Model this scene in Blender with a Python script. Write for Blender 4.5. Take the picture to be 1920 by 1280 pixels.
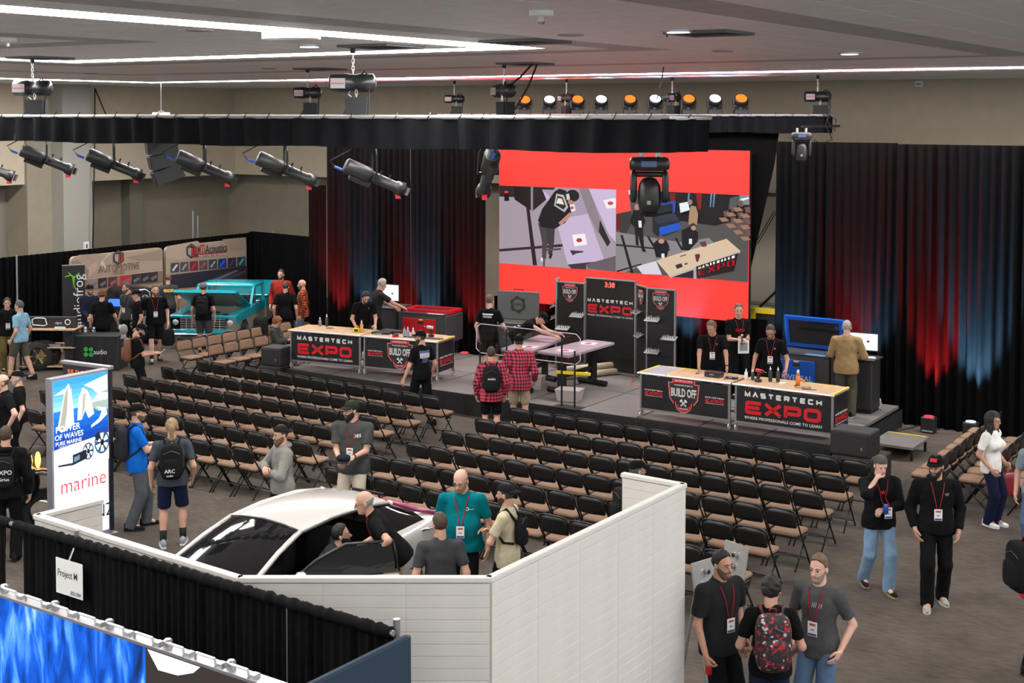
import bpy, math, random
import numpy as np
from mathutils import Vector, Matrix
for o in list(bpy.data.objects): bpy.data.objects.remove(o, do_unlink=True)
SC = bpy.context.scene
C = SC.collection
random.seed(7); RNG = np.random.default_rng(7)
PI = math.pi; rad = math.radians

# ---------------------------------------------------------------- camera
FPX, TH, RO, CY, CAMH = 2528.75, 0.04753, 0.001416, 336.07, 5.9
ROOM = -0.58273                       # direction of the stage front in the plan
_c, _s = math.cos(TH), math.sin(TH)
_f = np.array([0, _c, -_s]); _u = np.array([0, _s, _c]); _r = np.array([1., 0, 0])
_cr, _sr = math.cos(RO), math.sin(RO)
CR, CU = _cr * _r + _sr * _u, -_sr * _r + _cr * _u
RR = np.array([CR, -CU, _f])
cd = bpy.data.cameras.new('camera'); cam = bpy.data.objects.new('camera', cd); C.objects.link(cam)
cd.sensor_width = 36; cd.sensor_fit = 'HORIZONTAL'; cd.lens = FPX / 1920 * 36
cd.shift_y = -(640 - CY) / 1920; cd.clip_end = 200; cd.clip_start = .1
cam.matrix_world = Matrix(((CR[0], CU[0], -_f[0], 0), (CR[1], CU[1], -_f[1], 0), (CR[2], CU[2], -_f[2], CAMH), (0, 0, 0, 1)))
SC.camera = cam

# ---------------------------------------------------------------- world, exposure
w = bpy.data.worlds.new('world'); SC.world = w; w.use_nodes = True
w.node_tree.nodes['Background'].inputs[0].default_value = (.9, .95, 1, 1)
w.node_tree.nodes['Background'].inputs[1].default_value = 1.0
SC.view_settings.view_transform = 'Standard'; SC.view_settings.look = 'None'
SC.view_settings.exposure = 0.45; SC.view_settings.gamma = 1; SC.view_settings.use_curve_mapping = False
STRIP = 27.0                          # brightness of the ceiling light strips

# ---------------------------------------------------------------- plan helpers
D1 = np.array([math.cos(ROOM), math.sin(ROOM)]); D2 = np.array([-math.sin(ROOM), math.cos(ROOM)])
def ray(px, py): return RR.T @ np.array([(px - 960) / FPX, (py - CY) / FPX, 1.])
def un(px, py, z=0.):                 # photograph pixel -> point at height z
    d = ray(px, py); t = (z - CAMH) / d[2]
    return Vector((d[0] * t, d[1] * t, z))
def unv(px, py, v):                   # pixel -> point on the upright plane at depth v of the room
    d = ray(px, py); t = v / (d[:2] @ D2)
    return Vector((d[0] * t, d[1] * t, CAMH + d[2] * t))
def unpl(px, py, P, N):               # pixel -> point on any plane
    d = Vector(ray(px, py)); o = Vector((0, 0, CAMH)); t = (Vector(P) - o).dot(N) / d.dot(N)
    return o + d * t
def W(u, v, z=0.): return Vector((u * D1[0] + v * D2[0], u * D1[1] + v * D2[1], z))
def UV(p): return float(p[0] * D1[0] + p[1] * D1[1]), float(p[0] * D2[0] + p[1] * D2[1])
# ---------------------------------------------------------------- objects
def tag(o, label=None, cat=None, group=None, kind=None):
    if label: o['label'] = label
    if cat: o['category'] = cat
    if group: o['group'] = group
    if kind: o['kind'] = kind
    return o
def thing(name, label, cat, loc=(0, 0, 0), rz=0, group=None):
    o = bpy.data.objects.new(name, None); C.objects.link(o); o.empty_display_size = .1
    o.location = loc; o.rotation_euler = (0, 0, rz)
    return tag(o, label, cat, group)
def link(name, me, parent=None, loc=None, rz=None):
    o = bpy.data.objects.new(name, me); C.objects.link(o)
    if parent: o.parent = parent
    if loc is not None: o.location = loc
    if rz is not None: o.rotation_euler = (0, 0, rz)
    return o
def dup(root, loc, rz, label=None):
    r = root.copy(); C.objects.link(r); r.location = loc; r.rotation_euler = (0, 0, rz)
    if label: r['label'] = label
    for ch in root.children:
        c = ch.copy(); C.objects.link(c); c.parent = r
        for g in ch.children:
            d = g.copy(); C.objects.link(d); d.parent = c
    return r

# ---------------------------------------------------------------- materials
MATS = {}
def lin(c):
    return tuple((x / 12.92 if x <= .04045 else ((x + .055) / 1.055) ** 2.4) for x in c)
def hexc(h): return lin(tuple(int(h[i:i + 2], 16) / 255 for i in (0, 2, 4)))
def mat(key, col=None, rough=.6, metal=0., emit=0., noise=0., nscale=20., bump=0., bscale=60., coat=0., spec=.5, alpha=1., trans=0.):
    if key in MATS: return MATS[key]
    if isinstance(col, str): col = hexc(col)
    m = bpy.data.materials.new(key); m.use_nodes = True; nt = m.node_tree; b = nt.nodes['Principled BSDF']
    b.inputs['Base Color'].default_value = (*col, 1); b.inputs['Roughness'].default_value = rough
    b.inputs['Metallic'].default_value = metal; b.inputs['Specular IOR Level'].default_value = spec
    b.inputs['Coat Weight'].default_value = coat; b.inputs['Alpha'].default_value = alpha
    b.inputs['Transmission Weight'].default_value = trans
    if emit: b.inputs['Emission Color'].default_value = (*col, 1); b.inputs['Emission Strength'].default_value = emit
    if noise or bump:
        tc = nt.nodes.new('ShaderNodeTexCoord')
    if noise:
        n = nt.nodes.new('ShaderNodeTexNoise'); n.inputs['Scale'].default_value = nscale; n.inputs['Detail'].default_value = 4
        nt.links.new(tc.outputs['Object'], n.inputs['Vector'])
        r = nt.nodes.new('ShaderNodeValToRGB'); r.color_ramp.elements[0].position = .3; r.color_ramp.elements[1].position = .7
        r.color_ramp.elements[0].color = (*[x * (1 - noise) for x in col], 1); r.color_ramp.elements[1].color = (*[min(1, x * (1 + noise)) for x in col], 1)
        nt.links.new(n.outputs['Fac'], r.inputs[0]); nt.links.new(r.outputs[0], b.inputs['Base Color'])
    if bump:
        n2 = nt.nodes.new('ShaderNodeTexNoise'); n2.inputs['Scale'].default_value = bscale; n2.inputs['Detail'].default_value = 3
        nt.links.new(tc.outputs['Object'], n2.inputs['Vector'])
        bp = nt.nodes.new('ShaderNodeBump'); bp.inputs['Strength'].default_value = bump; bp.inputs['Distance'].default_value = .01
        nt.links.new(n2.outputs['Fac'], bp.inputs['Height']); nt.links.new(bp.outputs[0], b.inputs['Normal'])
    MATS[key] = m; return m
def emat(key, col, s):
    if key in MATS: return MATS[key]
    m = bpy.data.materials.new(key); m.use_nodes = True; nt = m.node_tree; nt.nodes.clear()
    e = nt.nodes.new('ShaderNodeEmission'); e.inputs[0].default_value = (*col, 1); e.inputs[1].default_value = s
    o = nt.nodes.new('ShaderNodeOutputMaterial'); nt.links.new(e.outputs[0], o.inputs[0])
    MATS[key] = m; return m
def printmat(key, emit=0., rough=.5):        # flat print: colours come with the mesh
    if key in MATS: return MATS[key]
    m = bpy.data.materials.new(key); m.use_nodes = True; nt = m.node_tree; b = nt.nodes['Principled BSDF']
    a = nt.nodes.new('ShaderNodeAttribute'); a.attribute_name = 'Col'
    b.inputs['Roughness'].default_value = rough
    if emit:
        b.inputs['Base Color'].default_value = (.01, .01, .01, 1); b.inputs['Specular IOR Level'].default_value = .05
        nt.links.new(a.outputs['Color'], b.inputs['Emission Color']); b.inputs['Emission Strength'].default_value = emit
    else: nt.links.new(a.outputs['Color'], b.inputs['Base Color'])
    MATS[key] = m; return m
BLK = mat('black_metal', (.012, .012, .013), .45, .3)
STEEL = mat('steel', (.5, .5, .51), .35, .9)
ALU = mat('aluminium', (.42, .42, .43), .4, .8)
CHROME = mat('chrome', (.75, .75, .76), .12, 1.)
WHITE = mat('white_paint', (.75, .75, .73), .5)
RUBBER = mat('rubber', (.015, .015, .015), .8)
PLASTIC = mat('black_plastic', (.014, .014, .015), .5)
DRAPE = mat('black_drape', (.0024, .0021, .0023), .9, noise=.3, nscale=8, spec=.08)
VALANCE = mat('valance_cloth', (.004, .0044, .006), .8, noise=.3, nscale=10, spec=.12)
RED = mat('logo_red', (.62, .008, .018), .45)
LWHITE = mat('logo_white', (.75, .75, .75), .5)
DBLACK = mat('banner_black', (.01, .009, .011), .45, noise=.5, nscale=3)

# ---------------------------------------------------------------- mesh building
def fastmesh(name, V, F, mats, midx=None, smooth=True):
    me = bpy.data.meshes.new(name); V = np.asarray(V, np.float32); n = len(F)
    if isinstance(F, np.ndarray): k = F.shape[1]; fl = F.ravel(); st = np.arange(n) * k
    else:
        fl = np.array([i for f in F for i in f]); ln = np.array([len(f) for f in F]); st = np.concatenate([[0], np.cumsum(ln)[:-1]])
    me.vertices.add(len(V)); me.vertices.foreach_set('co', V.ravel())
    me.loops.add(len(fl)); me.loops.foreach_set('vertex_index', fl.astype(np.int32))
    me.polygons.add(n); me.polygons.foreach_set('loop_start', st.astype(np.int32))
    for m in (mats if isinstance(mats, (list, tuple)) else [mats]): me.materials.append(m)
    if midx is not None: me.polygons.foreach_set('material_index', np.asarray(midx, np.int32))
    me.polygons.foreach_set('use_smooth', np.full(n, bool(smooth)))
    me.update(calc_edges=True); me.validate()
    return me
class MB:
    def __init__(s): s.v = []; s.f = []; s.m = []; s.mi = 0
    def add(s, V, F):
        b = len(s.v); s.v += [tuple(p) for p in V]; s.f += [tuple(i + b for i in f) for f in F]; s.m += [s.mi] * len(F); return s
    def box(s, lo, hi, rot=None, c=None):
        x0, y0, z0 = lo; x1, y1, z1 = hi
        V = [Vector(p) for p in ((x0, y0, z0), (x1, y0, z0), (x1, y1, z0), (x0, y1, z0), (x0, y0, z1), (x1, y0, z1), (x1, y1, z1), (x0, y1, z1))]
        if rot is not None:
            c = Vector(c) if c is not None else sum(V, Vector()) / 8
            V = [c + rot @ (p - c) for p in V]
        return s.add(V, [(3, 2, 1, 0), (4, 5, 6, 7), (0, 1, 5, 4), (1, 2, 6, 5), (2, 3, 7, 6), (3, 0, 4, 7)])
    def bbox(s, lo, hi, b=.01):       # box with chamfered edges
        lo = Vector(lo); hi = Vector(hi); V = []; F = []
        P = []
        for ix in (0, 1):
            for iy in (0, 1):
                for iz in (0, 1):
                    q = [(lo, hi)[i][k] for k, i in enumerate((ix, iy, iz))]; sg = [1 if i == 0 else -1 for i in (ix, iy, iz)]
                    for k in range(3): r = list(q); [r.__setitem__(j, r[j] + sg[j] * b) for j in range(3) if j != k]; P.append(r)
        def id(ix, iy, iz, k): return ((ix * 2 + iy) * 2 + iz) * 3 + k
        for k in range(3):
            a, c = [(1, 2), (2, 0), (0, 1)][k]
            for e in (0, 1):
                q = []
                for (i, j) in ((0, 0), (1, 0), (1, 1), (0, 1)):
                    t = [0, 0, 0]; t[k] = e; t[a] = i; t[c] = j; q.append(id(*t, k))
                F.append(tuple(q) if e else tuple(q[::-1]))
            for i in (0, 1):
                for j in (0, 1):
                    t0 = [0, 0, 0]; t1 = [0, 0, 0]; t0[a] = t1[a] = i; t0[c] = t1[c] = j; t1[k] = 1
                    q = (id(*t0, a), id(*t1, a), id(*t1, c), id(*t0, c)); F.append(q if (i + j) % 2 else q[::-1])
        for ix in (0, 1):
            for iy in (0, 1):
                for iz in (0, 1):
                    q = (id(ix, iy, iz, 0), id(ix, iy, iz, 1), id(ix, iy, iz, 2)); F.append(q if (ix + iy + iz) % 2 else q[::-1])
        return s.add(P, F)
    def tube(s, pts, r, n=8, cap=True, closed=False):
        pts = [Vector(p) for p in pts]; N = len(pts); rs = r if isinstance(r, (list, tuple)) else [r] * N
        V = []; up = Vector((0, 0, 1)); px = None
        for i, p in enumerate(pts):
            a = pts[(i - 1) % N] if (closed or i) else p; b = pts[(i + 1) % N] if (closed or i < N - 1) else p
            t = (b - a).normalized()
            if px is None:
                ref = up if abs(t.z) < .9 else Vector((1, 0, 0)); x = t.cross(ref).normalized()
            else: x = (px - t * px.dot(t)).normalized()
            px = x; y = t.cross(x)
            for k in range(n):
                a2 = 2 * PI * k / n; V.append(p + (x * math.cos(a2) + y * math.sin(a2)) * rs[i])
        F = []
        for i in range(N if closed else N - 1):
            j = (i + 1) % N
            for k in range(n): F.append((i * n + k, i * n + (k + 1) % n, j * n + (k + 1) % n, j * n + k))
        if cap and not closed: F.append(tuple(range(n))[::-1]); F.append(tuple((N - 1) * n + k for k in range(n)))
        return s.add(V, F)
    def cyl(s, a, b, r, n=12, r2=None): return s.tube([a, b], [r, r if r2 is None else r2], n)
    def lathe(s, prof, n=16, c=(0, 0, 0), ax='z', cap=True):
        V = []; F = []; c = Vector(c)
        for (r, z) in prof:
            for k in range(n):
                a = 2 * PI * k / n; p = (r * math.cos(a), r * math.sin(a), z)
                p = p if ax == 'z' else ((p[0], p[2], -p[1]) if ax == 'y' else (p[2], p[1], -p[0])); V.append(c + Vector(p))
        for i in range(len(prof) - 1):
            for k in range(n): F.append((i * n + k, i * n + (k + 1) % n, (i + 1) * n + (k + 1) % n, (i + 1) * n + k))
        if cap: F.append(tuple(range(n))[::-1]); F.append(tuple((len(prof) - 1) * n + k for k in range(n)))
        return s.add(V, F)
    def prism(s, poly, a, b, plane='xz'):    # polygon in a plane, pushed from a to b along the third axis
        f = {'xz': lambda p, t: (p[0], t, p[1]), 'yz': lambda p, t: (t, p[0], p[1]), 'xy': lambda p, t: (p[0], p[1], t)}[plane]
        n = len(poly); V = [f(p, a) for p in poly] + [f(p, b) for p in poly]
        F = [tuple(range(n)), tuple(range(2 * n - 1, n - 1, -1))] + [(i, i + n, (i + 1) % n + n, (i + 1) % n) for i in range(n)]
        return s.add(V, F)
    def sphere(s, c, r, n=10, m=6):
        r = r if isinstance(r, (tuple, list)) else (r, r, r); c = Vector(c); V = []; F = []
        for i in range(1, m):
            t = PI * i / m
            for k in range(n): a = 2 * PI * k / n; V.append(c + Vector((r[0] * math.sin(t) * math.cos(a), r[1] * math.sin(t) * math.sin(a), r[2] * math.cos(t))))
        V += [c + Vector((0, 0, r[2])), c - Vector((0, 0, r[2]))]; T = len(V) - 2
        for i in range(m - 2):
            for k in range(n): F.append((i * n + k, (i + 1) * n + k, (i + 1) * n + (k + 1) % n, i * n + (k + 1) % n))
        for k in range(n): F.append((T, k, (k + 1) % n)); F.append((T + 1, (m - 2) * n + (k + 1) % n, (m - 2) * n + k))
        return s.add(V, F)
    def grid(s, fn, nu, nv):
        V = [fn(i / nu, j / nv) for j in range(nv + 1) for i in range(nu + 1)]
        F = [(j * (nu + 1) + i, j * (nu + 1) + i + 1, (j + 1) * (nu + 1) + i + 1, (j + 1) * (nu + 1) + i) for j in range(nv) for i in range(nu)]
        return s.add(V, F)
    def mesh(s, name, mats, smooth=False):
        return fastmesh(name, s.v, s.f, mats, s.m, smooth)
    def build(s, name, mats, parent=None, smooth=False, loc=None, rz=None):
        return link(name, s.mesh(name, mats, smooth), parent, loc, rz)
def fixn(me):
    import bmesh
    bm = bmesh.new(); bm.from_mesh(me); bmesh.ops.recalc_face_normals(bm, faces=bm.faces); bm.to_mesh(me); bm.free(); return me
def superq(c, r, e=.45, n=16, m=10):          # rounded-box body
    V = []; F = []
    sg = lambda x, p: math.copysign(abs(x) ** p, x)
    for i in range(m + 1):
        t = -PI / 2 + PI * i / m
        for k in range(n):
            a = 2 * PI * k / n
            V.append((c[0] + r[0] * sg(math.cos(t), e) * sg(math.cos(a), e), c[1] + r[1] * sg(math.cos(t), e) * sg(math.sin(a), e), c[2] + r[2] * sg(math.sin(t), e)))
    for i in range(m):
        for k in range(n): F.append((i * n + k, i * n + (k + 1) % n, (i + 1) * n + (k + 1) % n, (i + 1) * n + k))
    return V, F

# ---------------------------------------------------------------- lettering and flat print
TXT = {}
def textmesh(txt, size=1., bold=0., sx=1., align='CENTER', spacing=1., ex=.0):
    """mesh of the words, standing in the xz plane, facing -y, with its outline data as an (n,2) list"""
    cu = bpy.data.curves.new('t', 'FONT'); cu.body = txt; cu.size = size; cu.align_x = align; cu.align_y = 'CENTER'
    cu.resolution_u = 2; cu.offset = bold * size; cu.space_character = spacing; cu.extrude = ex
    o = bpy.data.objects.new('t', cu); C.objects.link(o)
    me = bpy.data.meshes.new_from_object(o); bpy.data.objects.remove(o); bpy.data.curves.remove(cu)
    V = [(v.co.x * sx, v.co.y, v.co.z) for v in me.vertices]; F = [tuple(p.vertices) for p in me.polygons]
    bpy.data.meshes.remove(me); return V, F
def text(name, txt, parent, mt, loc, size, bold=0., sx=1., align='CENTER', spacing=1., rot=None, shear=0.):
    V, F = textmesh(txt, size, bold, sx, align, spacing)
    R = rot or Matrix.Identity(3)
    P = [Vector(loc) + R @ Vector((x + shear * y, -.003 - z, y)) for x, y, z in V]
    return link(name, fastmesh(name, P, F, mt, smooth=False), parent)
GL = {'M': [[(0, 0), (0, 1), (.5, .15), (1, 1), (1, 0)]], 'A': [[(0, 0), (.5, 1), (1, 0)]], 'S': [[(1, .95), (.12, .95), (.04, .87), (.04, .58), (.12, .5), (.88, .5), (.96, .42), (.96, .13), (.88, .05), (0, .05)]],
      'T': [[(0, .95), (1, .95)], [(.5, .95), (.5, 0)]], 'E': [[(1, .95), (.12, .95), (.04, .87), (.04, .13), (.12, .05), (1, .05)], [(.04, .5), (.9, .5)]],
      'R': [[(.04, 0), (.04, .95), (.88, .95), (.96, .87), (.96, .55), (.88, .45), (.04, .45)], [(.5, .45), (.96, 0)]],
      'C': [[(1, .95), (.12, .95), (.04, .87), (.04, .13), (.12, .05), (1, .05)]], 'H': [[(.04, 0), (.04, 1)], [(.96, 0), (.96, 1)], [(.04, .5), (.96, .5)]],
      'X': [[(0, 0), (1, 1)], [(0, 1), (1, 0)]], 'P': [[(.05, 0), (.05, .92), (.85, .92), (.95, .82), (.95, .45), (.85, .36), (.05, .36)]],
      'O': [[(.2, .06), (.8, .06), (.94, .2), (.94, .8), (.8, .94), (.2, .94), (.06, .8), (.06, .2), (.2, .06)]],
      'W': [[(0, 1), (.25, 0), (.5, .7), (.75, 0), (1, 1)]], 'F': [[(.04, 0), (.04, .95), (1, .95)], [(.04, .5), (.9, .5)]], 'I': [[(.5, 0), (.5, 1)]], 'N': [[(.04, 0), (.04, 1), (.96, 0), (.96, 1)]],
      'L': [[(.04, 1), (.04, .05), (1, .05)]], 'D': [[(.04, .05), (.04, .95), (.8, .95), (.96, .8), (.96, .2), (.8, .05), (.04, .05)]], 'B': [[(.04, .05), (.04, .95), (.85, .95), (.95, .85), (.95, .6), (.85, .5), (.04, .5)], [(.85, .5), (.96, .4), (.96, .15), (.86, .05), (.04, .05)]],
      'U': [[(.04, 1), (.04, .15), (.14, .05), (.86, .05), (.96, .15), (.96, 1)]], 'K': [[(.04, 0), (.04, 1)], [(1, 1), (.1, .5), (1, 0)]], 'G': [[(1, .95), (.12, .95), (.04, .87), (.04, .13), (.12, .05), (.96, .05), (.96, .5), (.5, .5)]], 'Y': [[(0, 1), (.5, .5), (1, 1)], [(.5, .5), (.5, 0)]]}
def strokes(txt, x0, z0, w, h, th, gap=.25, y=-.004):
    """words in a wide square-cornered stroke face, in the xz plane"""
    mb = MB(); n = len(txt.replace(' ', '')); sp = txt.count(' ')
    cw = w / (n + gap * (n - 1) + sp * .6); x = x0
    for ch in txt:
        if ch == ' ': x += cw * .6; continue
        for pl in GL[ch]:
            P = [(x + (th / 2 + p[0] * (cw - th)), z0 + th / 2 + p[1] * (h - th)) for p in pl]
            cl = len(P) > 2 and (abs(P[0][0] - P[-1][0]) + abs(P[0][1] - P[-1][1])) < 1e-6
            if cl: P = P[:-1]
            N = len(P); L = []; Rr = []
            for i, p in enumerate(P):
                a = P[(i - 1) % N] if (cl or i) else None; b = P[(i + 1) % N] if (cl or i < N - 1) else None
                def nd(q, r): d = math.hypot(r[0] - q[0], r[1] - q[1]) or 1; return ((r[0] - q[0]) / d, (r[1] - q[1]) / d)
                d1 = nd(a, p) if a else nd(p, b); d2 = nd(p, b) if b else d1
                nx, nz = -(d1[1] + d2[1]), d1[0] + d2[0]; q = nx * nx + nz * nz
                k = 2 / q if q > .6 else 2 / .6
                nx *= k * th / 2; nz *= k * th / 2
                ex = 0 if (a and b) else th * .0
                L.append((p[0] + nx, p[1] + nz)); Rr.append((p[0] - nx, p[1] - nz))
            V = [(q[0], y, q[1]) for q in L] + [(q[0], y, q[1]) for q in Rr]
            mb.add(V, [(i + N, (i + 1) % N + N, (i + 1) % N, i) for i in range(N if cl else N - 1)])
        x += cw * (1 + gap)
    return mb
class Print:
    """flat picture: coloured polygons laid on a plane"""
    def __init__(s, P, N, step=.0006):
        s.P = Vector(P); s.N = Vector(N).normalized(); s.k = 0; s.V = []; s.F = []; s.c = []; s.step = step
    def poly(s, pts, col, px=True):
        if isinstance(col, str): col = hexc(col)
        s.k += 1; b = len(s.V)
        for p in pts: s.V.append((unpl(p[0], p[1], s.P, s.N) if px else Vector(p)) + s.N * (s.step * s.k))
        s.F.append(tuple(range(b, b + len(pts)))); s.c.append(col); return s
    def ell(s, cx, cy, rx, ry, col, n=14, a=0.):
        return s.poly([(cx + rx * math.cos(t) * math.cos(a) - ry * math.sin(t) * math.sin(a), cy + rx * math.cos(t) * math.sin(a) + ry * math.sin(t) * math.cos(a)) for t in [2 * PI * i / n for i in range(n)]], col)
    def line(s, a, b, wd, col):
        d = Vector((b[0] - a[0], b[1] - a[1])); n = Vector((-d.y, d.x)).normalized() * wd / 2
        return s.poly([(a[0] + n.x, a[1] + n.y), (b[0] + n.x, b[1] + n.y), (b[0] - n.x, b[1] - n.y), (a[0] - n.x, a[1] - n.y)], col)
    def build(s, name, mt, parent=None):
        me = fastmesh(name, s.V, s.F, mt, smooth=False)
        ca = me.color_attributes.new('Col', 'FLOAT_COLOR', 'CORNER'); buf = []
        for f, c in zip(s.F, s.c): buf += [*c, 1.] * len(f)
        ca.data.foreach_set('color', buf)
        o = link(name, me)
        if parent:
            o.parent = parent; o.matrix_parent_inverse = parent_inv(parent)
        return o
def parent_inv(p):
    M = Matrix.Translation(p.location) @ p.rotation_euler.to_matrix().to_4x4(); q = p.parent
    while q: M = (Matrix.Translation(q.location) @ q.rotation_euler.to_matrix().to_4x4()) @ M; q = q.parent
    return M.inverted()
# ================================================================ the room
def struct(o, name=None): o['kind'] = 'structure'; return o
def uvbox(name, u0, v0, u1, v1, z0, z1, mt, parent=None):
    mb = MB(); mb.box((u0, v0, z0), (u1, v1, z1)); return mb.build(name, mt, parent, rz=ROOM)
def carpet():
    m = mat('carpet', (.104, .088, .073), .95, noise=.22, nscale=1.3, bump=.5, bscale=120, spec=.1)
    nt = m.node_tree; b = nt.nodes['Principled BSDF']
    tc = nt.nodes.new('ShaderNodeTexCoord'); mp = nt.nodes.new('ShaderNodeMapping'); mp.inputs['Scale'].default_value = (2.2, 9, 1); mp.inputs['Rotation'].default_value = (0, 0, .1)
    n = nt.nodes.new('ShaderNodeTexNoise'); n.inputs['Scale'].default_value = 2.5; n.inputs['Detail'].default_value = 6
    mx = nt.nodes.new('ShaderNodeMix'); mx.data_type = 'RGBA'; mx.blend_type = 'MULTIPLY'; mx.inputs['Factor'].default_value = .7
    r = nt.nodes.new('ShaderNodeValToRGB'); r.color_ramp.elements[0].position = .35; r.color_ramp.elements[0].color = (.6, .6, .6, 1); r.color_ramp.elements[1].position = .65
    nt.links.new(tc.outputs['Object'], mp.inputs[0]); nt.links.new(mp.outputs[0], n.inputs['Vector']); nt.links.new(n.outputs['Fac'], r.inputs[0])
    old = b.inputs['Base Color'].links[0].from_socket
    nt.links.new(old, mx.inputs['A']); nt.links.new(r.outputs[0], mx.inputs['B']); nt.links.new(mx.outputs['Result'], b.inputs['Base Color'])
    return m
struct(uvbox('floor', -36, -14, 12, 36, -.1, 0, carpet()))
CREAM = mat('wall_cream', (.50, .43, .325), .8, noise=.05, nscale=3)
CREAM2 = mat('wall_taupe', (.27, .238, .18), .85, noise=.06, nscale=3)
GREYW = mat('pillar_grey', (.33, .315, .28), .8)
CZ = 6.75
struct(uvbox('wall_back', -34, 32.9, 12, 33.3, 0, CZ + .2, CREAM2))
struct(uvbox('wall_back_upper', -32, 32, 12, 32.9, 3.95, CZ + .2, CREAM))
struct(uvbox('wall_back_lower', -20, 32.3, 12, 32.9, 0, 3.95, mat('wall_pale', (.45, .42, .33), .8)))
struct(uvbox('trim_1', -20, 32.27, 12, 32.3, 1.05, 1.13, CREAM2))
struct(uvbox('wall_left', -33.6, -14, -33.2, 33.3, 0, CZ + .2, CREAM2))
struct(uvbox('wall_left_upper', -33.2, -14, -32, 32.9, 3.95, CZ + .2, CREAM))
def unu(px, py, u):
    d = ray(px, py); t = u / (d[:2] @ D1); return Vector((d[0] * t, d[1] * t, CAMH + d[2] * t))
va, vb, vc = UV(unu(100, 300, -31.4))[1], UV(unu(172, 300, -31.4))[1], UV(unu(118, 300, -31.4))[1]
struct(uvbox('wall_pillar', -33.2, vc, -31.4, vb, 0, CZ, GREYW))
struct(uvbox('wall_pillar_step', -33.2, va - .5, -31.9, vc, 0, CZ, CREAM2))
for px in (262, 15):
    vv = UV(unu(px, 300, -32.9))[1]; struct(uvbox('wall_pier', -33.2, vv - .5, -32.8, vv, 0, 3.95, mat('pier', (.2, .18, .145), .85)))

# ---- ceiling
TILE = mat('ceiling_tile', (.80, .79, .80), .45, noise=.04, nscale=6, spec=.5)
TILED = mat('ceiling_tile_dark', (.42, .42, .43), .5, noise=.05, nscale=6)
uc = -22.5 * .61
def ring(u, v): return lambda hu, vf, wd: 0 <= max(abs(u - uc) - hu, v - vf) < wd
ceil = struct(uvbox('ceiling', -36, -15, 13, 36, CZ + .12, CZ + .3, mat('plenum', (.3, .3, .3), .9)))
T = .61; far = MB(); near_n = 0; tmesh = {}
for dk in (0, 1):
    mb = MB(); mb.box((-.298, -.298, 0), (.298, .298, .04)); tmesh[dk] = mb.mesh('ceiling_tile', TILED if dk else TILE)
for i in range(-58, 21):
    for j in range(-24, 54):
        u, v = (i + .5) * T, (j + .5) * T
        if not (-33.2 < u < 11.6 and v < 32): continue
        rg = ring(u, v)
        if rg(3.965, 14.03, T) or rg(13.725, 24.4, T): continue
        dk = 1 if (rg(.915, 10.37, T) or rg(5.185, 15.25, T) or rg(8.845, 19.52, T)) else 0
        p = W(u, v, CZ); d = math.hypot(p.x, p.y); q = RR @ np.array([p.x, p.y, CZ - CAMH])
        px = 960 + FPX * q[0] / q[2] if q[2] > 1 else -9e3; py = CY + FPX * q[1] / q[2] if q[2] > 1 else -9e3
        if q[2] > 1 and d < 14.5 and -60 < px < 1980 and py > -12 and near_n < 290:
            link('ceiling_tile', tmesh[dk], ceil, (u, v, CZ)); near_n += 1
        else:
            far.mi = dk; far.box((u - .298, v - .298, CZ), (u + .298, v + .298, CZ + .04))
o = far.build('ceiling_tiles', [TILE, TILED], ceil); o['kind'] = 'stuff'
STRIPM = emat('strip_light', (1., .97, .95), STRIP)
def strip(label, u0, v0, u1, v1):
    t = thing('ceiling_light', label, 'light', (0, 0, CZ), ROOM, 'long strip lights in the ceiling')
    L = math.hypot(u1 - u0, v1 - v0); n = max(1, round(L / 1.4))
    mb = MB(); mb.box((min(u0, u1) - .31, min(v0, v1) - .31, .06), (max(u0, u1) + .31, max(v0, v1) + .31, .1)); mb.build('housing', WHITE, t)
    for k in range(n):
        a, b = k / n, (k + 1) / n; mb = MB(); g = .006
        if u0 == u1: mb.box((u0 - .25, v0 + (v1 - v0) * a + g, -.005), (u0 + .25, v0 + (v1 - v0) * b - g, .03))
        else: mb.box((u0 + (u1 - u0) * a + g, v0 - .25, -.005), (u0 + (u1 - u0) * b - g, v0 + .25, .03))
        mb.build('lens', STRIPM, t)
a, b = 4.27, 14.03 + T / 2
strip('bright strip light running from the top left corner past the round white disc', uc + a, -6, uc + a, b - .3)
strip('bright strip light crossing the ceiling above the front truss hoists', uc - a - .25, b, uc + a + .25, b)
strip('short visible strip light at the left edge above the leftmost hoist', uc - a, -6, uc - a, b - .3)
a, b = 14.03, 24.4 + T / 2
strip('long thin strip light along the back of the ceiling near the wall', uc - a - .25, b, uc + a + .25, b)
strip('thin strip light at far left above the pillars', uc - a, -6, uc - a, b - .3)
strip('strip light on the far right side of the hall', uc + a, -6, uc + a, b - .3)
def disc(name, label, cat, px, py, r, h, mt, lens=None, grp=None):
    p = un(px, py, CZ); t = thing(name, label, cat, p, 0, grp)
    mb = MB(); mb.lathe([(r * .8, -h), (r, -h * .8), (r, 0.005)], 20); mb.build('housing', mt, t)
    if lens: mb = MB(); mb.lathe([(r * .72, -h - .006), (r * .72, -h + .004)], 20); mb.build('lens', lens, t)
    return t
DL = emat('downlight_glow', (.75, .9, 1), 2.5)
for px, py, lb in ((580, 85, 'round downlight beside the chain of the largest hoist'), (1593, 99, 'round downlight on the bare ceiling at the right'), (1272, 57, 'round downlight where the loose black cable hangs')):
    disc('downlight', lb, 'downlight', px, py, .16, .02, STEEL, DL, 'recessed round downlights')
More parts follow.
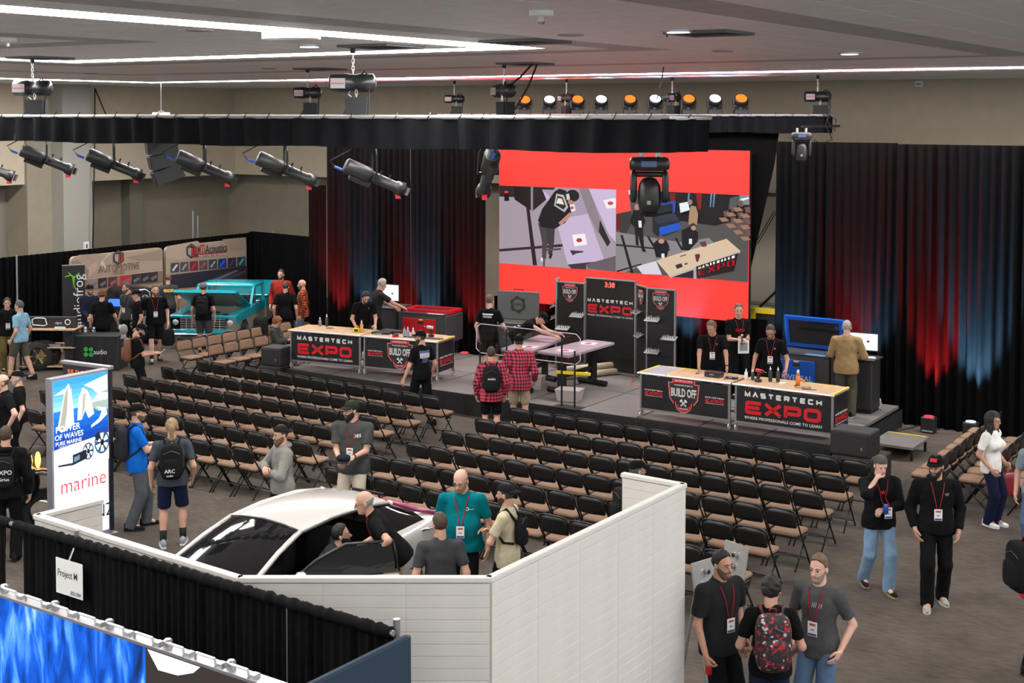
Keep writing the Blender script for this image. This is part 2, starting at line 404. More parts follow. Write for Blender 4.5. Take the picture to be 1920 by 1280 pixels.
for px, py, lb in ((170, 137, 'dark round downlight above the left pillars'), (505, 128, 'dark round downlight left of the middle hoist'), (375, 56, 'flat round speaker grille left of the white disc'), (1070, 65, 'flat round speaker grille under the ceiling detector'), (1355, 95, 'flat round speaker grille above the orange stage lights')):
    disc('ceiling_speaker', lb, 'speaker', px, py, .14, .015, mat('grille_grey', (.3, .3, .31), .6), None, 'round fittings in the ceiling')
disc('access_point', 'white round disc fixture overlapping the bright ceiling strip', 'fixture', 546, 59, .3, .1, WHITE)
for px, py, lb in ((1015, 20, 'white smoke detector on the ceiling above the stage lights'), (14, 72, 'white smoke detector at the left edge of the ceiling')):
    t = disc('smoke_detector', lb, 'detector', px, py, .1, .05, WHITE, None, 'smoke detectors')
    mb = MB(); mb.lathe([(.02, -.11), (.03, -.09), (.03, -.05)], 10); mb.build('sensor', CHROME, t)
def hatch(px, py, label, s=1.):
    p = un(px, py, CZ); t = thing('ceiling_hatch', label, 'hatch', p, ROOM, 'open square hatches for the hoist chains')
    mb = MB(); mb.box((-.32 * s, -.32 * s, -.012), (.32 * s, .32 * s, -.002)); mb.build('dark_panel', mat('hole_shade', (.012, .012, .014), .9), t)  # flat black panel under the tiles, the dark inside the hatch put into its colour
    mb = MB()
    for a, b in (((-.35, -.35), (.35, -.32)), ((-.35, .32), (.35, .35)), ((-.35, -.32), (-.32, .32)), ((.32, -.32), (.35, .32))):
        mb.box((a[0] * s, a[1] * s, -.03), (b[0] * s, b[1] * s, 0))
    o = mb.build('rim', mat('hatch_rim', (.12, .12, .12), .6), t)
hatch(715, 85, 'open ceiling hatch beside the largest hoist chain', 1.1)
hatch(1330, 60, 'open ceiling hatch beside the hanging black cable')
hatch(600, 128, 'open ceiling hatch above the small middle hoist')
hatch(985, 118, 'open ceiling hatch where two slanted cables hang')
hatch(985, 76, 'open dark hatch right of the bright strip corner', 1.1)
hatch(75, 107, 'open ceiling hatch above the leftmost hoist')
t = thing('wall_sensor', 'small white box high on the wall at the right', 'sensor', unv(1723, 157, 31.97), ROOM)
mb = MB(); mb.bbox((-.09, -.05, -.07), (.09, .03, .07), .012); mb.build('case', WHITE, t)
mb = MB(); mb.box((-.06, -.054, -.02), (.06, -.05, .0)); mb.build('slot', PLASTIC, t)
p = unv(281, 163, 30); t = thing('dome_camera', 'small black dome camera under the ceiling at left', 'camera', p, 0)
mb = MB(); mb.lathe([(.16, .25), (.16, .05)], 14); mb.build('base', PLASTIC, t); mb = MB(); mb.sphere((0, 0, .05), .15); mb.build('dome', mat('domeglass', (.01, .01, .01), .1), t, True)
t = thing('exit_plate', 'small white wall plate with a black mark beside the pillar', 'plate', W(-31.38, UV(unu(161, 462, -31.4))[1], unu(161, 462, -31.4).z), ROOM + PI / 2)
mb = MB(); mb.bbox((-.09, -.02, -.14), (.09, .02, .14), .008); mb.build('plate', WHITE, t); mb = MB(); mb.box((-.02, -.025, -.05), (.02, -.02, .07)); mb.build('mark', PLASTIC, t)

# ---- drapes
def drape(name, label, cat, P, z0, z1, wl=.2, amp=.045, mt=None, parent=None, group=None, flare=1., rows=4, seed=0, gather=None):
    rg = random.Random(seed); P = [Vector((p[0], p[1], 0)) for p in P]
    mb = MB(); L = sum((P[i + 1] - P[i]).length for i in range(len(P) - 1)); n = max(4, int(L / wl)) * 6
    ph = [rg.uniform(-.8, .8) for _ in range(n // 6 + 3)]; am = [rg.uniform(.5, 1.3) for _ in range(n // 6 + 3)]; sh = [rg.uniform(-.3, .3) for _ in range(n // 6 + 3)]
    acc = [0]
    for i in range(len(P) - 1): acc.append(acc[-1] + (P[i + 1] - P[i]).length)
    def at(s):
        s = max(0, min(L, s))
        for i in range(len(P) - 1):
            if s <= acc[i + 1] + 1e-9:
                d = (P[i + 1] - P[i]).normalized(); return P[i] + d * (s - acc[i]), Vector((d.y, -d.x, 0))
    V = []; F = []
    for j in range(rows + 1):
        t = j / rows; z = z1 + (z0 - z1) * t
        for i in range(n + 1):
            k = i // 6; f = i / 6; c = .5 - .5 * math.cos(2 * PI * (f - k)); a0 = am[k] * (.75 + .25 * t * flare)
            pos, nn = at(L * i / n + wl * .25 * sh[k] * t)
            d = amp * a0 * (math.sin(2 * PI * f + ph[k] * .0) + .4 * math.sin(PI * f + 1.7 * ph[k]))
            V.append(pos + nn * d + Vector((0, 0, z + (0 if j < rows else .01 * math.sin(f)))))
    m1 = n + 1
    F = [(j * m1 + i, j * m1 + i + 1, (j + 1) * m1 + i + 1, (j + 1) * m1 + i) for j in range(rows) for i in range(n)]
    me = fastmesh(name, V, F, mt or DRAPE, smooth=True)
    o = link(name, me, parent)
    if parent is None: tag(o, label, cat, group)
    return o
G = 'tall black stage drapes'
uR = UV(unv(1454, 400, 25.5))[0]; uM = UV(unv(1682, 400, 25.5))[0]
drape('stage_drape', 'tall black drape panel just right of the video wall', 'drape', [W(uR, 25.5), W(uM, 25.5)], 0, 5.38, .17, .05, group=G, seed=1)
drape('stage_drape', 'tall black drape panel at the right edge with blue light on it', 'drape', [W(uM, 25.5), W(-2.6, 25.5), W(2, 25.9)], 0, 5.36, .19, .06, group=G, seed=2)
uL0, uL1 = UV(unv(613, 400, 26.2))[0], UV(unv(911, 400, 26.2))[0]
um = UV(unv(770, 400, 26.2))[0]
drape('stage_drape', 'tall black drape panel behind the left computer desk with red light', 'drape', [W(uL0, 26.2), W(um, 26.2)], 0, 5.4, .17, .05, group=G, seed=3)
drape('stage_drape', 'tall black drape panel between red laser cutter and video wall', 'drape', [W(um, 26.2), W(uL1, 26.2)], 0, 5.4, .16, .05, group=G, seed=4)
drape('stage_drape', 'narrow dark drape return at left end of the stage drapes', 'drape', [W(uL0 - .35, 25.9), W(uL0 - .02, 26.2)], 0, 4.1, .15, .03, group=G, seed=5)
drape('stage_drape', 'black cloth hanging below the video wall behind the sign panels', 'drape', [W(-18.4, 27.15), W(-11.3, 27.15)], 0, 1.5, .2, .04, group=G, seed=6)
mb = MB(); a = [unv(x, y, 27.25) for x, y in ((1180, 240), (1462, 240), (1452, 310), (1404, 520), (1400, 520), (1400, 284), (1180, 284))]
mb.add(a, [tuple(range(7))]); o = mb.build('header_cloth', DRAPE); tag(o, 'black cloth swept back beside top right of the video wall', 'cloth')
m = o.modifiers.new('s', 'SOLIDIFY'); m.thickness = .02
# pipes with cable seen in the gap
t = tag(MB().tube([unv(1452, 395, 31), unv(1417, 455, 31)], .012, 6).tube([unv(1455, 398, 31), unv(1420, 458, 31)], .012, 6).build('slanted_cable', BLK), 'pair of thin slanted cables in the gap beside the drape', 'cable')
# ---- coloured uplights on the floor along the drapes
def uplight(px, v, col, e, label, zb=0., side=.42, size=48, tilt=.2):
    u = UV(unv(px, 700, v))[0]; p = W(u, v - side, zb)
    t = thing('uplight', label, 'light', p, ROOM, 'uplights washing the drapes')
    mb = MB(); mb.bbox((-.13, -.1, 0), (.13, .1, .30), .02); mb.build('case', PLASTIC, t)
    mb = MB(); mb.lathe([(.09, .3), (.09, .31)], 12); mb.build('lens', emat('lens_%s' % label[:4], col, 3), t)
    mb = MB(); mb.box((-.1, -.105, .03), (.1, -.1, .06)); mb.build('label_strip', mat('grey_print', (.3, .3, .3), .5), t)
    l = bpy.data.lights.new('uplight_beam', 'SPOT'); l.energy = e * 10; l.color = col; l.spot_size = rad(size); l.spot_blend = .8; l.shadow_soft_size = .08
    lo = bpy.data.objects.new('uplight_beam', l); C.objects.link(lo); lo.parent = t; lo.location = (0, 0, .33)
    lo.rotation_euler = (PI + tilt * -1, 0, 0)
RC, BC = (1., .02, .03), (.25, .6, 1.)
for px, v, col, e, lb in ((640, 26.2, RC, 260, 'red uplight at the left end of the drapes'), (690, 26.2, BC, 130, 'blue uplight behind the man at the computer'), (770, 26.2, RC, 170, 'red uplight behind the red laser cutter'), (808, 26.2, BC, 140, 'blue uplight right of the red laser cutter'), (890, 26.2, RC, 200, 'red uplight beside the video wall left edge'),
        (1600, 25.5, RC, 260, 'red uplight behind the man in the tan shirt'), (1640, 25.5, BC, 90, 'blue uplight behind the monitor on the right desk'), (1755, 25.5, RC, 420, 'red uplight standing alone on the carpet at the right'), (1833, 25.5, BC, 330, 'blue uplight behind the right hand chairs'), (1485, 25.5, BC, 110, 'blue uplight left of the blue laser cutter'),
        (1322, 27.15, RC, 120, 'red uplight below the video wall behind the right table'), (1290, 27.15, BC, 150, 'blue uplight below the video wall right of the sign'), (1010, 27.15, RC, 110, 'red uplight below the video wall behind the tool case')):
    uplight(px, v, col, e, lb, .4 if px in (1485, 1600, 1640) else 0.)
# ================================================================ stage
SZ = .4
us = [-7.81 - 1.2267 * k for k in range(11)]; vs = [21.55, 23.40, 25.25]
st = thing('stage', 'low platform stage of grey decks with a black pleated skirt', 'stage', (0, 0, 0), ROOM)
DECK = mat('deck', (.155, .143, .137), .55, noise=.12, nscale=1.5, bump=.1, bscale=40)
for i in range(10):
    for j in range(2):
        mb = MB(); mb.bbox((us[i + 1] + .018, vs[j] + .018, SZ - .06), (us[i] - .018, vs[j + 1] - .018, SZ), .004); mb.build('deck_panel', DECK, st)
mb = MB(); mb.box((us[10], vs[0] + .03, .0), (us[0] - .03, vs[2], SZ - .02)); mb.build('substructure', BLK, st)
mb = MB(); mb.box((us[10], vs[0] - .02, SZ - .1), (us[0], vs[0] + .015, SZ + .001)); mb.build('edge_rail', mat('rail_black', (.02, .02, .022), .4), st)
def skirt(P, seed):
    o = drape('skirt', None, None, P, .005, SZ - .06, .16, .022, mt=mat('skirt', (.008, .008, .009), .8), parent=None, seed=seed, rows=2)
    for k in ('label', 'category'):
        if k in o: del o[k]
    o.parent = st; o.matrix_parent_inverse = parent_inv(st)
skirt([W(us[10], vs[0] - .05), W(us[0], vs[0] - .05)], 11); skirt([W(us[0] + .04, vs[0] - .03), W(us[0] + .04, vs[2])], 12)
# black cloth of the walk-off steps at the right end
t = thing('stage_steps', 'low carpeted step platform with yellow edge beside the stage end', 'steps', W(-7.55, 22.75), ROOM)
mb = MB(); mb.bbox((0, 0, .2), (.75, .95, .25), .005); mb.build('tread', DECK, t)
mb = MB(); mb.box((.02, .9, .251), (.7, .95, .254)); mb.build('yellow_tape', mat('tape_yellow', (.75, .55, .02), .5), t)
for x in (.05, .68):
    for y in (.06, .86): MB().box((x, y, 0), (x + .04, y + .04, .2)).build('leg', BLK, t)

# ---------------------------------------------------------------- banner artwork
def expo_logo(parent, x0, z0, w, tag_line=True, y=-.004):
    """two-line wide lettering: white upper word, red lower word"""
    h = w * .36; th = w * .016
    nm = strokes('MASTERTECH', x0, z0 + h * .76, w, h * .20, w * .02, .32, y).build('lettering_white', LWHITE, parent)
    strokes('EXPO', x0, z0 + h * .16, w, h * .50, w * .045, .05, y).build('lettering_red', RED, parent)
    if tag_line:
        V, F = textmesh('WHERE PROFESSIONALS COME TO LEARN', w * .058, .012, 1.0, 'CENTER', 1.05)
        xs = [p[0] for p in V]; k = w / (max(xs) - min(xs))
        link('lettering_small', fastmesh('lettering_small', [(x0 + w / 2 + p[0] * k, y, z0 + h * .05 + p[1] * .85) for p in V], F, LWHITE, smooth=False), parent)
GREYL = mat('logo_grey', (.55, .56, .58), .5); DKR = mat('logo_edge', (.02, .018, .02), .5)
def build_logo(parent, cx, cz, s, y=-.004):
    """crest: red ribbon over two big words, wings, round foot with crossed tools"""
    def P(pts): return [(cx + a * s, cz + b * s) for a, b in pts]
    def slab(name, pts, mt, k): 
        q = P(pts); mb = MB(); mb.add([(a, y - k * .0012, b) for a, b in q], [tuple(range(len(q)))]); return mb.build(name, mt, parent)
    def arc(r, a0, a1, n, cz0=-.25): return [(r * math.cos(rad(a0 + (a1 - a0) * i / n)), cz0 + r * math.sin(rad(a0 + (a1 - a0) * i / n))) for i in range(n + 1)]
    wing = [(-.36, .5), (-.36, .35), (-.5, .35), (-.46, -.1), (-.33, -.28), (-.27, -.22), *arc(.27, 200, 340, 10), (.27, -.22), (.33, -.28), (.46, -.1), (.5, .35), (.36, .35), (.36, .5)]
    slab('crest_edge', [(a * 1.06, b * 1.06) for a, b in wing], GREYL, 0)
    slab('crest_red', [(a * 1.03, b * 1.03) for a, b in wing], RED, 1)
    slab('crest_field', [(a * .96, b * .96) for a, b in wing], DKR, 2)
    slab('ribbon', [(-.36, .5), (-.36, .37), (.36, .37), (.36, .5)], RED, 3)
    slab('foot_ring', arc(.245, 195, 345, 12), RED, 3); slab('foot_field', arc(.2, 180, 360, 12), DKR, 4)
    def tx(nm, txt, z, size, bold, sx, mt, w):
        V, F = textmesh(txt, size, bold, 1., 'CENTER'); xs = [p[0] for p in V]; k = w / (max(xs) - min(xs))
        link(nm, fastmesh(nm, [(cx + p[0] * k * s, y - .007, cz + (z + p[1] * sx) * s) for p in V], F, mt, smooth=False), parent)
    tx('ribbon_words', 'MASTERTECH EXPO', .435, .09, .012, .9, LWHITE, .6)
    tx('upper_words', 'ROCKFORD FOSGATE', .3, .08, .02, .8, LWHITE, .62)
    tx('big_words', 'BUILD OFF', .06, .28, .035, 1.25, mat('logo_silver', (.62, .63, .62), .45), .86)
    tx('lower_word', 'CHALLENGE', -.42, .07, .015, .9, LWHITE, .3)
    mb = MB()
    for sg in (-1, 1):
        d = Vector((sg * .7, 0, .7)); n = Vector((d.z, 0, -d.x))
        a = Vector((cx, y - .008, cz - .25 * s)); L = .13 * s; k = .018 * s
        mb.add([a - d * L - n * k, a + d * L - n * k, a + d * L + n * k, a - d * L + n * k], [(0, 1, 2, 3)])
        b = a + d * L * .85; mb.add([b - n * .05 * s - d * .03 * s, b + n * .05 * s - d * .03 * s, b + n * .05 * s + d * .03 * s, b - n * .05 * s + d * .03 * s], [(0, 1, 2, 3)])
    mb.build('crossed_tools', LWHITE, parent)

# ---------------------------------------------------------------- rolling demonstration tables
WOODT = mat('particle_board', (.47, .31, .19), .55, noise=.15, nscale=9)
TAPE = mat('tape_yellow', (.75, .55, .02), .5)
VINYL = mat('vinyl_top', (.42, .40, .47), .3, noise=.1, nscale=3)
def rolling_table(label, loc, rz, kind, left_end=False, right_end=False, vinyl=0.):
    """x along the front, front face at y=0, height .84"""
    L, Dp, Hh = 1.80, .76, .84
    t = thing('rolling_table', label, 'table', loc, rz, 'bannered rolling tables on the stage')
    mb = MB(); mb.bbox((.0, -.02, Hh - .035), (L, Dp, Hh), .006); top = mb.build('table_top', WOODT, t)
    if vinyl: MB().box((.01, -.01, Hh + .0005), (vinyl, Dp - .01, Hh + .002)).build('vinyl_cover', VINYL, top)
    mb = MB(); mb.tube([(-.02, -.035, Hh - .02), (L + .02, -.035, Hh - .02)], .02, 8); mb.build('front_rail', ALU, t)
    for x in ([.012] if left_end else []) + ([L - .035] if right_end else []) + ([vinyl] if vinyl else []):
        MB().box((x - .012, -.045, Hh + .001), (x + .03, Dp, Hh + .004)).build('tape', TAPE, top)
    MB().box((L * .1, Dp - .03, Hh + .001), (L * .9, Dp, Hh + .003)).build('tape', TAPE, top)
    for x in (.03, L - .03):
        for y in (.02, Dp - .05):
            mb = MB(); mb.box((x - .02, y - .02, .13), (x + .02, y + .02, Hh - .03)); mb.build('leg', ALU, t)
            c = thing_part('caster', t)
            mb = MB(); mb.lathe([(.02, -.016), (.055, -.014), (.062, -.008), (.062, .008), (.055, .014), (.02, .016)], 14, (x, y, .062), 'x'); mb.build('wheel', mat('caster_wheel', (.5, .5, .5), .3, .3), c)
            mb = MB(); mb.box((x - .03, y - .02, .06), (x - .022, y + .02, .14)); mb.box((x + .022, y - .02, .06), (x + .03, y + .02, .14)); mb.box((x - .03, y - .03, .125), (x + .03, y + .03, .14)); mb.build('fork', STEEL, c)
    for y in (.0, Dp - .05): MB().box((.05, y, .15), (L - .05, y + .035, .19)).build('lower_rail', ALU, t)
    bn = MB().box((.05, -.012, .19), (L - .05, -.002, Hh - .06)).build('front_banner', DBLACK, t)
    y = -.016
    if kind == 'expo':
        x0, w = .2, 1.4; expo_logo(bn, x0, .24, w, True, y)
    else:
        build_logo(bn, L * .5, .51, .58, y)
        expo_logo(bn, .12, .42, .36, True, y); expo_logo(bn, L - .48, .42, .36, True, y)
    if right_end:
        sb = MB().box((L - .012, .03, .19), (L - .002, Dp - .06, Hh - .06)).build('side_banner', DBLACK, t)
        e = thing_part('side_print', t, (L + .002, .06, .30), PI / 2); expo_logo(e, 0, 0, .58, True, -.002)
    return t
def thing_part(name, parent, loc=(0, 0, 0), rz=0):
    o = bpy.data.objects.new(name, None); C.objects.link(o); o.parent = parent; o.location = loc; o.rotation_euler = (0, 0, rz); return o
TR = W(-11.47, 21.63, SZ); rolling_table('rolling table with the crest banner between the two presenters at right', TR, ROOM, 'build', True, False, .55)
rolling_table('rolling table with large red letters at the right end of the stage', W(-9.60, 21.63, SZ), ROOM, 'expo', False, True)
la = rad(-25.); pL = un(541, 617, 1.24); dl = Vector((math.cos(la), math.sin(la), 0))
TLb = Vector((pL.x, pL.y, SZ)) + dl * .03
rolling_table('rolling table with large red letters at the left end of the stage', TLb, la, 'expo', True, False)
rolling_table('rolling table with the crest banner behind the walking man', TLb + dl * 1.86, la, 'build', False, True)
def on_table(o, base, rz, x, y, zr=0, z=.84):
    R = Matrix.Rotation(rz, 3, 'Z'); o.location = Vector((base[0], base[1], base[2] + z)) + R @ Vector((x, y, 0)); o.rotation_euler = (0, 0, rz + zr); return o
# small things on the tables
def bottle(label, mt, cap, h=.17, r=.03, grp='bottles on the tables', cat='bottle', name='bottle'):
    t = thing(name, label, cat, (0, 0, 0), 0, grp)
    MB().lathe([(r * .9, 0), (r, .01), (r, h * .7), (r * .45, h * .82), (r * .4, h * .88)], 12).build('body', mt, t, True)
    MB().lathe([(r * .5, h * .86), (r * .48, h * .95), (r * .2, h), (r * .1, h * 1.12)], 10).build('cap', cap, t, True); return t
def drill(label, col):
    t = thing('cordless_drill', label, 'drill', (0, 0, 0), 0, 'cordless drills on the tables')
    MB().cyl((-.08, 0, .2), (.07, 0, .2), .034, 12).build('motor_housing', col, t, True)
    MB().cyl((.07, 0, .2), (.13, 0, .2), .024, 12, .014).build('chuck', PLASTIC, t, True)
    MB().cyl((.13, 0, .2), (.19, 0, .2), .005, 6).build('bit', STEEL, t)
    mb = MB(); mb.add([(-.05, -.02, .17), (0, -.02, .17), (-.02, -.018, .05), (-.07, -.018, .05), (-.05, .02, .17), (0, .02, .17), (-.02, .018, .05), (-.07, .018, .05)], [(0, 1, 2, 3), (7, 6, 5, 4), (0, 4, 5, 1), (1, 5, 6, 2), (2, 6, 7, 3), (3, 7, 4, 0)]); mb.build('grip', PLASTIC, t)
    MB().bbox((-.1, -.04, 0), (.02, .04, .055), .008).build('battery', PLASTIC, t); return t
def kase(name, label, cat, size, mt, lid=None):
    t = thing(name, label, cat); x, y, z = size
    MB().bbox((-x, -y, 0), (x, y, z * .6), .01).build('base', mt, t); MB().bbox((-x, -y, z * .61), (x, y, z), .01).build('lid', lid or mt, t)
    MB().box((-x * .3, -y - .012, z * .5), (x * .3, -y, z * .68)).build('latch', STEEL, t); return t
DKP = mat('dark_grey_plastic', (.03, .03, .035), .45); REDP = mat('tool_red', (.5, .015, .02), .4); CLEAR = mat('clear_plastic', (.75, .8, .82), .08, trans=.85); WCAP = mat('white_cap', (.8, .8, .8), .4); BLUEP = mat('blue_plastic', (.03, .1, .45), .4); ORG = mat('tool_orange', (.75, .2, .02), .4); YEL = mat('tool_yellow', (.8, .6, .02), .45)
TR2 = W(-9.60, 21.63, SZ)
on_table(kase('tool_case', 'dark plastic tool case on the right demonstration table', 'case', (.15, .1, .09), DKP, mat('case_lid', (.04, .012, .014), .4)), TR, ROOM, 1.33, .33)
on_table(kase('small_box', 'small black and white box beside the dark tool case', 'box', (.11, .05, .06), DKP, mat('greyw', (.25, .25, .26), .4)), TR, ROOM, 1.68, .3)
on_table(bottle('white glue bottle in front of the red drill, left one', WCAP, WCAP), TR2, ROOM, .03, .43); on_table(bottle('dark bottle with white nozzle beside the red drill', DKP, WCAP), TR2, ROOM, .16, .42)
on_table(drill('red cordless drill standing on the right tables', REDP), TR2, ROOM, .34, .3, -.5)
on_table(bottle('black spray can with white cap nearest the drill', DKP, WCAP, .24, .034, 'spray cans on the right tables', 'spray can', 'spray_can'), TR2, ROOM, .47, .47)
on_table(bottle('black spray can with white cap at arm of glasses man', DKP, WCAP, .24, .034, 'spray cans on the right tables', 'spray can', 'spray_can'), TR2, ROOM, .6, .5)
t = thing('tape_roll', 'roll of white tape lying on the right table', 'tape'); MB().lathe([(.035, 0), (.06, 0), (.06, .03), (.035, .03)], 16).build('roll', mat('masking', (.7, .66, .55), .6), t); MB().lathe([(.02, .001), (.034, .001), (.034, .029), (.02, .029)], 16).build('core', WOODT, t); on_table(t, TR2, ROOM, .74, .35)
t = thing('heat_gun', 'orange and grey heat gun standing on end', 'heat gun'); MB().cyl((0, 0, 0), (0, 0, .17), .04, 12, .035).build('body', ORG, t, True); MB().cyl((0, 0, .17), (0, 0, .27), .03, 12, .024).build('nozzle', STEEL, t, True); MB().cyl((0, 0, .13), (.13, 0, .07), .02, 8).build('grip', ORG, t, True); on_table(t, TR2, ROOM, 1.0, .42)
def cable(name, label, pts, r, mt, cat='cable'):
    return tag(MB().tube(pts, r, 6).build(name, mt, None, True), label, cat)
q = lambda x, y: tuple(TR2 + Matrix.Rotation(ROOM, 3, 'Z') @ Vector((x, y, .845)))
cable('power_cord', 'thin black cord looping from the heat gun on the table', [q(1.0, .42), q(.98, .3), q(1.05, .2), q(1.2, .18), q(1.3, .25), q(1.25, .36), q(1.12, .3), q(1.2, .12), q(1.42, .2)], .006, PLASTIC)
for k, (x, y, a) in enumerate(((1.83, .45, .3), (1.75, .2, 0), (1.1, .4, 1.))):
    t = thing('hand_tool', ('small screwdriver lying beside the small box', 'red pen near the edge of right table', 'thin marker lying by the left presenter')[k], 'tool'); MB().cyl((-.05, 0, .01), (.02, 0, .01), .009, 8).build('handle', (REDP, REDP, DKP)[k], t); MB().cyl((.02, 0, .01), (.09, 0, .01), .004, 6).build('shaft', STEEL, t); on_table(t, TR, ROOM, x - .12, y, a)
# left pair
TL2 = TLb + dl * 1.86
for lb, x, y, mt, cp, h in (('clear squeeze bottle at far corner of left tables', .35, .66, CLEAR, WCAP, .18), ('dark bottle with white cap at back of left tables', .5, .7, DKP, WCAP, .24)):
    on_table(bottle(lb, mt, cp, h, .035), TLb, la, x, y)
on_table(bottle('white and orange spray can on the left tables', mat('can_orange', (.6, .3, .1), .4), WCAP, .24, .035, 'spray can', 'spray can', 'spray_can'), TLb, la, 1.62, .33)
t = thing('tape_measure', 'yellow and black tape measure on the left tables', 'tape measure'); MB().bbox((-.07, -.04, 0), (.07, .04, .09), .015).build('case', YEL, t); MB().box((-.03, -.042, .02), (.05, .042, .07)).build('grip', PLASTIC, t); on_table(t, TLb, la, 1.5, .3, .3)
on_table(kase('tool_case', 'open black tool tray in front of the bending man', 'case', (.2, .1, .05), DKP), TL2, la, .26, .33, .1)
on_table(kase('tool_case', 'flat black tool case behind the black tray', 'case', (.24, .12, .06), PLASTIC), TL2, la, .38, .55, -.1)
on_table(kase('small_box', 'small red and black box at front edge of table', 'box', (.06, .05, .06), REDP, DKP), TL2, la, .72, .12)
on_table(bottle('blue capped clear water bottle on left tables', CLEAR, BLUEP, .2, .033), TL2, la, .86, .25); on_table(bottle('clear bottle of water beside the blue capped one', mat('clear_blue', (.3, .45, .8), .1, trans=.6), WCAP, .2, .033), TL2, la, .97, .2); on_table(bottle('clear bottle third in the cluster on left tables', CLEAR, WCAP, .18, .033), TL2, la, 1.03, .32)
on_table(drill('black and white cordless drill on the left tables', mat('drill_white', (.5, .5, .5), .4)), TL2, la, 1.36, .45, 2.8)
on_table(kase('tool_pouch', 'red pouch of small tools by the water bottles', 'pouch', (.1, .06, .05), REDP), TL2, la, 1.1, .5, .4)
t = thing('metal_rule', 'long dark straightedge lying along the left table', 'ruler'); MB().box((-.45, -.035, 0), (.45, .035, .02)).build('blade', DKP, t); MB().box((-.45, -.037, .021), (.45, -.03, .023)).build('scale_edge', STEEL, t); on_table(t, TL2, la, 1.33, .22, .02)
for k, (x, y, a, mt) in enumerate(((.05, .5, .4, YEL), (.12, .6, .9, WCAP), (.6, .42, .2, STEEL), (.55, .63, 1.2, REDP), (.75, .5, .7, DKP), (.2, .2, .1, mat('greenp', (.1, .3, .12), .5)))):
    t = thing('hand_tool', ('yellow marker', 'white handled knife', 'steel pliers', 'red handled cutter', 'dark chisel', 'green marker')[k] + ' lying among the tools on the left tables', 'tool', (0, 0, 0), 0, 'loose hand tools'); MB().bbox((-.07, -.016, 0), (.03, .016, .024), .006).build('handle', mt, t); MB().box((.03, -.008, .006), (.11, .008, .016)).build('blade', STEEL, t); on_table(t, TL2, la, x, y, a)
cable('white_cable_coil', 'coiled thin cable lying on left table', [tuple(TLb + Matrix.Rotation(la, 3, 'Z') @ Vector((.75 + .09 * math.cos(a), .45 + .05 * math.sin(a), .85))) for a in [i * .6 for i in range(10)]], .006, DKP)

# ---------------------------------------------------------------- video wall
VW = 27.0
a0, a1 = UV(unv(936, 400, VW))[0], UV(unv(1404.5, 450, VW))[0]; z0, z1 = unv(1401.3, 604.5, VW).z, unv(1408.3, 282.5, VW).z
t = thing('video_wall', 'large video wall showing two live pictures between red bands', 'screen', W(a0, VW, 0), ROOM)
MB().box((0, .004, z0), (a1 - a0, .12, z1)).build('cabinet', PLASTIC, t)
Pn = -Vector((D2[0], D2[1], 0)); PR = Print(W(a0, VW), Pn)
b = lambda q: q
corn = [W(a0, VW, z1), W(a1, VW, z1), W(a1, VW, z0), W(a0, VW, z0)]
PR.poly(corn, (1., .055, .042), px=False)
def Z(pts): return [(920 + x / 3.556, 260 + y / 3.556) for x, y in pts]
def zp(pts, col): PR.poly(Z(pts), col)
# left picture: man bent over a bench
zp([(58, 312), (840, 338), (836, 885), (58, 828)], 'a397a3')
zp([(58, 312), (430, 325), (380, 400), (58, 385)], '2b2528'); zp([(230, 400), (250, 400), (310, 845), (282, 842)], '201c20'); zp([(58, 735), (500, 700), (500, 718), (58, 752)], '2c272c')
zp([(155, 316), (275, 320), (275, 482), (160, 405)], '131214'); zp([(283, 320), (375, 324), (372, 405), (283, 480)], '1c1a1c'); zp([(268, 320), (283, 320), (283, 484), (268, 480)], '8d888c')
zp([(90, 345), (122, 345), (124, 415), (92, 415)], '141214'); PR.ell(*Z([(105, 355)])[0], 4, 2.2, 'ff3a30')
zp([(590, 330), (660, 334), (735, 560), (722, 640), (640, 480)], '8c7f86')
zp([(655, 334), (840, 340), (838, 690), (790, 640)], 'cbb9d8'); zp([(750, 410), (820, 395), (840, 400), (838, 462), (775, 466)], 'f0eaf0'); PR.ell(*Z([(800, 430)])[0], 5.5, 3.5, 'c05050')
zp([(730, 540), (800, 690), (780, 720), (722, 620)], '2a2528')
zp([(345, 338), (595, 345), (760, 812), (515, 838), (452, 600)], 'c6b4d2'); zp([(345, 338), (595, 345), (650, 500), (540, 520)], 'a898ae')
zp([(545, 640), (630, 632), (645, 705), (560, 718)], 'f2eef4'); PR.ell(*Z([(592, 676)])[0], 5.5, 4, 'b83a3a')
zp([(515, 440), (560, 435), (568, 480), (525, 490)], 'ece6ee'); PR.ell(*Z([(545, 460)])[0], 3, 3, 'c05050')
zp([(530, 742), (560, 745), (618, 748), (620, 756), (570, 765), (548, 778)], '3c3440')
zp([(515, 838), (760, 812), (764, 824), (640, 842), (640, 870), (540, 866)], '3a343a')
zp([(640, 835), (836, 780), (836, 885), (650, 868)], '6a5a62')
zp([(318, 560), (430, 600), (400, 700), (350, 700)], '3a3638'); zp([(325, 580), (345, 690), (345, 800), (372, 800), (380, 690), (375, 600)], '454044'); zp([(375, 600), (388, 690), (385, 770), (412, 775), (425, 690), (430, 600)], '3b3639')
zp([(318, 545), (345, 470), (430, 350), (460, 333), (505, 345), (525, 420), (540, 490), (500, 560), (430, 600), (345, 590)], '121113')
zp([(440, 365), (490, 375), (520, 455), (495, 490), (425, 445)], 'b8b4b8'); zp([(448, 380), (482, 390), (505, 450), (488, 472), (436, 440)], '25211f'); zp([(452, 395), (478, 400), (492, 440), (440, 430)], 'e6e0dc')
PR.ell(*Z([(548, 380)])[0], 13, 11.5, '161416'); zp([(505, 370), (525, 365), (532, 400), (512, 410)], 'd8d0cc'); zp([(520, 400), (560, 418), (550, 440), (520, 432)], 'b98470')
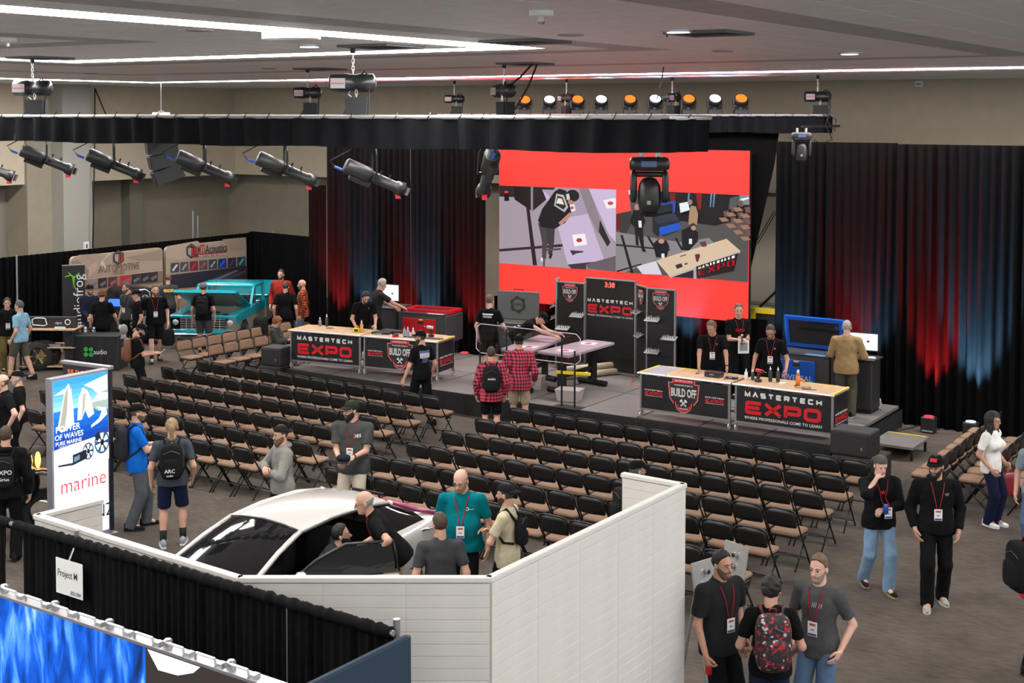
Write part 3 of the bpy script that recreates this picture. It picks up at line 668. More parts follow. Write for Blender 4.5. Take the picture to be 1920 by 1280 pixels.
zp([(530, 490), (550, 505), (470, 580), (455, 560)], 'b88a78'); zp([(355, 735), (470, 728), (475, 740), (365, 748), (365, 850), (352, 850)], '4c4650')
zp([(338, 790), (352, 795), (350, 820), (338, 815)], 'e8e2e6'); zp([(395, 765), (418, 768), (405, 800), (390, 795)], '222022')
# right picture: presenters behind a table
zp([(840, 338), (1728, 378), (1718, 955), (836, 885)], '54504f')
zp([(1000, 345), (1728, 378), (1726, 520), (1500, 580), (1080, 520), (1000, 430)], '141214'); zp([(840, 338), (920, 342), (940, 480), (842, 500)], 'ff4b42'); zp([(920, 342), (950, 344), (960, 375), (925, 372)], 'd8d4d0')
zp([(842, 500), (940, 480), (945, 560), (900, 640), (842, 600)], '3a3432'); zp([(842, 520), (870, 515), (868, 600), (842, 610)], '6a1518')
for x, c in ((1215, '7a1218'), (1390, '8a1418')): zp([(x - 18, 360), (x + 22, 362), (x + 16, 470), (x - 4, 470)], c)
for x in (1320, 1470, 1490): zp([(x, 362), (x + 12, 363), (x + 2, 455), (x - 6, 455)], '6a88b0')
zp([(1600, 395), (1660, 380), (1640, 470), (1590, 470)], '4e555c'); zp([(1665, 375), (1728, 378), (1728, 440), (1650, 440)], '7d868e'); zp([(1670, 400), (1726, 388), (1726, 400), (1675, 416)], 'e8eef2')
zp([(838, 620), (1280, 690), (1460, 660), (1500, 700), (1100, 810), (900, 890), (838, 885)], '8a8487'); zp([(870, 640), (885, 640), (958, 895), (938, 893)], '161416'); zp([(1045, 650), (1060, 650), (1110, 730), (1095, 735)], '161416'); zp([(840, 700), (1200, 735), (1200, 745), (840, 712)], '242024'); zp([(840, 880), (1010, 830), (1012, 840), (850, 888)], '242024'); zp([(1230, 660), (1245, 660), (1290, 740), (1275, 742)], '181618')
for r in range(3):
    for k in range(4):
        x, y = 1530 + k * 48 + r * 48, 545 + k * 42 - r * 34
        if x > 1715: continue
        zp([(x - 6, y - 18), (x + 40, y - 22), (x + 66, y + 2), (x + 18, y + 10)], '9a7462'); zp([(x + 24, y - 62), (x + 60, y - 66), (x + 64, y - 26), (x + 34, y - 26)], '6e5146')
zp([(1085, 520), (1240, 500), (1275, 560), (1270, 610), (1130, 660), (1085, 620)], '1c2230'); zp([(1130, 590), (1272, 556), (1272, 606), (1132, 646)], '1a56c0'); zp([(1085, 520), (1230, 492), (1262, 540), (1120, 566)], '30343c')
zp([(1085, 440), (1240, 412), (1240, 425), (1100, 452), (1100, 510), (1085, 512)], '1e4fae'); zp([(1222, 420), (1240, 415), (1236, 490), (1220, 494)], '1e4fae'); zp([(1105, 455), (1220, 430), (1218, 480), (1108, 505)], '20242c')
zp([(1258, 425), (1325, 412), (1340, 480), (1268, 500)], '20242a'); zp([(1264, 430), (1322, 419), (1334, 474), (1272, 492)], 'eaf0f4')
zp([(1340, 445), (1375, 450), (1390, 500), (1382, 575), (1325, 570), (1330, 500)], 'a88a68'); PR.ell(*Z([(1336, 422)])[0], 4.6, 5.5, '9a8272')
zp([(960, 475), (1005, 475), (1040, 545), (1020, 600), (965, 590), (935, 550)], '121113'); PR.ell(*Z([(982, 455)])[0], 4.6, 6, 'b0867a'); zp([(968, 590), (1022, 590), (1030, 720), (1045, 755), (1018, 750), (990, 640), (995, 715), (975, 705)], '161517'); zp([(992, 545), (1012, 545), (1015, 590), (995, 590)], 'e8e6ea')
zp([(1090, 700), (1120, 670), (1180, 675), (1200, 720), (1180, 790), (1110, 790)], '101012'); PR.ell(*Z([(1142, 668)])[0], 7, 6.5, '6a5046'); PR.ell(*Z([(1146, 682)])[0], 5.5, 4.5, 'c0907c'); zp([(1145, 765), (1165, 762), (1168, 792), (1148, 796)], 'e8e6ea')
zp([(1280, 610), (1330, 585), (1390, 620), (1390, 680), (1330, 745), (1285, 740)], '0f0f11'); PR.ell(*Z([(1356, 582)])[0], 6, 6, '3c302a'); PR.ell(*Z([(1360, 594)])[0], 4.5, 4.5, 'b88a76'); zp([(1330, 665), (1350, 665), (1350, 700), (1330, 700)], 'e8e6ea')
zp([(980, 850), (1110, 812), (1150, 905), (1020, 900)], 'd6d2dc'); zp([(1110, 810), (1580, 665), (1672, 745), (1200, 915)], 'd8bfa2'); zp([(1200, 915), (1672, 745), (1672, 758), (1210, 928)], 'b8b4b0')
zp([(1205, 925), (1360, 872), (1358, 928), (1240, 920)], '18161a'); zp([(1378, 850), (1660, 760), (1630, 880), (1385, 932)], '141215'); zp([(1360, 868), (1378, 860), (1380, 932), (1362, 930)], 'a8a6aa')
zp([(1240, 840), (1280, 828), (1290, 852), (1250, 866)], '2a282c'); zp([(1370, 770), (1400, 765), (1405, 780), (1390, 820), (1378, 815)], '5a2426'); zp([(1270, 780), (1310, 768), (1314, 774), (1274, 786)], '7a3a34'); zp([(1300, 830), (1320, 824), (1322, 834), (1304, 840)], '303034'); zp([(1400, 690), (1440, 680), (1450, 715), (1420, 720)], '6a3438')
mo = PR.build('live_picture', printmat('led_print', .74), t)
def led_words(txt, ptsA, ptsB, hA, hB, col, th):   # words along a slanted line of the picture
    mb = strokes(txt, 0, 0, 1, 1, th, .2, 0); V = []
    for x, _, zz in mb.v:
        p = (ptsA[0] + (ptsB[0] - ptsA[0]) * x, ptsA[1] + (ptsB[1] - ptsA[1]) * x - zz * (hA + (hB - hA) * x)); V.append(unpl(*Z([p])[0], W(a0, VW), Pn) + Pn * (.0006 * (PR.k + 4)))
    o = link('picture_words', fastmesh('picture_words', V, mb.f, emat('ledc_' + txt[:1], hexc(col), .74), smooth=False)); o.parent = t; o.matrix_parent_inverse = parent_inv(t)
led_words('MASTERTECH', (1392, 868), (1636, 792), 18, 18, 'f0eef0', .045); led_words('EXPO', (1392, 910), (1636, 842), 34, 42, 'd01820', .05)
for px in (1300,):
    p = unv(px, 270, VW); MB().cyl((p.x, p.y + .06, p.z - .08), (p.x, p.y + .06, p.z + .45), .02, 8).box((p.x - .3, p.y, p.z - .1), (p.x + .3, p.y + .1, p.z - .05)).build('hanging_bracket', STEEL, t).matrix_parent_inverse = parent_inv(t)

# ---------------------------------------------------------------- slat-wall sign
SV = 24.95
sg = thing('slat_wall_sign', 'tall black slat wall sign with clock and tool shelves', 'sign', W(0, 0, SZ), ROOM)
SLAT = mat('slat_black', (.013, .013, .014), .35)
def uu(px, v): return UV(unv(px, 620, v))[0]
def panel(name, A, B, zt, gz=None, frame=True):
    """upright panel between plan points A and B (u,v); local sheet"""
    A = Vector((*A, 0)); B = Vector((*B, 0)); d = (B - A).normalized(); L = (B - A).length; e = thing_part(name, sg, A, math.atan2(d.y, d.x))
    MB().box((0, 0, .02), (L, .03, zt)).build('board', SLAT, e)
    mb = MB(); z = .08
    while z < (gz or zt - .1): mb.box((.02, -.012, z), (L - .02, 0, z + .032)); z += .048
    o = mb.build('slats', SLAT, e); o['kind'] = 'stuff'
    if frame:
        mb = MB(); mb.box((-.012, -.018, 0), (.012, .035, zt)); mb.box((L - .012, -.018, 0), (L + .012, .035, zt)); mb.box((0, -.018, zt - .012), (L, .035, zt + .012)); mb.box((0, -.018, 0.03), (L, .035, .055)); mb.build('frame', ALU, e)
    return e, L
zt = unv(1146, 524, SV).z - SZ
e, L = panel('centre_panel', (uu(1098.5, SV), SV), (uu(1191, SV), SV), zt, zt * .48)
expo_logo(e, .05, zt * .60, L - .1, True, -.02)
MB().box((L * .38, -.03, zt - .19), (L * .62, 0, zt - .05)).build('clock', PLASTIC, e)
CLK = emat('clock_digits', (1, .05, .03), 4)
text('clock_digits', '3:38', e, CLK, (L * .5, -.032, zt - .12), .15, .012, .95)
def shelf(e, x, z, w, lab):
    s = thing_part('tool_tray', sg, e.location + Matrix.Rotation(e.rotation_euler.z, 3, 'Z') @ Vector((x, 0, z)), e.rotation_euler.z); R = Matrix.Rotation(rad(25), 3, 'X')
    MB().box((-w / 2, -.17, -.008), (w / 2, -.01, .0), R, (0, 0, 0)).build('tray', STEEL, s)
    mb = MB()
    for k in range(6):
        for r in range(2): x0 = -w / 2 + w * (k + .5) / 6; mb.cyl(R @ Vector((x0, -.05 - .07 * r, 0)), R @ Vector((x0, -.05 - .07 * r, .03 + .015 * ((k * 7 + r * 3) % 3))), .011, 6)
    o = mb.build('bits', CHROME if lab % 2 else ALU, s); o['kind'] = 'stuff'
A1 = (uu(1042.5, SV - .05), SV - .05); B1 = (uu(1096, SV - .05), SV - .05); zl = unv(1070, 529, SV).z - SZ
e, L1 = panel('left_panel', A1, B1, zl, zl * .78); build_logo(e, L1 / 2, zl - .22, .36, -.02)
shelf(e, L1 * .8, zl * .66, .32, 0); shelf(e, L1 * .3, zl * .50, .32, 1)
e, Lx = panel('left_wing', (A1[0] - .16, A1[1] + .35), A1, zl + .03, zl * .6); MB().box((.02, -.02, zl * .78), (Lx - .02, -.014, zl)).build('red_print', RED, e); build_logo(e, Lx / 2, zl - .25, .2, -.024)
shelf(e, Lx * .3, zl * .72, .3, 1); shelf(e, Lx * .3, zl * .58, .28, 0); shelf(e, Lx * .5, zl * .4, .28, 1)
A2 = (uu(1213, SV - .35), SV - .35); B2 = (uu(1265.5, SV - .35), SV - .35); zr = unv(1240, 542, SV - .35).z - SZ
e, L2 = panel('right_panel', A2, B2, zr, zr * .8); build_logo(e, L2 / 2, zr - .22, .36, -.02)
shelf(e, L2 * .25, zr * .70, .32, 0); shelf(e, L2 * .85, zr * .52, .34, 1); shelf(e, L2 * .25, zr * .36, .32, 0)
e, L3 = panel('right_wing', (uu(1194, SV), SV), A2, zr, zr * .78); build_logo(e, L3 / 2, zr - .22, .28, -.024); shelf(e, L3 * .3, zr * .74, .3, 1); shelf(e, L3 * .5, zr * .5, .28, 0)
for k, (x, y) in enumerate(((0, 0), (-.075, .14), (-.037, .07))):
    p = un(1105 + 0, 702, SZ) ; o = MB().cyl((-.75, 0, .07), (.75, 0, .07), .07, 12).build('rolled_carpet', mat('roll_beige', (.5, .42, .3), .8), None, True, W(*UV(p), SZ + .001) + Vector((x + .05, y - .25, .122 if k == 2 else 0)), rad(28)); tag(o, ('front', 'middle', 'rear')[k] + ' beige roll lying at the foot of the sign', 'roll', 'beige rolls')

# ---------------------------------------------------------------- build-off benches (black height-adjustable frames)
BTOP = mat('bench_top', (.33, .27, .31), .35, noise=.08, nscale=5)
def bench(label, tc, z=.85):
    """tc: four corners of the top (pixels); top is put at height z above the stage"""
    P = [un(x, y, SZ + z) for x, y in tc]; t = thing('work_bench', label, 'bench', (0, 0, 0), 0, 'adjustable work benches')
    mb = MB(); V = [p + Vector((0, 0, -.045)) for p in P] + list(P); mb.add(V, [(3, 2, 1, 0), (4, 5, 6, 7), (0, 1, 5, 4), (1, 2, 6, 5), (2, 3, 7, 6), (3, 0, 4, 7)]); mb.build('bench_top', BTOP, t)
    mid = lambda a, b, k: a + (b - a) * k
    e1 = mid(mid(P[0], P[3], .5), mid(P[1], P[2], .5), .18); e2 = mid(mid(P[0], P[3], .5), mid(P[1], P[2], .5), .82)
    d = (P[3] - P[0]).normalized(); ax = (P[1] - P[0]).normalized(); w = (P[3] - P[0]).length
    for e in (e1, e2):
        b = Vector((e.x, e.y, SZ)); R = Matrix(((ax.x, d.x, 0), (ax.y, d.y, 0), (0, 0, 1)))
        mb = MB(); V = [b + R @ Vector(q) for q in ((-.08, -.06, .1), (.08, -.06, .1), (.08, .06, .1), (-.08, .06, .1), (-.08, -.06, z - .05), (.08, -.06, z - .05), (.08, .06, z - .05), (-.08, .06, z - .05))]
        mb.add(V, [(3, 2, 1, 0), (4, 5, 6, 7), (0, 1, 5, 4), (1, 2, 6, 5), (2, 3, 7, 6), (3, 0, 4, 7)]); mb.build('column', BLK, t)
        mb = MB(); mb.tube([b + d * -w * .45 + Vector((0, 0, .06)), b + d * w * .45 + Vector((0, 0, .06))], .055, 6); mb.build('foot', BLK, t)
        for s in (-1, 1):
            mb = MB(); mb.cyl(b + d * s * w * .42, b + d * s * w * .42 + Vector((0, 0, .05)), .03, 8); mb.build('caster', RUBBER, t)
    mb = MB(); mb.tube([Vector((e1.x, e1.y, SZ + .35)), Vector((e2.x, e2.y, SZ + .35))], .05, 6); mb.build('crossbar', BLK, t)
    return t, P
b1, P1 = bench('long bench nearer the sign with two card targets', [(1008, 658), (1102, 636), (1152, 642), (1066, 667)])
b2, P2 = bench('long bench the bending man in black works at', [(940, 653), (1012, 627), (1056, 634), (986, 663)])
def cardtarget(label, px, py, P, s=.17):
    p = un(px, py, P[0].z); t = thing('paper_card', label, 'card', p + Vector((0, 0, .001)), rad(-20), 'printed cards on the benches')
    MB().box((-s, -s * .8, 0), (s, s * .8, .003)).build('sheet', mat('cardw', (.7, .62, .62), .5), t); MB().lathe([(.075, .003), (.075, .004)], 14).build('red_mark', RED, t); MB().lathe([(.025, .0042), (.025, .005)], 10).build('black_mark', PLASTIC, t)
cardtarget('white card with red mark at far end of right bench', 1103, 644, P1); cardtarget('white card with red mark at near end of right bench', 1060, 657, P1); cardtarget('white card with red mark beside the bending man', 992, 650, P2)
on = un(1060, 690, SZ)
for lb, px, py, sz, mt in (('grey plastic tub on the floor under the right bench', 1068, 750, (.24, .17, .2), mat('tub', (.42, .38, .36), .6)), ('beige box on the floor under the left bench', 1005, 728, (.16, .14, .24), mat('tub2', (.4, .36, .32), .6)), ('small black case under the right bench end', 1100, 700, (.2, .15, .18), DKP)):
    p = un(px, py, SZ); t = thing('storage_tub', lb, 'tub', p, rad(-20)); x, y, z = sz
    mb = MB(); mb.add([(-x * .85, -y * .85, 0), (x * .85, -y * .85, 0), (x * .85, y * .85, 0), (-x * .85, y * .85, 0), (-x, -y, z), (x, -y, z), (x, y, z), (-x, y, z)], [(3, 2, 1, 0), (0, 1, 5, 4), (1, 2, 6, 5), (2, 3, 7, 6), (3, 0, 4, 7)]); mb.build('body', mt, t); MB().box((-x * 1.05, -y * 1.05, z), (x * 1.05, y * 1.05, z + .025)).build('lid', mt, t)
for lb, px, py, dz in (('red power tool hanging at the right bench end', 1134, 668, .5), ('red and yellow tool on the bench shelf', 1092, 690, .42)):
    t = drill(lb, REDP); t['group'] = 'tools on the benches'; t.location = un(px, py + 22, SZ) + Vector((0, 0, dz)); t.rotation_euler = (0, 0, .6)
MB().bbox((-.35, -.03, 0), (.35, .03, .06), .01).build('shelf_bar', YEL, b1, loc=un(1075, 742, SZ) + Vector((0, 0, .42)), rz=rad(-20))
# clear acrylic guard on posts
gd = thing('acrylic_guard', 'clear acrylic guard panel on black posts before the benches', 'guard', (0, 0, 0), 0)
ga = un(899, 739, SZ); gb = un(1090, 767, SZ)
dv = (gb - ga); N2 = Vector((-dv.y, dv.x, 0)).normalized()
q4 = [unpl(x, y, gb, N2) for x, y in ((894, 606), (1088, 627), (1088, 684), (893, 660))]
ACR = bpy.data.materials.new('acrylic'); ACR.use_nodes = True; nt = ACR.node_tree; nt.nodes.clear()
g_ = nt.nodes.new('ShaderNodeBsdfGlossy'); g_.inputs['Roughness'].default_value = .03; tr = nt.nodes.new('ShaderNodeBsdfTransparent'); tr.inputs[0].default_value = (.93, .92, .95, 1); mx = nt.nodes.new('ShaderNodeMixShader'); oo = nt.nodes.new('ShaderNodeOutputMaterial')
mx.inputs[0].default_value = .07; nt.links.new(tr.outputs[0], mx.inputs[1]); nt.links.new(g_.outputs[0], mx.inputs[2]); nt.links.new(mx.outputs[0], oo.inputs[0])
MB().add([p + N2 * .005 for p in q4], [(0, 1, 2, 3)]).build('sheet', ACR, gd)
def lerp(a, b, k): return a + (b - a) * k
rim = []
for i in range(4):
    a, b = q4[i], q4[(i + 1) % 4]; rim += [lerp(a, b, .04 if i % 2 == 0 else .14), lerp(a, b, .96 if i % 2 == 0 else .86)]
MB().tube(rim, .009, 6, closed=True).build('edge', mat('acr_edge', (.62, .55, .66), .25), gd)
for k in (.035, .3, .83, .95):
    b = lerp(q4[3], q4[2], k); p = lerp(q4[0], q4[1], k); MB().tube([(b.x, b.y, SZ + .01), (p.x, p.y, p.z - .05 if k in (.3, .83) else b.z + .25)], .018, 8).build('post', BLK, gd)
for k in (.89, .17):
    b = lerp(q4[3], q4[2], k); MB().box((-.28, -.16, 0), (.28, .16, .012)).build('foot_plate', BLK, gd, loc=(b.x, b.y, SZ + .001), rz=math.atan2(dv.y, dv.x))
# tool cabinet with raised lid behind the benches
p = un(975, 690, SZ); t = thing('tool_cabinet', 'dark grey tool cabinet with raised lid and gear emblem', 'cabinet', un(965, 672, SZ), rad(-20))
MB().bbox((-.5, -.25, .1), (.5, .25, .85), .01).build('body', mat('cab_grey', (.06, .065, .065), .4), t)
lid = MB().bbox((-.5, .22, .86), (.5, .26, 1.5), .008).build('lid', mat('cab_lid', (.085, .09, .088), .45), t)
mb = MB(); n = 24
ringp = [((.17 if k % 4 < 2 else .2) * math.cos(2 * PI * k / n), (.17 if k % 4 < 2 else .2) * math.sin(2 * PI * k / n)) for k in range(n)]
mb.add([(x, .214, 1.2 + z) for x, z in ringp], [tuple(range(n))]); mb.build('gear_emblem', PLASTIC, lid)
MB().add([(.12 * math.cos(2 * PI * k / 20), .212, 1.2 + .12 * math.sin(2 * PI * k / 20)) for k in range(20)], [tuple(range(20))]).build('emblem_centre', mat('cab_lid', None), lid)
strokes('EXPO', -.1, 1.165, .2, .07, .014, .1, .21).build('emblem_words', PLASTIC, lid)
for z in (.2, .42, .64): MB().box((-.46, -.258, z), (.46, -.25, z + .19)).build('drawer', mat('cab_drawer', (.045, .05, .05), .35), t)
for x in (-.42, .42):
    for y in (-.18, .18): MB().lathe([(.02, -.015), (.05, -.015), (.05, .015), (.02, .015)], 10, (x, y, .05), 'x').build('caster', RUBBER, t)
MB().tube([(-.12, .26, 1.5), (-.1, .26, 1.54), (.1, .26, 1.54), (.12, .26, 1.5)], .012, 6).build('lid_handle', PLASTIC, lid)

# ---------------------------------------------------------------- laser cutters and computer desks
def cutter(label, loc, rz, col, lidopen, logo=None):
    t = thing('laser_cutter', label, 'laser cutter', loc, rz, 'laser cutting machines')
    MB().bbox((-.62, -.42, .32), (.62, .42, .95), .015).build('body', mat('cutter_grey', (.05, .05, .055), .4), t)
    fp = MB().bbox((-.5, -.435, .34), (.35, -.42, .86), .006).build('front_door', col, t)
    MB().box((-.1, -.445, .74), (.04, -.436, .80)).build('door_handle', PLASTIC, fp); MB().box((-.08, -.442, .82), (.02, -.436, .85)).build('warning_label', YEL, fp)
    if logo: text('lettering', logo, fp, mat('logo_pale', (.5, .6, .75), .4), (-.08, -.438, .52), .15, .01, 1.0); text('lettering', 'LASER SYSTEMS', fp, mat('logo_pale', None), (-.05, -.438, .43), .06, .0, 1.2)
    MB().box((-.6, -.42, .951), (.6, -.24, .975)).build('control_ledge', DKP, t); MB().box((.1, -.4, .976), (.5, -.28, .98)).build('control_panel', mat('panel_blue', (.1, .3, .6), .3) if logo else mat('panel_grey', (.4, .4, .42), .4), t)
    lid = thing_part('lid', t, (0, .4, .97)); mb = MB(); 
    if lidopen: lid.rotation_euler = (rad(-78), 0, 0)
    for lo, hi in (((-.6, -.62, 0), (.6, -.55, .07)), ((-.6, -.07, 0), (.6, 0, .07)), ((-.6, -.55, 0), (-.52, -.07, .07)), ((.52, -.55, 0), (.6, -.07, .07))): MB().box(lo, hi).build('lid_frame', col, lid)
    MB().box((-.52, -.55, .02), (.52, -.07, .03)).build('lid_glass', mat('dark_glass', (.012, .012, .014), .08), lid)
    for x in (-.5, .5):
        for y in (-.3, .3): MB().box((x - .05, y - .05, .1), (x + .05, y + .05, .32)).build('leg', BLK, t); MB().lathe([(.02, -.02), (.05, -.02), (.05, .02), (.02, .02)], 10, (x, y, .05), 'x').build('caster', RUBBER, t)
    return t
BLUEC = mat('cutter_blue', (.008, .09, .5), .35); REDC = mat('cutter_red', (.5, .01, .018), .35)
cutter('blue laser cutter with its lid raised beside the tan shirt man', un(1512, 752, SZ), ROOM - .03, BLUEC, True, 'UNIVERSAL')
cutter('red laser cutter with closed lid at the left of the stage', un(808, 662, SZ), rad(-25), REDC, False)
def desk(label, loc, rz, mon=True, D=.35):
    t = thing('computer_desk', label, 'desk', loc, rz, 'dark computer desks on the stage')
    MB().bbox((-.4, -D, .06), (.4, D, .98), .02).build('cabinet', mat('desk_dark', (.022, .022, .024), .5), t); MB().bbox((-.44, -D - .03, .98), (.44, D + .03, 1.01), .008).build('desk_top', mat('desk_top', (.05, .05, .05), .35), t)
    MB().box((-.38, -D + .02, 0), (.38, D - .02, .06)).build('plinth', BLK, t); return t
def monitor(label, loc, rz, w=.56, h=.34):
    t = thing('monitor', label, 'monitor', loc, rz, 'computer monitors')
    MB().box((-w / 2, 0, .1), (w / 2, .04, .1 + h)).build('case', PLASTIC, t); MB().box((-w / 2 + .015, -.004, .118), (w / 2 - .015, 0, .1 + h - .015)).build('screen', emat('monitor_glow', (.8, .9, 1.), .95), t)
    MB().box((.12 * w, -.006, .26), (.2 * w, -.0045, .30)).build('screen_window', mat('scrwin', (.35, .03, .06), .4), t)
    MB().box((-.03, .01, 0), (.03, .04, .15)).build('stand', PLASTIC, t); MB().box((-.12, -.07, 0), (.12, .1, .012)).build('foot', PLASTIC, t); return t
dp = un(1634, 777, SZ) - Matrix.Rotation(ROOM, 3, 'Z') @ Vector((.4, -.24, 0)); desk('dark computer desk at the right end of the stage', dp, ROOM, D=.24)
RZ_ = Matrix.Rotation(ROOM, 3, 'Z'); monitor('bright monitor in front of the man in the tan shirt', dp + RZ_ @ Vector((.12, .08, 1.011)), ROOM + .1)
t = thing('keyboard', 'pale keyboard and papers beside the right monitor', 'keyboard', dp + RZ_ @ Vector((.22, -.14, 1.012)), ROOM); MB().bbox((-.2, -.07, 0), (.2, .07, .03), .006).build('case', mat('keyb', (.55, .55, .56), .5), t); MB().box((-.18, -.055, .03), (.18, .05, .036)).build('keys', WHITE, t)
dq = un(735, 655, SZ); desk('dark computer desk behind the left tables', dq + Vector((-.1, .25, 0)), rad(-25)); monitor('bright monitor beside the grey haired man at left', dq + Vector((-.08, .25, 1.011)), rad(-30), .55, .4)
t = bottle('small water bottle standing at the right stage edge', CLEAR, WCAP, .2, .035); t.location = un(1650, 768, SZ)
# stage speakers
GRI = mat('speaker_grille', (.012, .012, .0125), .55, bump=.4, bscale=300)
def speaker(label, loc, rz, w, d, h, nm='loudspeaker'):
    t = thing(nm, label, 'speaker', loc, rz, 'black loudspeakers by the stage')
    MB().bbox((-w, -d, 0), (w, d, h), .02).build('cabinet', mat('spk_cab', (.016, .016, .017), .6), t); MB().bbox((-w + .03, -d - .012, .03), (w - .03, -d + .005, h - .03), .008).build('grille', GRI, t)
    MB().box((w - .001, -.08, h * .5), (w + .006, .08, h * .62)).build('side_handle', PLASTIC, t); MB().box((w * .55, -d - .016, h * .3), (w * .62, -d - .012, h * .42)).build('badge', ALU, t); return t
sp = un(1612, 905, 0); sp = W(-7.2, 21.2)
speaker('large black subwoofer on the floor at the right stage corner', W(-7.14, 21.1), ROOM, .38, .36, .46, 'subwoofer'); speaker('black loudspeaker lying on the subwoofer at right', W(-7.22, 21.02, .461), ROOM, .33, .25, .40)
sl = un(519, 722, 0); speaker('black subwoofer on the floor at the left stage end', sl, rad(-25), .27, .27, .46, 'subwoofer'); speaker('black loudspeaker on the subwoofer at left', sl + Vector((0, 0, .461)), rad(-25), .25, .24, .40)
# yellow framed machine behind the drape gap
t = thing('floor_scrubber', 'yellow and black machine half hidden beside the drape', 'machine', unv(1440, 660, 27.6) * 1 , ROOM); t.location.z = 0
MB().bbox((-.25, -.2, .0), (.35, .3, 1.6), .03).build('body', DKP, t); mb = MB(); mb.box((-.3, -.26, .9), (-.2, -.2, 1.7)); mb.box((-.3, -.26, 1.6), (.35, -.2, 1.72)); mb.build('yellow_frame', YEL, t); MB().tube([(-.2, 0, 1.7), (.3, 0, 2.2)], .03, 8).build('handle', BLK, t)
# cables on the floor at the right
for k, pts in enumerate((((1660, 812), (1690, 806), (1715, 800), (1740, 790), (1760, 806)), ((1650, 832), (1672, 838), (1700, 836), (1690, 826), (1668, 824), (1660, 832), (1684, 842)), ((1655, 836), (1675, 828), (1697, 832), (1680, 840), (1660, 838)))):
    cable('floor_cable', ('black cable running from the stage end to the drape', 'loop of black cable on the carpet by the step', 'second tangled loop of cable by the step')[k], [un(x, y, .01) for x, y in pts], .012, RUBBER)
cable('orange_cord', 'thin orange cord on the stage behind the right table', [un(x, y, SZ + .008) for x, y in ((1186, 706), (1190, 712), (1182, 718), (1190, 722), (1204, 722))], .007, mat('cord_orange', (.6, .15, .04), .5))
# ================================================================ folding chairs
PAD = mat('seat_fabric', (.245, .155, .103), .85, noise=.12, nscale=30, bump=.2, bscale=200, spec=.2)
CFR = mat('chair_frame', (.008, .0075, .0075), .4, .1)
def chair_proto():
    t = thing('folding_chair', 'x', 'chair')
    def pad(x0, x1, y0, y1, z0, z1, r=.05):      # rounded cushion
        V, F = superq(((x0 + x1) / 2, (y0 + y1) / 2, (z0 + z1) / 2), ((x1 - x0) / 2, (y1 - y0) / 2, (z1 - z0) / 2), .32, 20, 6); return MB().add(V, F)
    s = pad(-.205, .205, -.17, .235, .425, .475).build('seat', PAD, t, True)
    MB().bbox((-.19, -.16, .405), (.19, .215, .43), .006).build('seat_pan', CFR, s)
    # back rest: curved metal panel, padded on the front
    def curve(z, off, n=10):
        out = []
        for i in range(n + 1):
            a = -1 + 2 * i / n; k = (z - .575) / .225; w = .208 if k < .7 else .208 - .055 * ((k - .7) / .3) ** 2
            out.append(Vector((a * w, -.255 + .035 * (1 - k) + off - .03 * (1 - a * a), z)))
        return out
    def shell(o0, o1, z0, z1):
        mb = MB(); zs = [z0 + (z1 - z0) * i / 4 for i in range(5)]; n = 11
        V = [p for z in zs for p in curve(z, o0)] + [p for z in zs for p in curve(z, o1)]; B = 5 * n; F = []
        for j in range(4):
            for i in range(10): a = j * n + i; F += [(a, a + 1, a + n + 1, a + n), (B + a + n, B + a + n + 1, B + a + 1, B + a)]
        for i in range(10): F += [(B + i, B + i + 1, i + 1, i), (4 * n + i, 4 * n + i + 1, B + 4 * n + i + 1, B + 4 * n + i)]
        for j in range(4): F += [(j * n, j * n + n, B + j * n + n, B + j * n), (B + j * n + 10, B + j * n + n + 10, j * n + n + 10, j * n + 10)]
        return mb.add(V, F)
    b = shell(-.012, .004, .57, .80).build('backrest', CFR, t, True); shell(.005, .024, .58, .79).build('back_pad', PAD, b, True)
    r = .012
    top = [(-.222, -.205, .62), (-.218, -.235, .72), (-.19, -.262, .79), (-.13, -.275, .808), (0, -.28, .812), (.13, -.275, .808), (.19, -.262, .79), (.218, -.235, .72), (.222, -.205, .62)]
    MB().tube([(-.222, .205, .0), (-.222, -.05, .38)] + top + [(.222, -.05, .38), (.222, .205, .0)], r, 6).build('front_frame', CFR, t, True)
    for x in (-.205, .205): MB().tube([(x, .15, .43), (x, -.24, 0)], .0115, 6).build('rear_leg', CFR, t, True)
    MB().tube([(-.222, .15, .085), (.222, .15, .085)], .009, 6).build('stretcher', CFR, t, True)
    MB().tube([(-.205, -.135, .12), (-.18, -.12, .17), (.18, -.12, .17), (.205, -.135, .12)], .009, 6).build('stretcher', CFR, t, True)
    for x in (-.235, .235): MB().box((x - .006, -.1, .38), (x + .006, .03, .44)).build('hinge_plate', CFR, t)
    return t
PROTO = chair_proto(); PUSED = [0]
def put_chair(loc, face, label, group):
    rz = face - PI / 2                       # the chair faces +y in its own frame
    if not PUSED[0]: PUSED[0] = 1; o = PROTO; o.location = loc; o.rotation_euler = (0, 0, rz); o['label'] = label
    else: o = dup(PROTO, loc, rz, label)
    o['group'] = group; return o
ORD = ['first', 'second', 'third', 'fourth', 'fifth', 'sixth', 'seventh', 'eighth', 'ninth', 'tenth', 'eleventh', 'twelfth', 'thirteenth', 'fourteenth']
ROWN = ['front row by the stage', 'second row from the stage', 'third row from the stage', 'fourth row from the stage', 'fifth row from the stage', 'back row']
rowang = rad(-35.); rd = Vector((math.cos(rowang), math.sin(rowang), 0)); fd = Vector((-rd.y, rd.x, 0))
RW = {'left': [((380, 675.6), (805, 742)), ((312.5, 688.8), (742.8, 760)), ((243, 702.8), (690, 779)), ((189, 720), (642, 804)), ((86, 733), (560, 826)), ((58, 768), (451, 838.6))],
      'right': [((972, 766), (1601, 862.7)), ((907, 786), (1553, 890.5)), ((846.8, 807.5), (1513.5, 920)), ((780, 830), (1463, 953)), ((705, 854), (1406, 988)), ((627, 878), (1350, 1034))]}
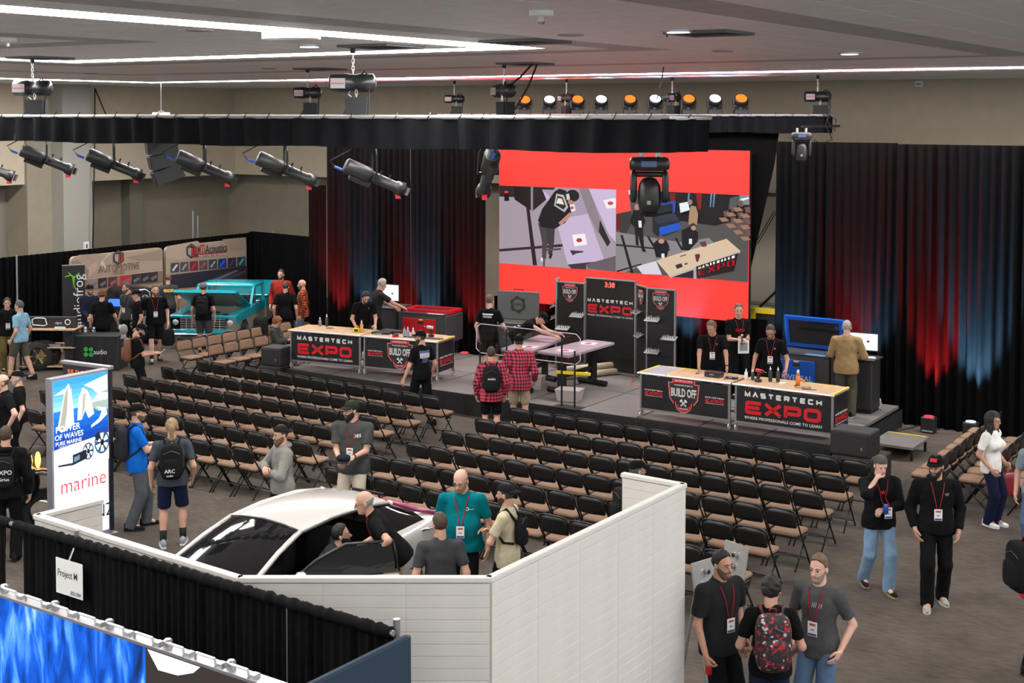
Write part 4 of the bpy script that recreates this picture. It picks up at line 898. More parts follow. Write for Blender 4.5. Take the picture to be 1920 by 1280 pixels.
for bl in ('left', 'right'):
    for r, (a, b) in enumerate(RW[bl]):
        p, q = un(*a, .81), un(*b, .81); n = 14 if not (bl == 'left' and r == 5) else 12
        for k in range(n):
            c = p + (q - p) * (k / (n - 1)); c.z = 0; c += fd * (.275 + random.uniform(-.015, .015)); c += rd * random.uniform(-.006, .006)
            put_chair(c, rowang + PI / 2 + random.uniform(-.03, .03), '%s folding chair from the left in the %s, %s seating block' % (ORD[k], ROWN[r], bl), 'folding chairs in the two seating blocks')
# chairs at the far left, facing right: we see their padded fronts
for r, (pts, n) in enumerate(((((342, 637), (531, 603.6)), 8), (((401.6, 645), (540, 620)), 6))):
    p, q = un(*pts[0], .81), un(*pts[1], .81); d = (q - p).normalized(); f = Vector((d.y, -d.x, 0))
    for k in range(n):
        c = p + (q - p) * (k / (n - 1)); c.z = 0; c += f * .27
        put_chair(c, math.atan2(f.y, f.x) + random.uniform(-.04, .04), '%s tan folding chair from the left, %s row near the truck' % (ORD[k], ('rear', 'front')[r]), 'tan chairs beside the truck')
# chairs at the right edge, facing the stage from the side
p0, q0 = un(1742, 886, .47), un(1852, 800, .47); d = (q0 - p0).normalized(); f = Vector((-d.y, d.x, 0)); f = -f if f.x > 0 else f
for r, n in enumerate((8, 7, 6)):
    for k in range(n):
        c = p0 + d * (.47 * (k + (.0, .2, .5)[r])) - f * (.68 * r); c.z = 0
        put_chair(c, math.atan2(f.y, f.x) + random.uniform(-.04, .04), '%s folding chair counting away from the camera, %s of the side rows at right' % (ORD[k], ORD[r]), 'folding chairs along the right side')
# ================================================================ people
def smin(a, b, k):
    h = np.clip(.5 + .5 * (b - a) / k, 0, 1); return b + (a - b) * h - k * h * (1 - h)
class Fld:
    """distance field on a grid; shapes are blended in, the skin is read off with surface nets"""
    def __init__(s, lo, hi, h):
        s.h = h; s.lo = np.array(lo, np.float32); n = np.ceil((np.array(hi) - s.lo) / h).astype(int) + 1
        s.ax = [s.lo[i] + h * np.arange(n[i], dtype=np.float32) for i in range(3)]; s.D = np.full(n, .3, np.float32)
    def blk(s, lo, hi):
        sl = []
        for i in range(3):
            a = int(max(0, math.floor((lo[i] - s.lo[i]) / s.h))); b = int(min(len(s.ax[i]), math.ceil((hi[i] - s.lo[i]) / s.h) + 1)); sl.append(slice(a, max(a, b)))
        return tuple(sl), (s.ax[0][sl[0]][:, None, None], s.ax[1][sl[1]][None, :, None], s.ax[2][sl[2]][None, None, :])
    def cone(s, a, b, ra, rb, k=.03, cut=None, m=.07, flat=None):
        a = np.array(a, float); b = np.array(b, float); R = max(ra, rb) + m
        sl, (X, Y, Z) = s.blk(np.minimum(a, b) - R, np.maximum(a, b) + R)
        d = b - a; L2 = max(1e-9, d @ d); x, y, z = X - a[0], Y - a[1], Z - a[2]
        t = np.clip((x * d[0] + y * d[1] + z * d[2]) / L2, 0, 1)
        q = np.sqrt((x - t * d[0]) ** 2 + (y - t * d[1]) ** 2 + (z - t * d[2]) ** 2) - (ra + (rb - ra) * t)
        if flat: q = np.maximum(q, ((X - b[0]) * d[0] + (Y - b[1]) * d[1] + (Z - b[2]) * d[2]) / math.sqrt(L2))
        s.D[sl] = smin(s.D[sl], q, k) if k > 0 else np.minimum(s.D[sl], q)
    def ell(s, c, r, ax=None, k=.03, sub=False, m=.07):
        c = np.array(c, float); R = max(r) + m; sl, (X, Y, Z) = s.blk(c - R, c + R); ax = np.eye(3) if ax is None else ax
        p = [(X - c[0]) * a[0] + (Y - c[1]) * a[1] + (Z - c[2]) * a[2] for a in ax]
        k0 = np.sqrt(sum((p[i] / r[i]) ** 2 for i in range(3))); k1 = np.sqrt(sum((p[i] / r[i] ** 2) ** 2 for i in range(3))) + 1e-6
        q = k0 * (k0 - 1) / k1
        if sub: s.D[sl] = np.maximum(s.D[sl], -q)
        else: s.D[sl] = smin(s.D[sl], q, k)
    def plane(s, p, n):               # keep the side n points away from
        s.D = np.maximum(s.D, (s.ax[0][:, None, None] - p[0]) * n[0] + (s.ax[1][None, :, None] - p[1]) * n[1] + (s.ax[2][None, None, :] - p[2]) * n[2])
    def wrinkle(s, amp, f=1., ph=0.):
        X, Y, Z = s.ax[0][:, None, None], s.ax[1][None, :, None], s.ax[2][None, None, :]
        s.D = s.D + amp * (np.sin(31 * f * X + 17 * f * Z + ph) * np.sin(23 * f * Y + 11 * f * Z + 2 * ph) + .6 * np.sin(53 * f * Z + 19 * f * X + ph) * np.cos(29 * f * Y - 13 * f * X)).astype(np.float32)
    def mesh(s):
        D = s.D; ins = D < 0; n = D.shape
        c = [ins[i:n[0] - 1 + i, j:n[1] - 1 + j, k:n[2] - 1 + k] for i in (0, 1) for j in (0, 1) for k in (0, 1)]
        al = c[0].copy(); an = c[0].copy()
        for q in c[1:]: al &= q; an |= q
        mix = an & ~al; I, J, K = np.nonzero(mix)
        if len(I) == 0: return np.zeros((0, 3)), np.zeros((0, 4), int)
        idx = np.full(mix.shape, -1, np.int32); idx[I, J, K] = np.arange(len(I))
        P = np.zeros((len(I), 3), np.float32); cnt = np.zeros(len(I), np.float32)
        for ax in range(3):
            o1, o2 = [q for q in range(3) if q != ax]
            for a in (0, 1):
                for b in (0, 1):
                    o = [0, 0, 0]; o[o1] = a; o[o2] = b; e = list(o); e[ax] = 1
                    d0 = D[I + o[0], J + o[1], K + o[2]]; d1 = D[I + e[0], J + e[1], K + e[2]]; x = (d0 < 0) != (d1 < 0)
                    t = np.where(x, d0 / np.where(x, d0 - d1, 1), 0)
                    for q in range(3): P[:, q] += np.where(x, o[q] + (t if q == ax else 0), 0)
                    cnt += x
        P /= cnt[:, None]; V = s.lo + (np.stack([I, J, K], 1) + P) * s.h; Fs = []
        for ax in range(3):
            o1, o2 = (ax + 1) % 3, (ax + 2) % 3
            sl0 = [slice(None)] * 3; sl1 = [slice(None)] * 3; sl0[ax] = slice(0, -1); sl1[ax] = slice(1, None)
            x = ins[tuple(sl0)] != ins[tuple(sl1)]; A = np.stack(np.nonzero(x), 1)
            ok = (A[:, o1] > 0) & (A[:, o2] > 0) & (A[:, o1] < n[o1] - 1) & (A[:, o2] < n[o2] - 1); A = A[ok]
            def id(d1, d2): B = A.copy(); B[:, o1] -= d1; B[:, o2] -= d2; return idx[B[:, 0], B[:, 1], B[:, 2]]
            q = np.stack([id(1, 1), id(0, 1), id(0, 0), id(1, 0)], 1); s0 = ins[tuple(sl0)][A[:, 0], A[:, 1], A[:, 2]]
            q[~s0] = q[~s0][:, ::-1]; Fs.append(q)
        F = np.concatenate(Fs); return V, F[(F >= 0).all(1)]
def joinm(L):
    V = []; F = []; b = 0
    for v, f in L: V.append(v); F.append(f + b); b += len(v)
    return np.concatenate(V), np.concatenate(F)
def nrm(v): v = np.asarray(v, float); return v / (np.linalg.norm(v) + 1e-9)
def ik(a, b, l1, l2, hint):
    a = np.array(a, float); b = np.array(b, float); d = b - a; L = np.linalg.norm(d); Lm = (l1 + l2) * .995
    if L > Lm: b = a + d / L * Lm; d = b - a; L = Lm
    L = max(L, abs(l1 - l2) + .02); x = (l1 * l1 - l2 * l2 + L * L) / (2 * L); h = math.sqrt(max(0, l1 * l1 - x * x)); u = d / np.linalg.norm(d)
    n = np.array(hint, float); n = nrm(n - u * (n @ u)); return a + u * x + n * h, b
def hand(wr, e_f, e_n, e_s, s, curl, vox):
    """palm, four bent fingers of different length, thumb from the side of the palm"""
    e_f, e_n, e_s = nrm(e_f), np.asarray(e_n, float), np.asarray(e_s, float); e_n = nrm(e_n - e_f * (e_n @ e_f)); e_s2 = np.cross(e_f, e_n); e_s = nrm(e_s2 * (1 if e_s2 @ e_s >= 0 else -1))
    wr = np.array(wr, float); c = wr + e_f * .09 * s; f = Fld(c - .15 * s, c + .15 * s, vox); ax = np.array([e_f, e_s, e_n])
    f.cone(wr - e_f * .03 * s, wr + e_f * .02 * s, .026 * s, .027 * s, .01); f.ell(wr + e_f * .055 * s, (.05 * s, .042 * s, .017 * s), ax, .015)
    for k, (o, L) in enumerate(((.031, .078), (.011, .087), (-.010, .081), (-.030, .064))):
        p = wr + e_f * .088 * s + e_s * o * s; d = e_f + e_s * o * 1.2; a = curl * .55
        for seg, w_ in ((.45, .0092), (.32, .0085), (.25, .0075)):
            a += curl * .45; dd = nrm(d * math.cos(a) + e_n * math.sin(a)); q = p + dd * L * seg * s; f.cone(p, q, w_ * s, w_ * .92 * s, .004, m=.02); p = q
    p = wr + e_f * .03 * s + e_s * .03 * s
    for seg, dd in ((.036, nrm(e_f * .75 + e_s * .8 + e_n * .25)), (.03, nrm(e_f + e_s * (.45 - curl * .4) + e_n * (.2 + curl * .5))), (.024, nrm(e_f + e_s * (.1 - curl * .4) + e_n * (.2 + curl * .6)))):
        q = p + dd * seg * s; f.cone(p, q, .0125 * s, .0105 * s, .008, m=.02); p = q
    return f.mesh()
PLAID = {}
def plaid(key, c1, c2):
    if key in MATS: return MATS[key]
    m = mat(key, c1, .85, spec=.2); nt = m.node_tree; b = nt.nodes['Principled BSDF']; tc = nt.nodes.new('ShaderNodeTexCoord'); outs = []
    sp = nt.nodes.new('ShaderNodeSeparateXYZ'); nt.links.new(tc.outputs['Object'], sp.inputs[0])
    ad = nt.nodes.new('ShaderNodeMath'); ad.operation = 'ADD'; nt.links.new(sp.outputs[0], ad.inputs[0]); nt.links.new(sp.outputs[1], ad.inputs[1])
    for src in (ad.outputs[0], sp.outputs[2]):
        a = nt.nodes.new('ShaderNodeMath'); a.operation = 'MULTIPLY'; a.inputs[1].default_value = 2 * PI / .062; nt.links.new(src, a.inputs[0])
        q = nt.nodes.new('ShaderNodeMath'); q.operation = 'SINE'; nt.links.new(a.outputs[0], q.inputs[0])
        g = nt.nodes.new('ShaderNodeMath'); g.operation = 'GREATER_THAN'; g.inputs[1].default_value = 0.1; nt.links.new(q.outputs[0], g.inputs[0]); outs.append(g.outputs[0])
    s2 = nt.nodes.new('ShaderNodeMath'); s2.operation = 'ADD'; nt.links.new(outs[0], s2.inputs[0]); nt.links.new(outs[1], s2.inputs[1])
    h = nt.nodes.new('ShaderNodeMath'); h.operation = 'MULTIPLY'; h.inputs[1].default_value = .5; nt.links.new(s2.outputs[0], h.inputs[0])
    r = nt.nodes.new('ShaderNodeValToRGB'); r.color_ramp.interpolation = 'CONSTANT'; r.color_ramp.elements[0].color = (*c1, 1); r.color_ramp.elements[1].position = .75; r.color_ramp.elements[1].color = (*c2, 1)
    e = r.color_ramp.elements.new(.3); e.color = (*[(x + y) * .42 for x, y in zip(c1, c2)], 1)
    nt.links.new(h.outputs[0], r.inputs[0]); nt.links.new(r.outputs[0], b.inputs['Base Color']); return m
def cloth(c, key=None):
    if not isinstance(c, (tuple, str)): return c
    if isinstance(c, str): c = hexc(c)
    return mat(key or 'cloth_%d_%d_%d' % tuple(int(x * 999) for x in c), c, .9, noise=.12, nscale=14, bump=.25, bscale=90, spec=.1)
def skinm(c):
    return mat('skin_%d_%d_%d' % tuple(int(x * 999) for x in c), c, .5, noise=.07, nscale=9, spec=.35)
SK = [(.50, .28, .20), (.44, .235, .16), (.35, .18, .12), (.56, .33, .25)]
HAIRC = {'black': (.006, .005, .0045), 'brown': (.045, .026, .016), 'lbrown': (.11, .065, .035), 'grey': (.28, .27, .26), 'red': (.17, .05, .015), 'dgrey': (.09, .085, .08), 'blond': (.23, .14, .07), 'stub': (.12, .068, .05), 'gstub': (.26, .18, .145)}
BLK_C = (.0055, .0055, .006)
def person(label, head, h=1.78, face=180, zb=0., loc=None, top=BLK_C, kind='tee', sleeve='short', bottom=BLK_C, legs='pants', shoe=(.012, .012, .012), sole=None, sock=(.02, .02, .02), skin=0, hair='brown', hstyle='short', hat=None, hatc=BLK_C, beard=None, glasses=False,
           w=1., belly=0., bust=0., lean=0., side=0., hy=0., hp=0., L=None, R=None, lh=None, rh=None, curl=(.5, .5), fl=(-.1, 0), fr=(.1, 0), lanyard=None, pack=None, sit=False, vox=.0155, logo=None, back=None, chest=None, ppz=None, name='person', group=None, hem=.0, emb=None, watch=False, cut=None, untuck=.1, hh=None):
    """head: photo pixel of the top of the head; face: heading in degrees (0 away from the camera, 90 towards the left, 180 towards the camera)"""
    s = h / 1.78
    if loc is None: p = un(head[0], head[1], zb + (hh or h * (1 if not sit else .74))); loc = Vector((p.x, p.y, zb))
    pz = (.95 if not sit else .50) * s if ppz is None else ppz * s
    T = np.array([math.sin(rad(side)), math.sin(rad(lean)) * math.cos(rad(side)), math.cos(rad(lean)) * math.cos(rad(side))]); X = np.array([1., 0, 0]); X = nrm(X - T * (T @ X)); Yf = np.cross(T, X); AX = np.array([X, Yf, T])
    off = np.zeros(3)
    pel = np.array([0, 0, pz])
    if loc is not None and head is not None:      # keep the head over the given point when the body leans
        d = T * (.53 * s); off = np.array([-d[0], -d[1], 0])
        pel = pel + off
    def TP(x, y, z): return pel + (X * x + Yf * y + T * z) * s
    nb = TP(0, -.005, .53)
    cy, sy, cp, sp_ = math.cos(rad(hy)), math.sin(rad(hy)), math.cos(rad(hp)), math.sin(rad(hp))
    # head frame: yaw about up, pitch down positive
    hf = np.array([-sy * cp, cy * cp, -sp_]); hx = np.array([cy, sy, 0]); hz = np.cross(hx, hf); HA = np.array([hx, hf, hz])
    hc = nb + (T * .06 + hz * .085 + hf * .022) * s
    def HP(x, y, z): return hc + (hx * x + hf * y + hz * z) * s
    shL, shR = TP(-.18 * w, -.01, .445), TP(.18 * w, -.01, .445)
    def tgt(v, d, sh): return np.array(v if v is not None else d, float) * s + (0 if v is None or len(v) == 3 else 0)
    dR = (.265 + .12 * (w - 1), .03, .87 - (.95 - pz / s)); dL = (-dR[0], dR[1], dR[2])
    aR = np.array(R if R is not None else dR, float) * s + (off if R is None else 0); aL = np.array(L if L is not None else dL, float) * s + (off if L is None else 0)
    eR, wR = ik(shR, aR, .30 * s, .265 * s, rh or (.5, -1, -.4)); eL, wL = ik(shL, aL, .30 * s, .265 * s, lh or (-.5, -1, -.4))
    hipL, hipR = pel + np.array([-.088, 0, -.03]) * s, pel + np.array([.088, 0, -.03]) * s
    if fl is not None and len(fl) == 2: fl = (fl[0], fl[1], 0)
    if len(fr) == 2: fr = (fr[0], fr[1], 0)
    an = .085 * s
    fo = off * (.0 if not sit else 1); bx = np.array([off[0], off[1], 0]) * (1 if (abs(lean) < 25 and not sit) else 1)
    ankL, ankR = np.array([fl[0] * s, fl[1] * s, fl[2] * s + an]) + bx, np.array([fr[0] * s, fr[1] * s, fr[2] * s + an]) + bx
    kL, ankL = ik(hipL, ankL, .435 * s, .43 * s, (-.12, 1, 0)); kR, ankR = ik(hipR, ankR, .435 * s, .43 * s, (.12, 1, 0))
    P = thing(name, label, 'person', loc, rad(face), group)
    pts = np.array([pel, nb, hc, shL, shR, eL, eR, wL, wR, kL, kR, ankL, ankR]); lo, hi = pts.min(0) - .24, pts.max(0) + .24; lo[2] = -.02
    lo[0] -= .0
    def torso(f, o=0., hipo=0.):
        b_ = belly
        if hipo: f.ell(TP(0, -.008 + b_ * .2, -.07), ((.176 * (w * .5 + .5) + o + hipo + b_ * .3) * s, (.123 + o + hipo * .6 + b_ * .4) * s, (.30 + o) * s), AX, .04)
        f.ell(TP(0, -.01, .0), ((.158 * (w * .5 + .5) + o + hipo) * s, (.112 + o + hipo * .6) * s, (.125 + o) * s), AX, .04)
        f.ell(TP(0, b_ * .45, .16), ((.142 * w + b_ * .6 + o) * s, (.098 + b_ * .8 + o) * s, (.17 + o) * s), AX, .05)
        f.ell(TP(0, -.005, .335), ((.165 * w + o) * s, (.108 + o) * s, (.175 + o) * s), AX, .05)
        if bust:
            for sg in (-1, 1): f.ell(TP(sg * .075, .09, .30), ((.075 + o) * s, (bust + o) * s, (.07 + o) * s), AX, .04)
        [f.cone(TP(0, -.012, .468), TP(sg * .168 * w, -.012, .444), (.055 + o) * s, (.05 + o) * s, .03) for sg in (-1, 1)]
        f.cone(TP(0, -.015, .47), TP(0, -.012, .54), (.075 + o) * s, (.05 + o * .6) * s, .05)
    # ---- body
    B = Fld(lo, hi, vox); torso(B, -.006)
    B.cone(nb - T * .03 * s, hc - hz * .03 * s, .056 * s, .054 * s, .03)
    for sh, e, wr in ((shL, eL, wL), (shR, eR, wR)): B.cone(sh, e, .051 * s, .040 * s, .03); B.cone(e, wr, .041 * s, .027 * s, .02)
    for hp_, k, a in ((hipL, kL, ankL), (hipR, kR, ankR)): B.cone(hp_, k, .082 * s, .057 * s, .03); B.cone(k + (a - k) * .02, k + (a - k) * .35, .056 * s, .056 * s, .02); B.cone(k + (a - k) * .3, a, .056 * s, .037 * s, .02); B.cone(a, a + np.array([0, .1 * s, -.04 * s]), .036 * s, .03 * s, .02)
    parts = [B.mesh()]
    hv = .0075
    Hf = Fld(hc - .16 * s, hc + .16 * s, hv)
    def headshape(f, o=0.):
        f.ell(HP(0, -.01, .032), ((.074 + o) * s, (.096 + o) * s, (.092 + o) * s), HA, .02); f.ell(HP(0, .022, -.045), ((.058 + o) * s, (.068 + o) * s, (.082 + o) * s), HA, .025); f.ell(HP(0, .052, -.1), ((.036 + o) * s, (.032 + o) * s, (.026 + o) * s), HA, .025)
    headshape(Hf); Hf.cone(HP(0, -.03, -.06), HP(0, -.045, -.15), .054 * s, .055 * s, .02)
    Hf.cone(HP(-.036, .08, .016), HP(.036, .08, .016), .012 * s, .012 * s, .012)
    for sg in (-1, 1): Hf.ell(HP(sg * .03, .1, -.004), (.018 * s, .017 * s, .014 * s), HA, sub=True)
    Hf.cone(HP(0, .088, .004), HP(0, .108, -.036), .008 * s, .0135 * s, .01); Hf.cone(HP(-.02, .083, -.068), HP(.02, .083, -.068), .0095 * s, .0095 * s, .006)
    for sg in (-1, 1): Hf.ell(HP(sg * .077, -.008, -.008), (.011 * s, .02 * s, .031 * s), HA, .006)
    parts.append(Hf.mesh())
    for sgn, e, wr, cu in ((-1, eL, wL, curl[0]), (1, eR, wR, curl[1])):
        d = nrm(wr - e); dn = d[2] < -.5
        en = np.array([-sgn, 0., 0.]) if dn else nrm(np.array([-sgn * .5, 0, -1.])); es = np.array([0., 1., 0.]) if dn else nrm(np.array([-sgn * 1., .2, .3]))
        parts.append(hand(wr, d, en, es, s, cu, .0065))
    nb0 = len(parts[0][1]); nh = len(parts[1][1])
    V, F = joinm(parts)
    # lips get their own colour
    mi = np.zeros(len(F), int); fc = V[F[nb0:nb0 + nh]].mean(1); q = (fc - hc) @ HA.T / s
    mi[nb0:nb0 + nh][(np.abs(q[:, 2] + .068) < .008) & (np.abs(q[:, 0]) < .026) & (q[:, 1] > .07)] = 1
    sk = SK[skin]; body = link('body', fastmesh('body', V, F, [skinm(sk), mat('lip_%d' % skin, (sk[0] * .8, sk[1] * .55, sk[2] * .55), .5)], mi), P)
    # ---- face
    for sg in (-1, 1):
        c = HP(sg * .03, .079, -.002); ev, ef = MB(), None; ev.sphere((0, 0, 0), (.0145 * s, .012 * s, .0085 * s), 8, 6)
        ev2 = [tuple(c + hx * v[0] + hf * v[1] + hz * v[2]) for v in ev.v]; mid = [1 if np.mean([ev.v[i][1] for i in f]) > .006 * s and abs(np.mean([ev.v[i][0] for i in f])) < .007 * s else 0 for f in ev.f]
        link('eye', fastmesh('eye', ev2, ev.f, [mat('eye_white', (.55, .52, .5), .3), mat('iris', (.02, .013, .01), .2)], mid), body)
        if beard != 'none': MB().tube([HP(sg * .012, .094, .018), HP(sg * .032, .092, .025), HP(sg * .05, .08, .018)], .0045 * s, 5).build('eyebrow', mat('hair_' + hair, HAIRC[hair], .7), body, True)
    hm = mat('hair_' + hair, HAIRC[hair], .7, bump=.6, bscale=160, spec=.06, noise=.35, nscale=60)
    def hfield(fn, o, pad=.0, extra=None, v_=.009, nz=0.):
        f = Fld(hc - (.17 + pad) * s, hc + (.17 + pad * .3) * s, v_); headshape(f, o)
        if extra: extra(f)
        if nz: f.wrinkle(nz, 2.2, 1.); f.wrinkle(.003, 5.5, 2.)
        Xg, Yg, Zg = f.ax[0][:, None, None] - hc[0], f.ax[1][None, :, None] - hc[1], f.ax[2][None, None, :] - hc[2]
        x, y, z = [(Xg * a[0] + Yg * a[1] + Zg * a[2]) / s for a in HA]; f.D = np.maximum(f.D, (fn(x, y, z) * s).astype(np.float32)); return f.mesh()
    def hairline(y): return np.interp(y, [-.12, -.06, -.02, .015, .04, .065, .10], [-.07, -.06, -.03, .005, .06, .092, .108])
    if hstyle == 'short': v, f = hfield(lambda x, y, z: hairline(y) + .006 * np.sin(90 * x + 40 * y) - z, .005, extra=lambda f: (f.ell(HP(0, .0, .058), (.066 * s, .088 * s, .082 * s), HA, .02)), nz=.003)
    elif hstyle == 'thick': v, f = hfield(lambda x, y, z: hairline(y) + .006 * np.sin(80 * x) - z, .017, nz=.006)
    elif hstyle == 'curly': v, f = hfield(lambda x, y, z: hairline(y) - .02 - z, .034, nz=.012, pad=.04)
    elif hstyle == 'bald': v, f = hfield(lambda x, y, z: np.maximum(np.maximum(-.065 - z, z - .035 - .2 * (-y)), y - .012), .006)
    elif hstyle == 'long':
        def ext(f):
            for sg in (-1, 1): f.cone(HP(sg * .07, -.02, .02), HP(sg * .095, .0, -.2), .05 * s, .045 * s, .03)
            f.cone(HP(0, -.07, .02), HP(0, -.085, -.2), .07 * s, .06 * s, .04)
        v, f = hfield(lambda x, y, z: np.where(y > .045, (.062 if True else 0) - z + 8 * np.maximum(0, np.abs(x) - .07) * 0, -1.) * 1., .02, .08, ext, nz=.005)
    elif hstyle == 'tail':
        def ext(f): f.ell(HP(0, -.1, .02), (.04 * s, .045 * s, .05 * s), HA, .02); f.cone(HP(0, -.115, .0), HP(0, -.12, -.19), .036 * s, .022 * s, .02)
        v, f = hfield(lambda x, y, z: np.where(y > -.08, hairline(y) - z, -1.), .010, .08, ext, nz=.004)
    else: v, f = np.zeros((0, 3)), []
    if len(v): link('hair', fastmesh('hair', v, f, hm), body)
    if beard and beard != 'none':
        bm_ = mat('hair_' + beard.rstrip('+'), HAIRC[beard.rstrip('+')], .7, bump=.6, bscale=160); full = beard.endswith('+')
        def ext(f):
            if full: f.cone(HP(0, .055, -.105), HP(0, .06, -.14), .038 * s, .022 * s, .02)
            f.cone(HP(-.026, .088, -.053), HP(.026, .088, -.053), .008 * s, .008 * s, .005)
        v, f = hfield(lambda x, y, z: np.maximum(np.maximum(z + .050 - 1.1 * np.maximum(0, np.abs(x) - .036), -.015 - y), np.where((np.abs(x) < .023) & (z > -.080) & (z < -.060), .01, np.where((np.abs(x) < .032) & (z > -.060), -.01, -1.))) , .0045 if not full else .010, .02, ext, .0075)
        link('beard', fastmesh('beard', v, f, bm_), body)
    if glasses:
        mb = MB()
        for sg in (-1, 1):
            mb.tube([HP(sg * .032 + .021 * math.cos(a), .1, -.004 + .015 * math.sin(a)) for a in [2 * PI * i / 10 for i in range(10)]], .0022 * s, 4, closed=True); mb.tube([HP(sg * .053, .097, 0), HP(sg * .078, .02, .0), HP(sg * .08, -.02, -.01)], .0022 * s, 4)
        mb.tube([HP(-.011, .101, .0), HP(.011, .101, .0)], .0022 * s, 4); mb.build('glasses', PLASTIC, P)
    if hat:
        hm2 = cloth(hatc); ht = thing_part('hat', P); mb = MB(); n, m = 20, 7; rx, ry, rz_ = (.088, .108, .088) if hat != 'beanie' else (.090, .112, .105)
        zb_ = .048 if hat != 'beanie' else .03; V2 = []
        for j in range(m + 1):
            t = j / m; ph = t * PI / 2
            for k in range(n):
                a = 2 * PI * k / n; r_ = math.cos(ph) ** (.75 if hat != 'beanie' else .85); yy = ry * r_ * math.sin(a); zz = zb_ + rz_ * math.sin(ph) * (1 if hat != 'beanie' else 1.02) - (.02 * (-math.sin(a)) * (1 - t) if True else 0) * (1 if math.sin(a) < 0 else .4)
                V2.append(HP(rx * r_ * math.cos(a), yy - .012, zz))
        F2 = [(j * n + k, j * n + (k + 1) % n, (j + 1) * n + (k + 1) % n, (j + 1) * n + k) for j in range(m) for k in range(n)]
        mb.add(V2, F2); mb.build('crown', hm2, ht, True)
        if hat in ('cap', 'capback'):
            sg = 1 if hat == 'cap' else -1; mb = MB(); V2 = []; nn = 12
            for j in range(4):
                for k in range(nn + 1):
                    a = rad(-72 + 144 * k / nn); r0 = 1 + .0 * j; ext_ = j / 3 * (.075 * math.cos(a * .85) + .005)
                    V2.append(HP(math.sin(a) * .089, sg * (math.cos(a) * .105 + ext_) - .012, zb_ + .012 - .018 * (j / 3) - .016 * abs(math.sin(a)) ** 2 * (j / 3)))
            o = mb.add(V2, [(j * (nn + 1) + k, j * (nn + 1) + k + 1, (j + 1) * (nn + 1) + k + 1, (j + 1) * (nn + 1) + k) for j in range(3) for k in range(nn)]).build('brim', hm2, ht, True); md = o.modifiers.new('s', 'SOLIDIFY'); md.thickness = .004
            MB().sphere(HP(0, -.012, zb_ + rz_), .008 * s, 8, 4).build('button', hm2, ht)
            if emb:
                MB().grid(lambda a_, b_: HP(.04 * (a_ - .5) * 2, sg * (.112 - .006 * ((a_ - .5) * 2) ** 2 * 2 - .03 * b_ * b_) - .008, zb_ + .03 + .035 * b_), 6, 3).build('emblem', emb if not isinstance(emb, (tuple, str)) else cloth(emb), ht)
        else: MB().tube([HP(rx * 1.02 * math.cos(a), ry * 1.02 * math.sin(a) - .012, zb_ + .008 - (.02 * -math.sin(a) if math.sin(a) < 0 else .008 * -math.sin(a))) for a in [2 * PI * i / 20 for i in range(20)]], .014 * s, 6, closed=True).build('cuff', hm2, ht, True)
    # ---- shirt
    so = .012 if kind == 'tee' else (.014 if kind == 'polo' else .024)
    Sf = Fld(lo, hi, vox); torso(Sf, so, .006 + untuck * .05)
    for sh, e, wr in ((shL, eL, wL), (shR, eR, wR)):
        if sleeve == 'short': m_ = sh + (e - sh) * .72; Sf.cone(sh, m_, (.053 + so) * s, (.050 + so) * s, .022, flat=True)
        elif sleeve == 'long':
            Sf.cone(sh, e, (.052 + so) * s, (.045 + so) * s, .03); Sf.cone(e, e + (wr - e) * .93, (.046 + so) * s, (.034 + so * .7) * s, .02, flat=True)
        else: pass
    Sf.plane(TP(0, 0, -.10 - hem), -T); Sf.plane(nb + T * .012 * s + Yf * .0, nrm(T * 1. + Yf * .35))
    Sf.wrinkle(.0032 if kind != 'hoodie' else .005, 1., label.__len__())
    v, f = Sf.mesh(); shm = cloth(top) if isinstance(top, (tuple, str)) else top
    shirt = link({'tee': 't_shirt', 'polo': 'polo_shirt', 'hoodie': 'hoodie', 'jacket': 'jacket', 'shirt': 'shirt'}[kind], fastmesh('shirt', v, f, shm), P)
    def ysurf(x, z, sgn=1, fld=None):
        fd_ = fld or Sf; i = int(round((x - fd_.lo[0]) / fd_.h)); k = int(round((z - fd_.lo[2]) / fd_.h)); n_ = fd_.D.shape
        if not (0 <= i < n_[0] and 0 <= k < n_[2]): return None
        c = fd_.D[i, :, k]; q = np.nonzero(c < .002)[0]
        if len(q) == 0: return None
        j = q[-1] if sgn > 0 else q[0]; jj = min(max(j + sgn, 0), n_[1] - 1); d0, d1 = c[j], c[jj]; t = d0 / (d0 - d1) if d0 != d1 else 0
        return fd_.ax[1][j] + sgn * fd_.h * float(np.clip(t, -1, 1))
    if kind in ('polo', 'shirt', 'jacket'):
        mb = MB(); cp_ = nb - T * .012 * s
        ringc = [cp_ + (X * math.cos(a) * .072 + Yf * (math.sin(a) * .068 + .004)) * s + T * (.022 - .04 * max(0, math.sin(a)) ** 2) * s for a in [2 * PI * i / 16 for i in range(16)]]
        mb.tube(ringc, .013 * s, 6, closed=True); mb.build('collar', shm, shirt, True)
    if kind == 'hoodie':
        ringc = [nb - T * .03 * s + (X * math.cos(a) * .088 + Yf * (math.sin(a) * .07 - .03)) * s + T * (.03 - .06 * max(0, math.sin(a)) ** 2) * s for a in [2 * PI * i / 16 for i in range(16)]]
        MB().tube(ringc, [(.022 + .014 * max(0, -math.sin(2 * PI * i / 16))) * s for i in range(16)], 8, closed=True).build('hood', shm, shirt, True)
    # ---- trousers or shorts
    Pf = Fld(lo, hi, vox); po = .014
    Pf.ell(TP(0, -.01, .0), ((.158 * (w * .5 + .5) + po) * s, (.112 + po) * s, (.13 + po) * s), AX, .04)
    if belly: Pf.ell(TP(0, belly * .35, .09), ((.14 * w + belly * .5) * s, (.09 + belly * .7) * s, .1 * s), AX, .05)
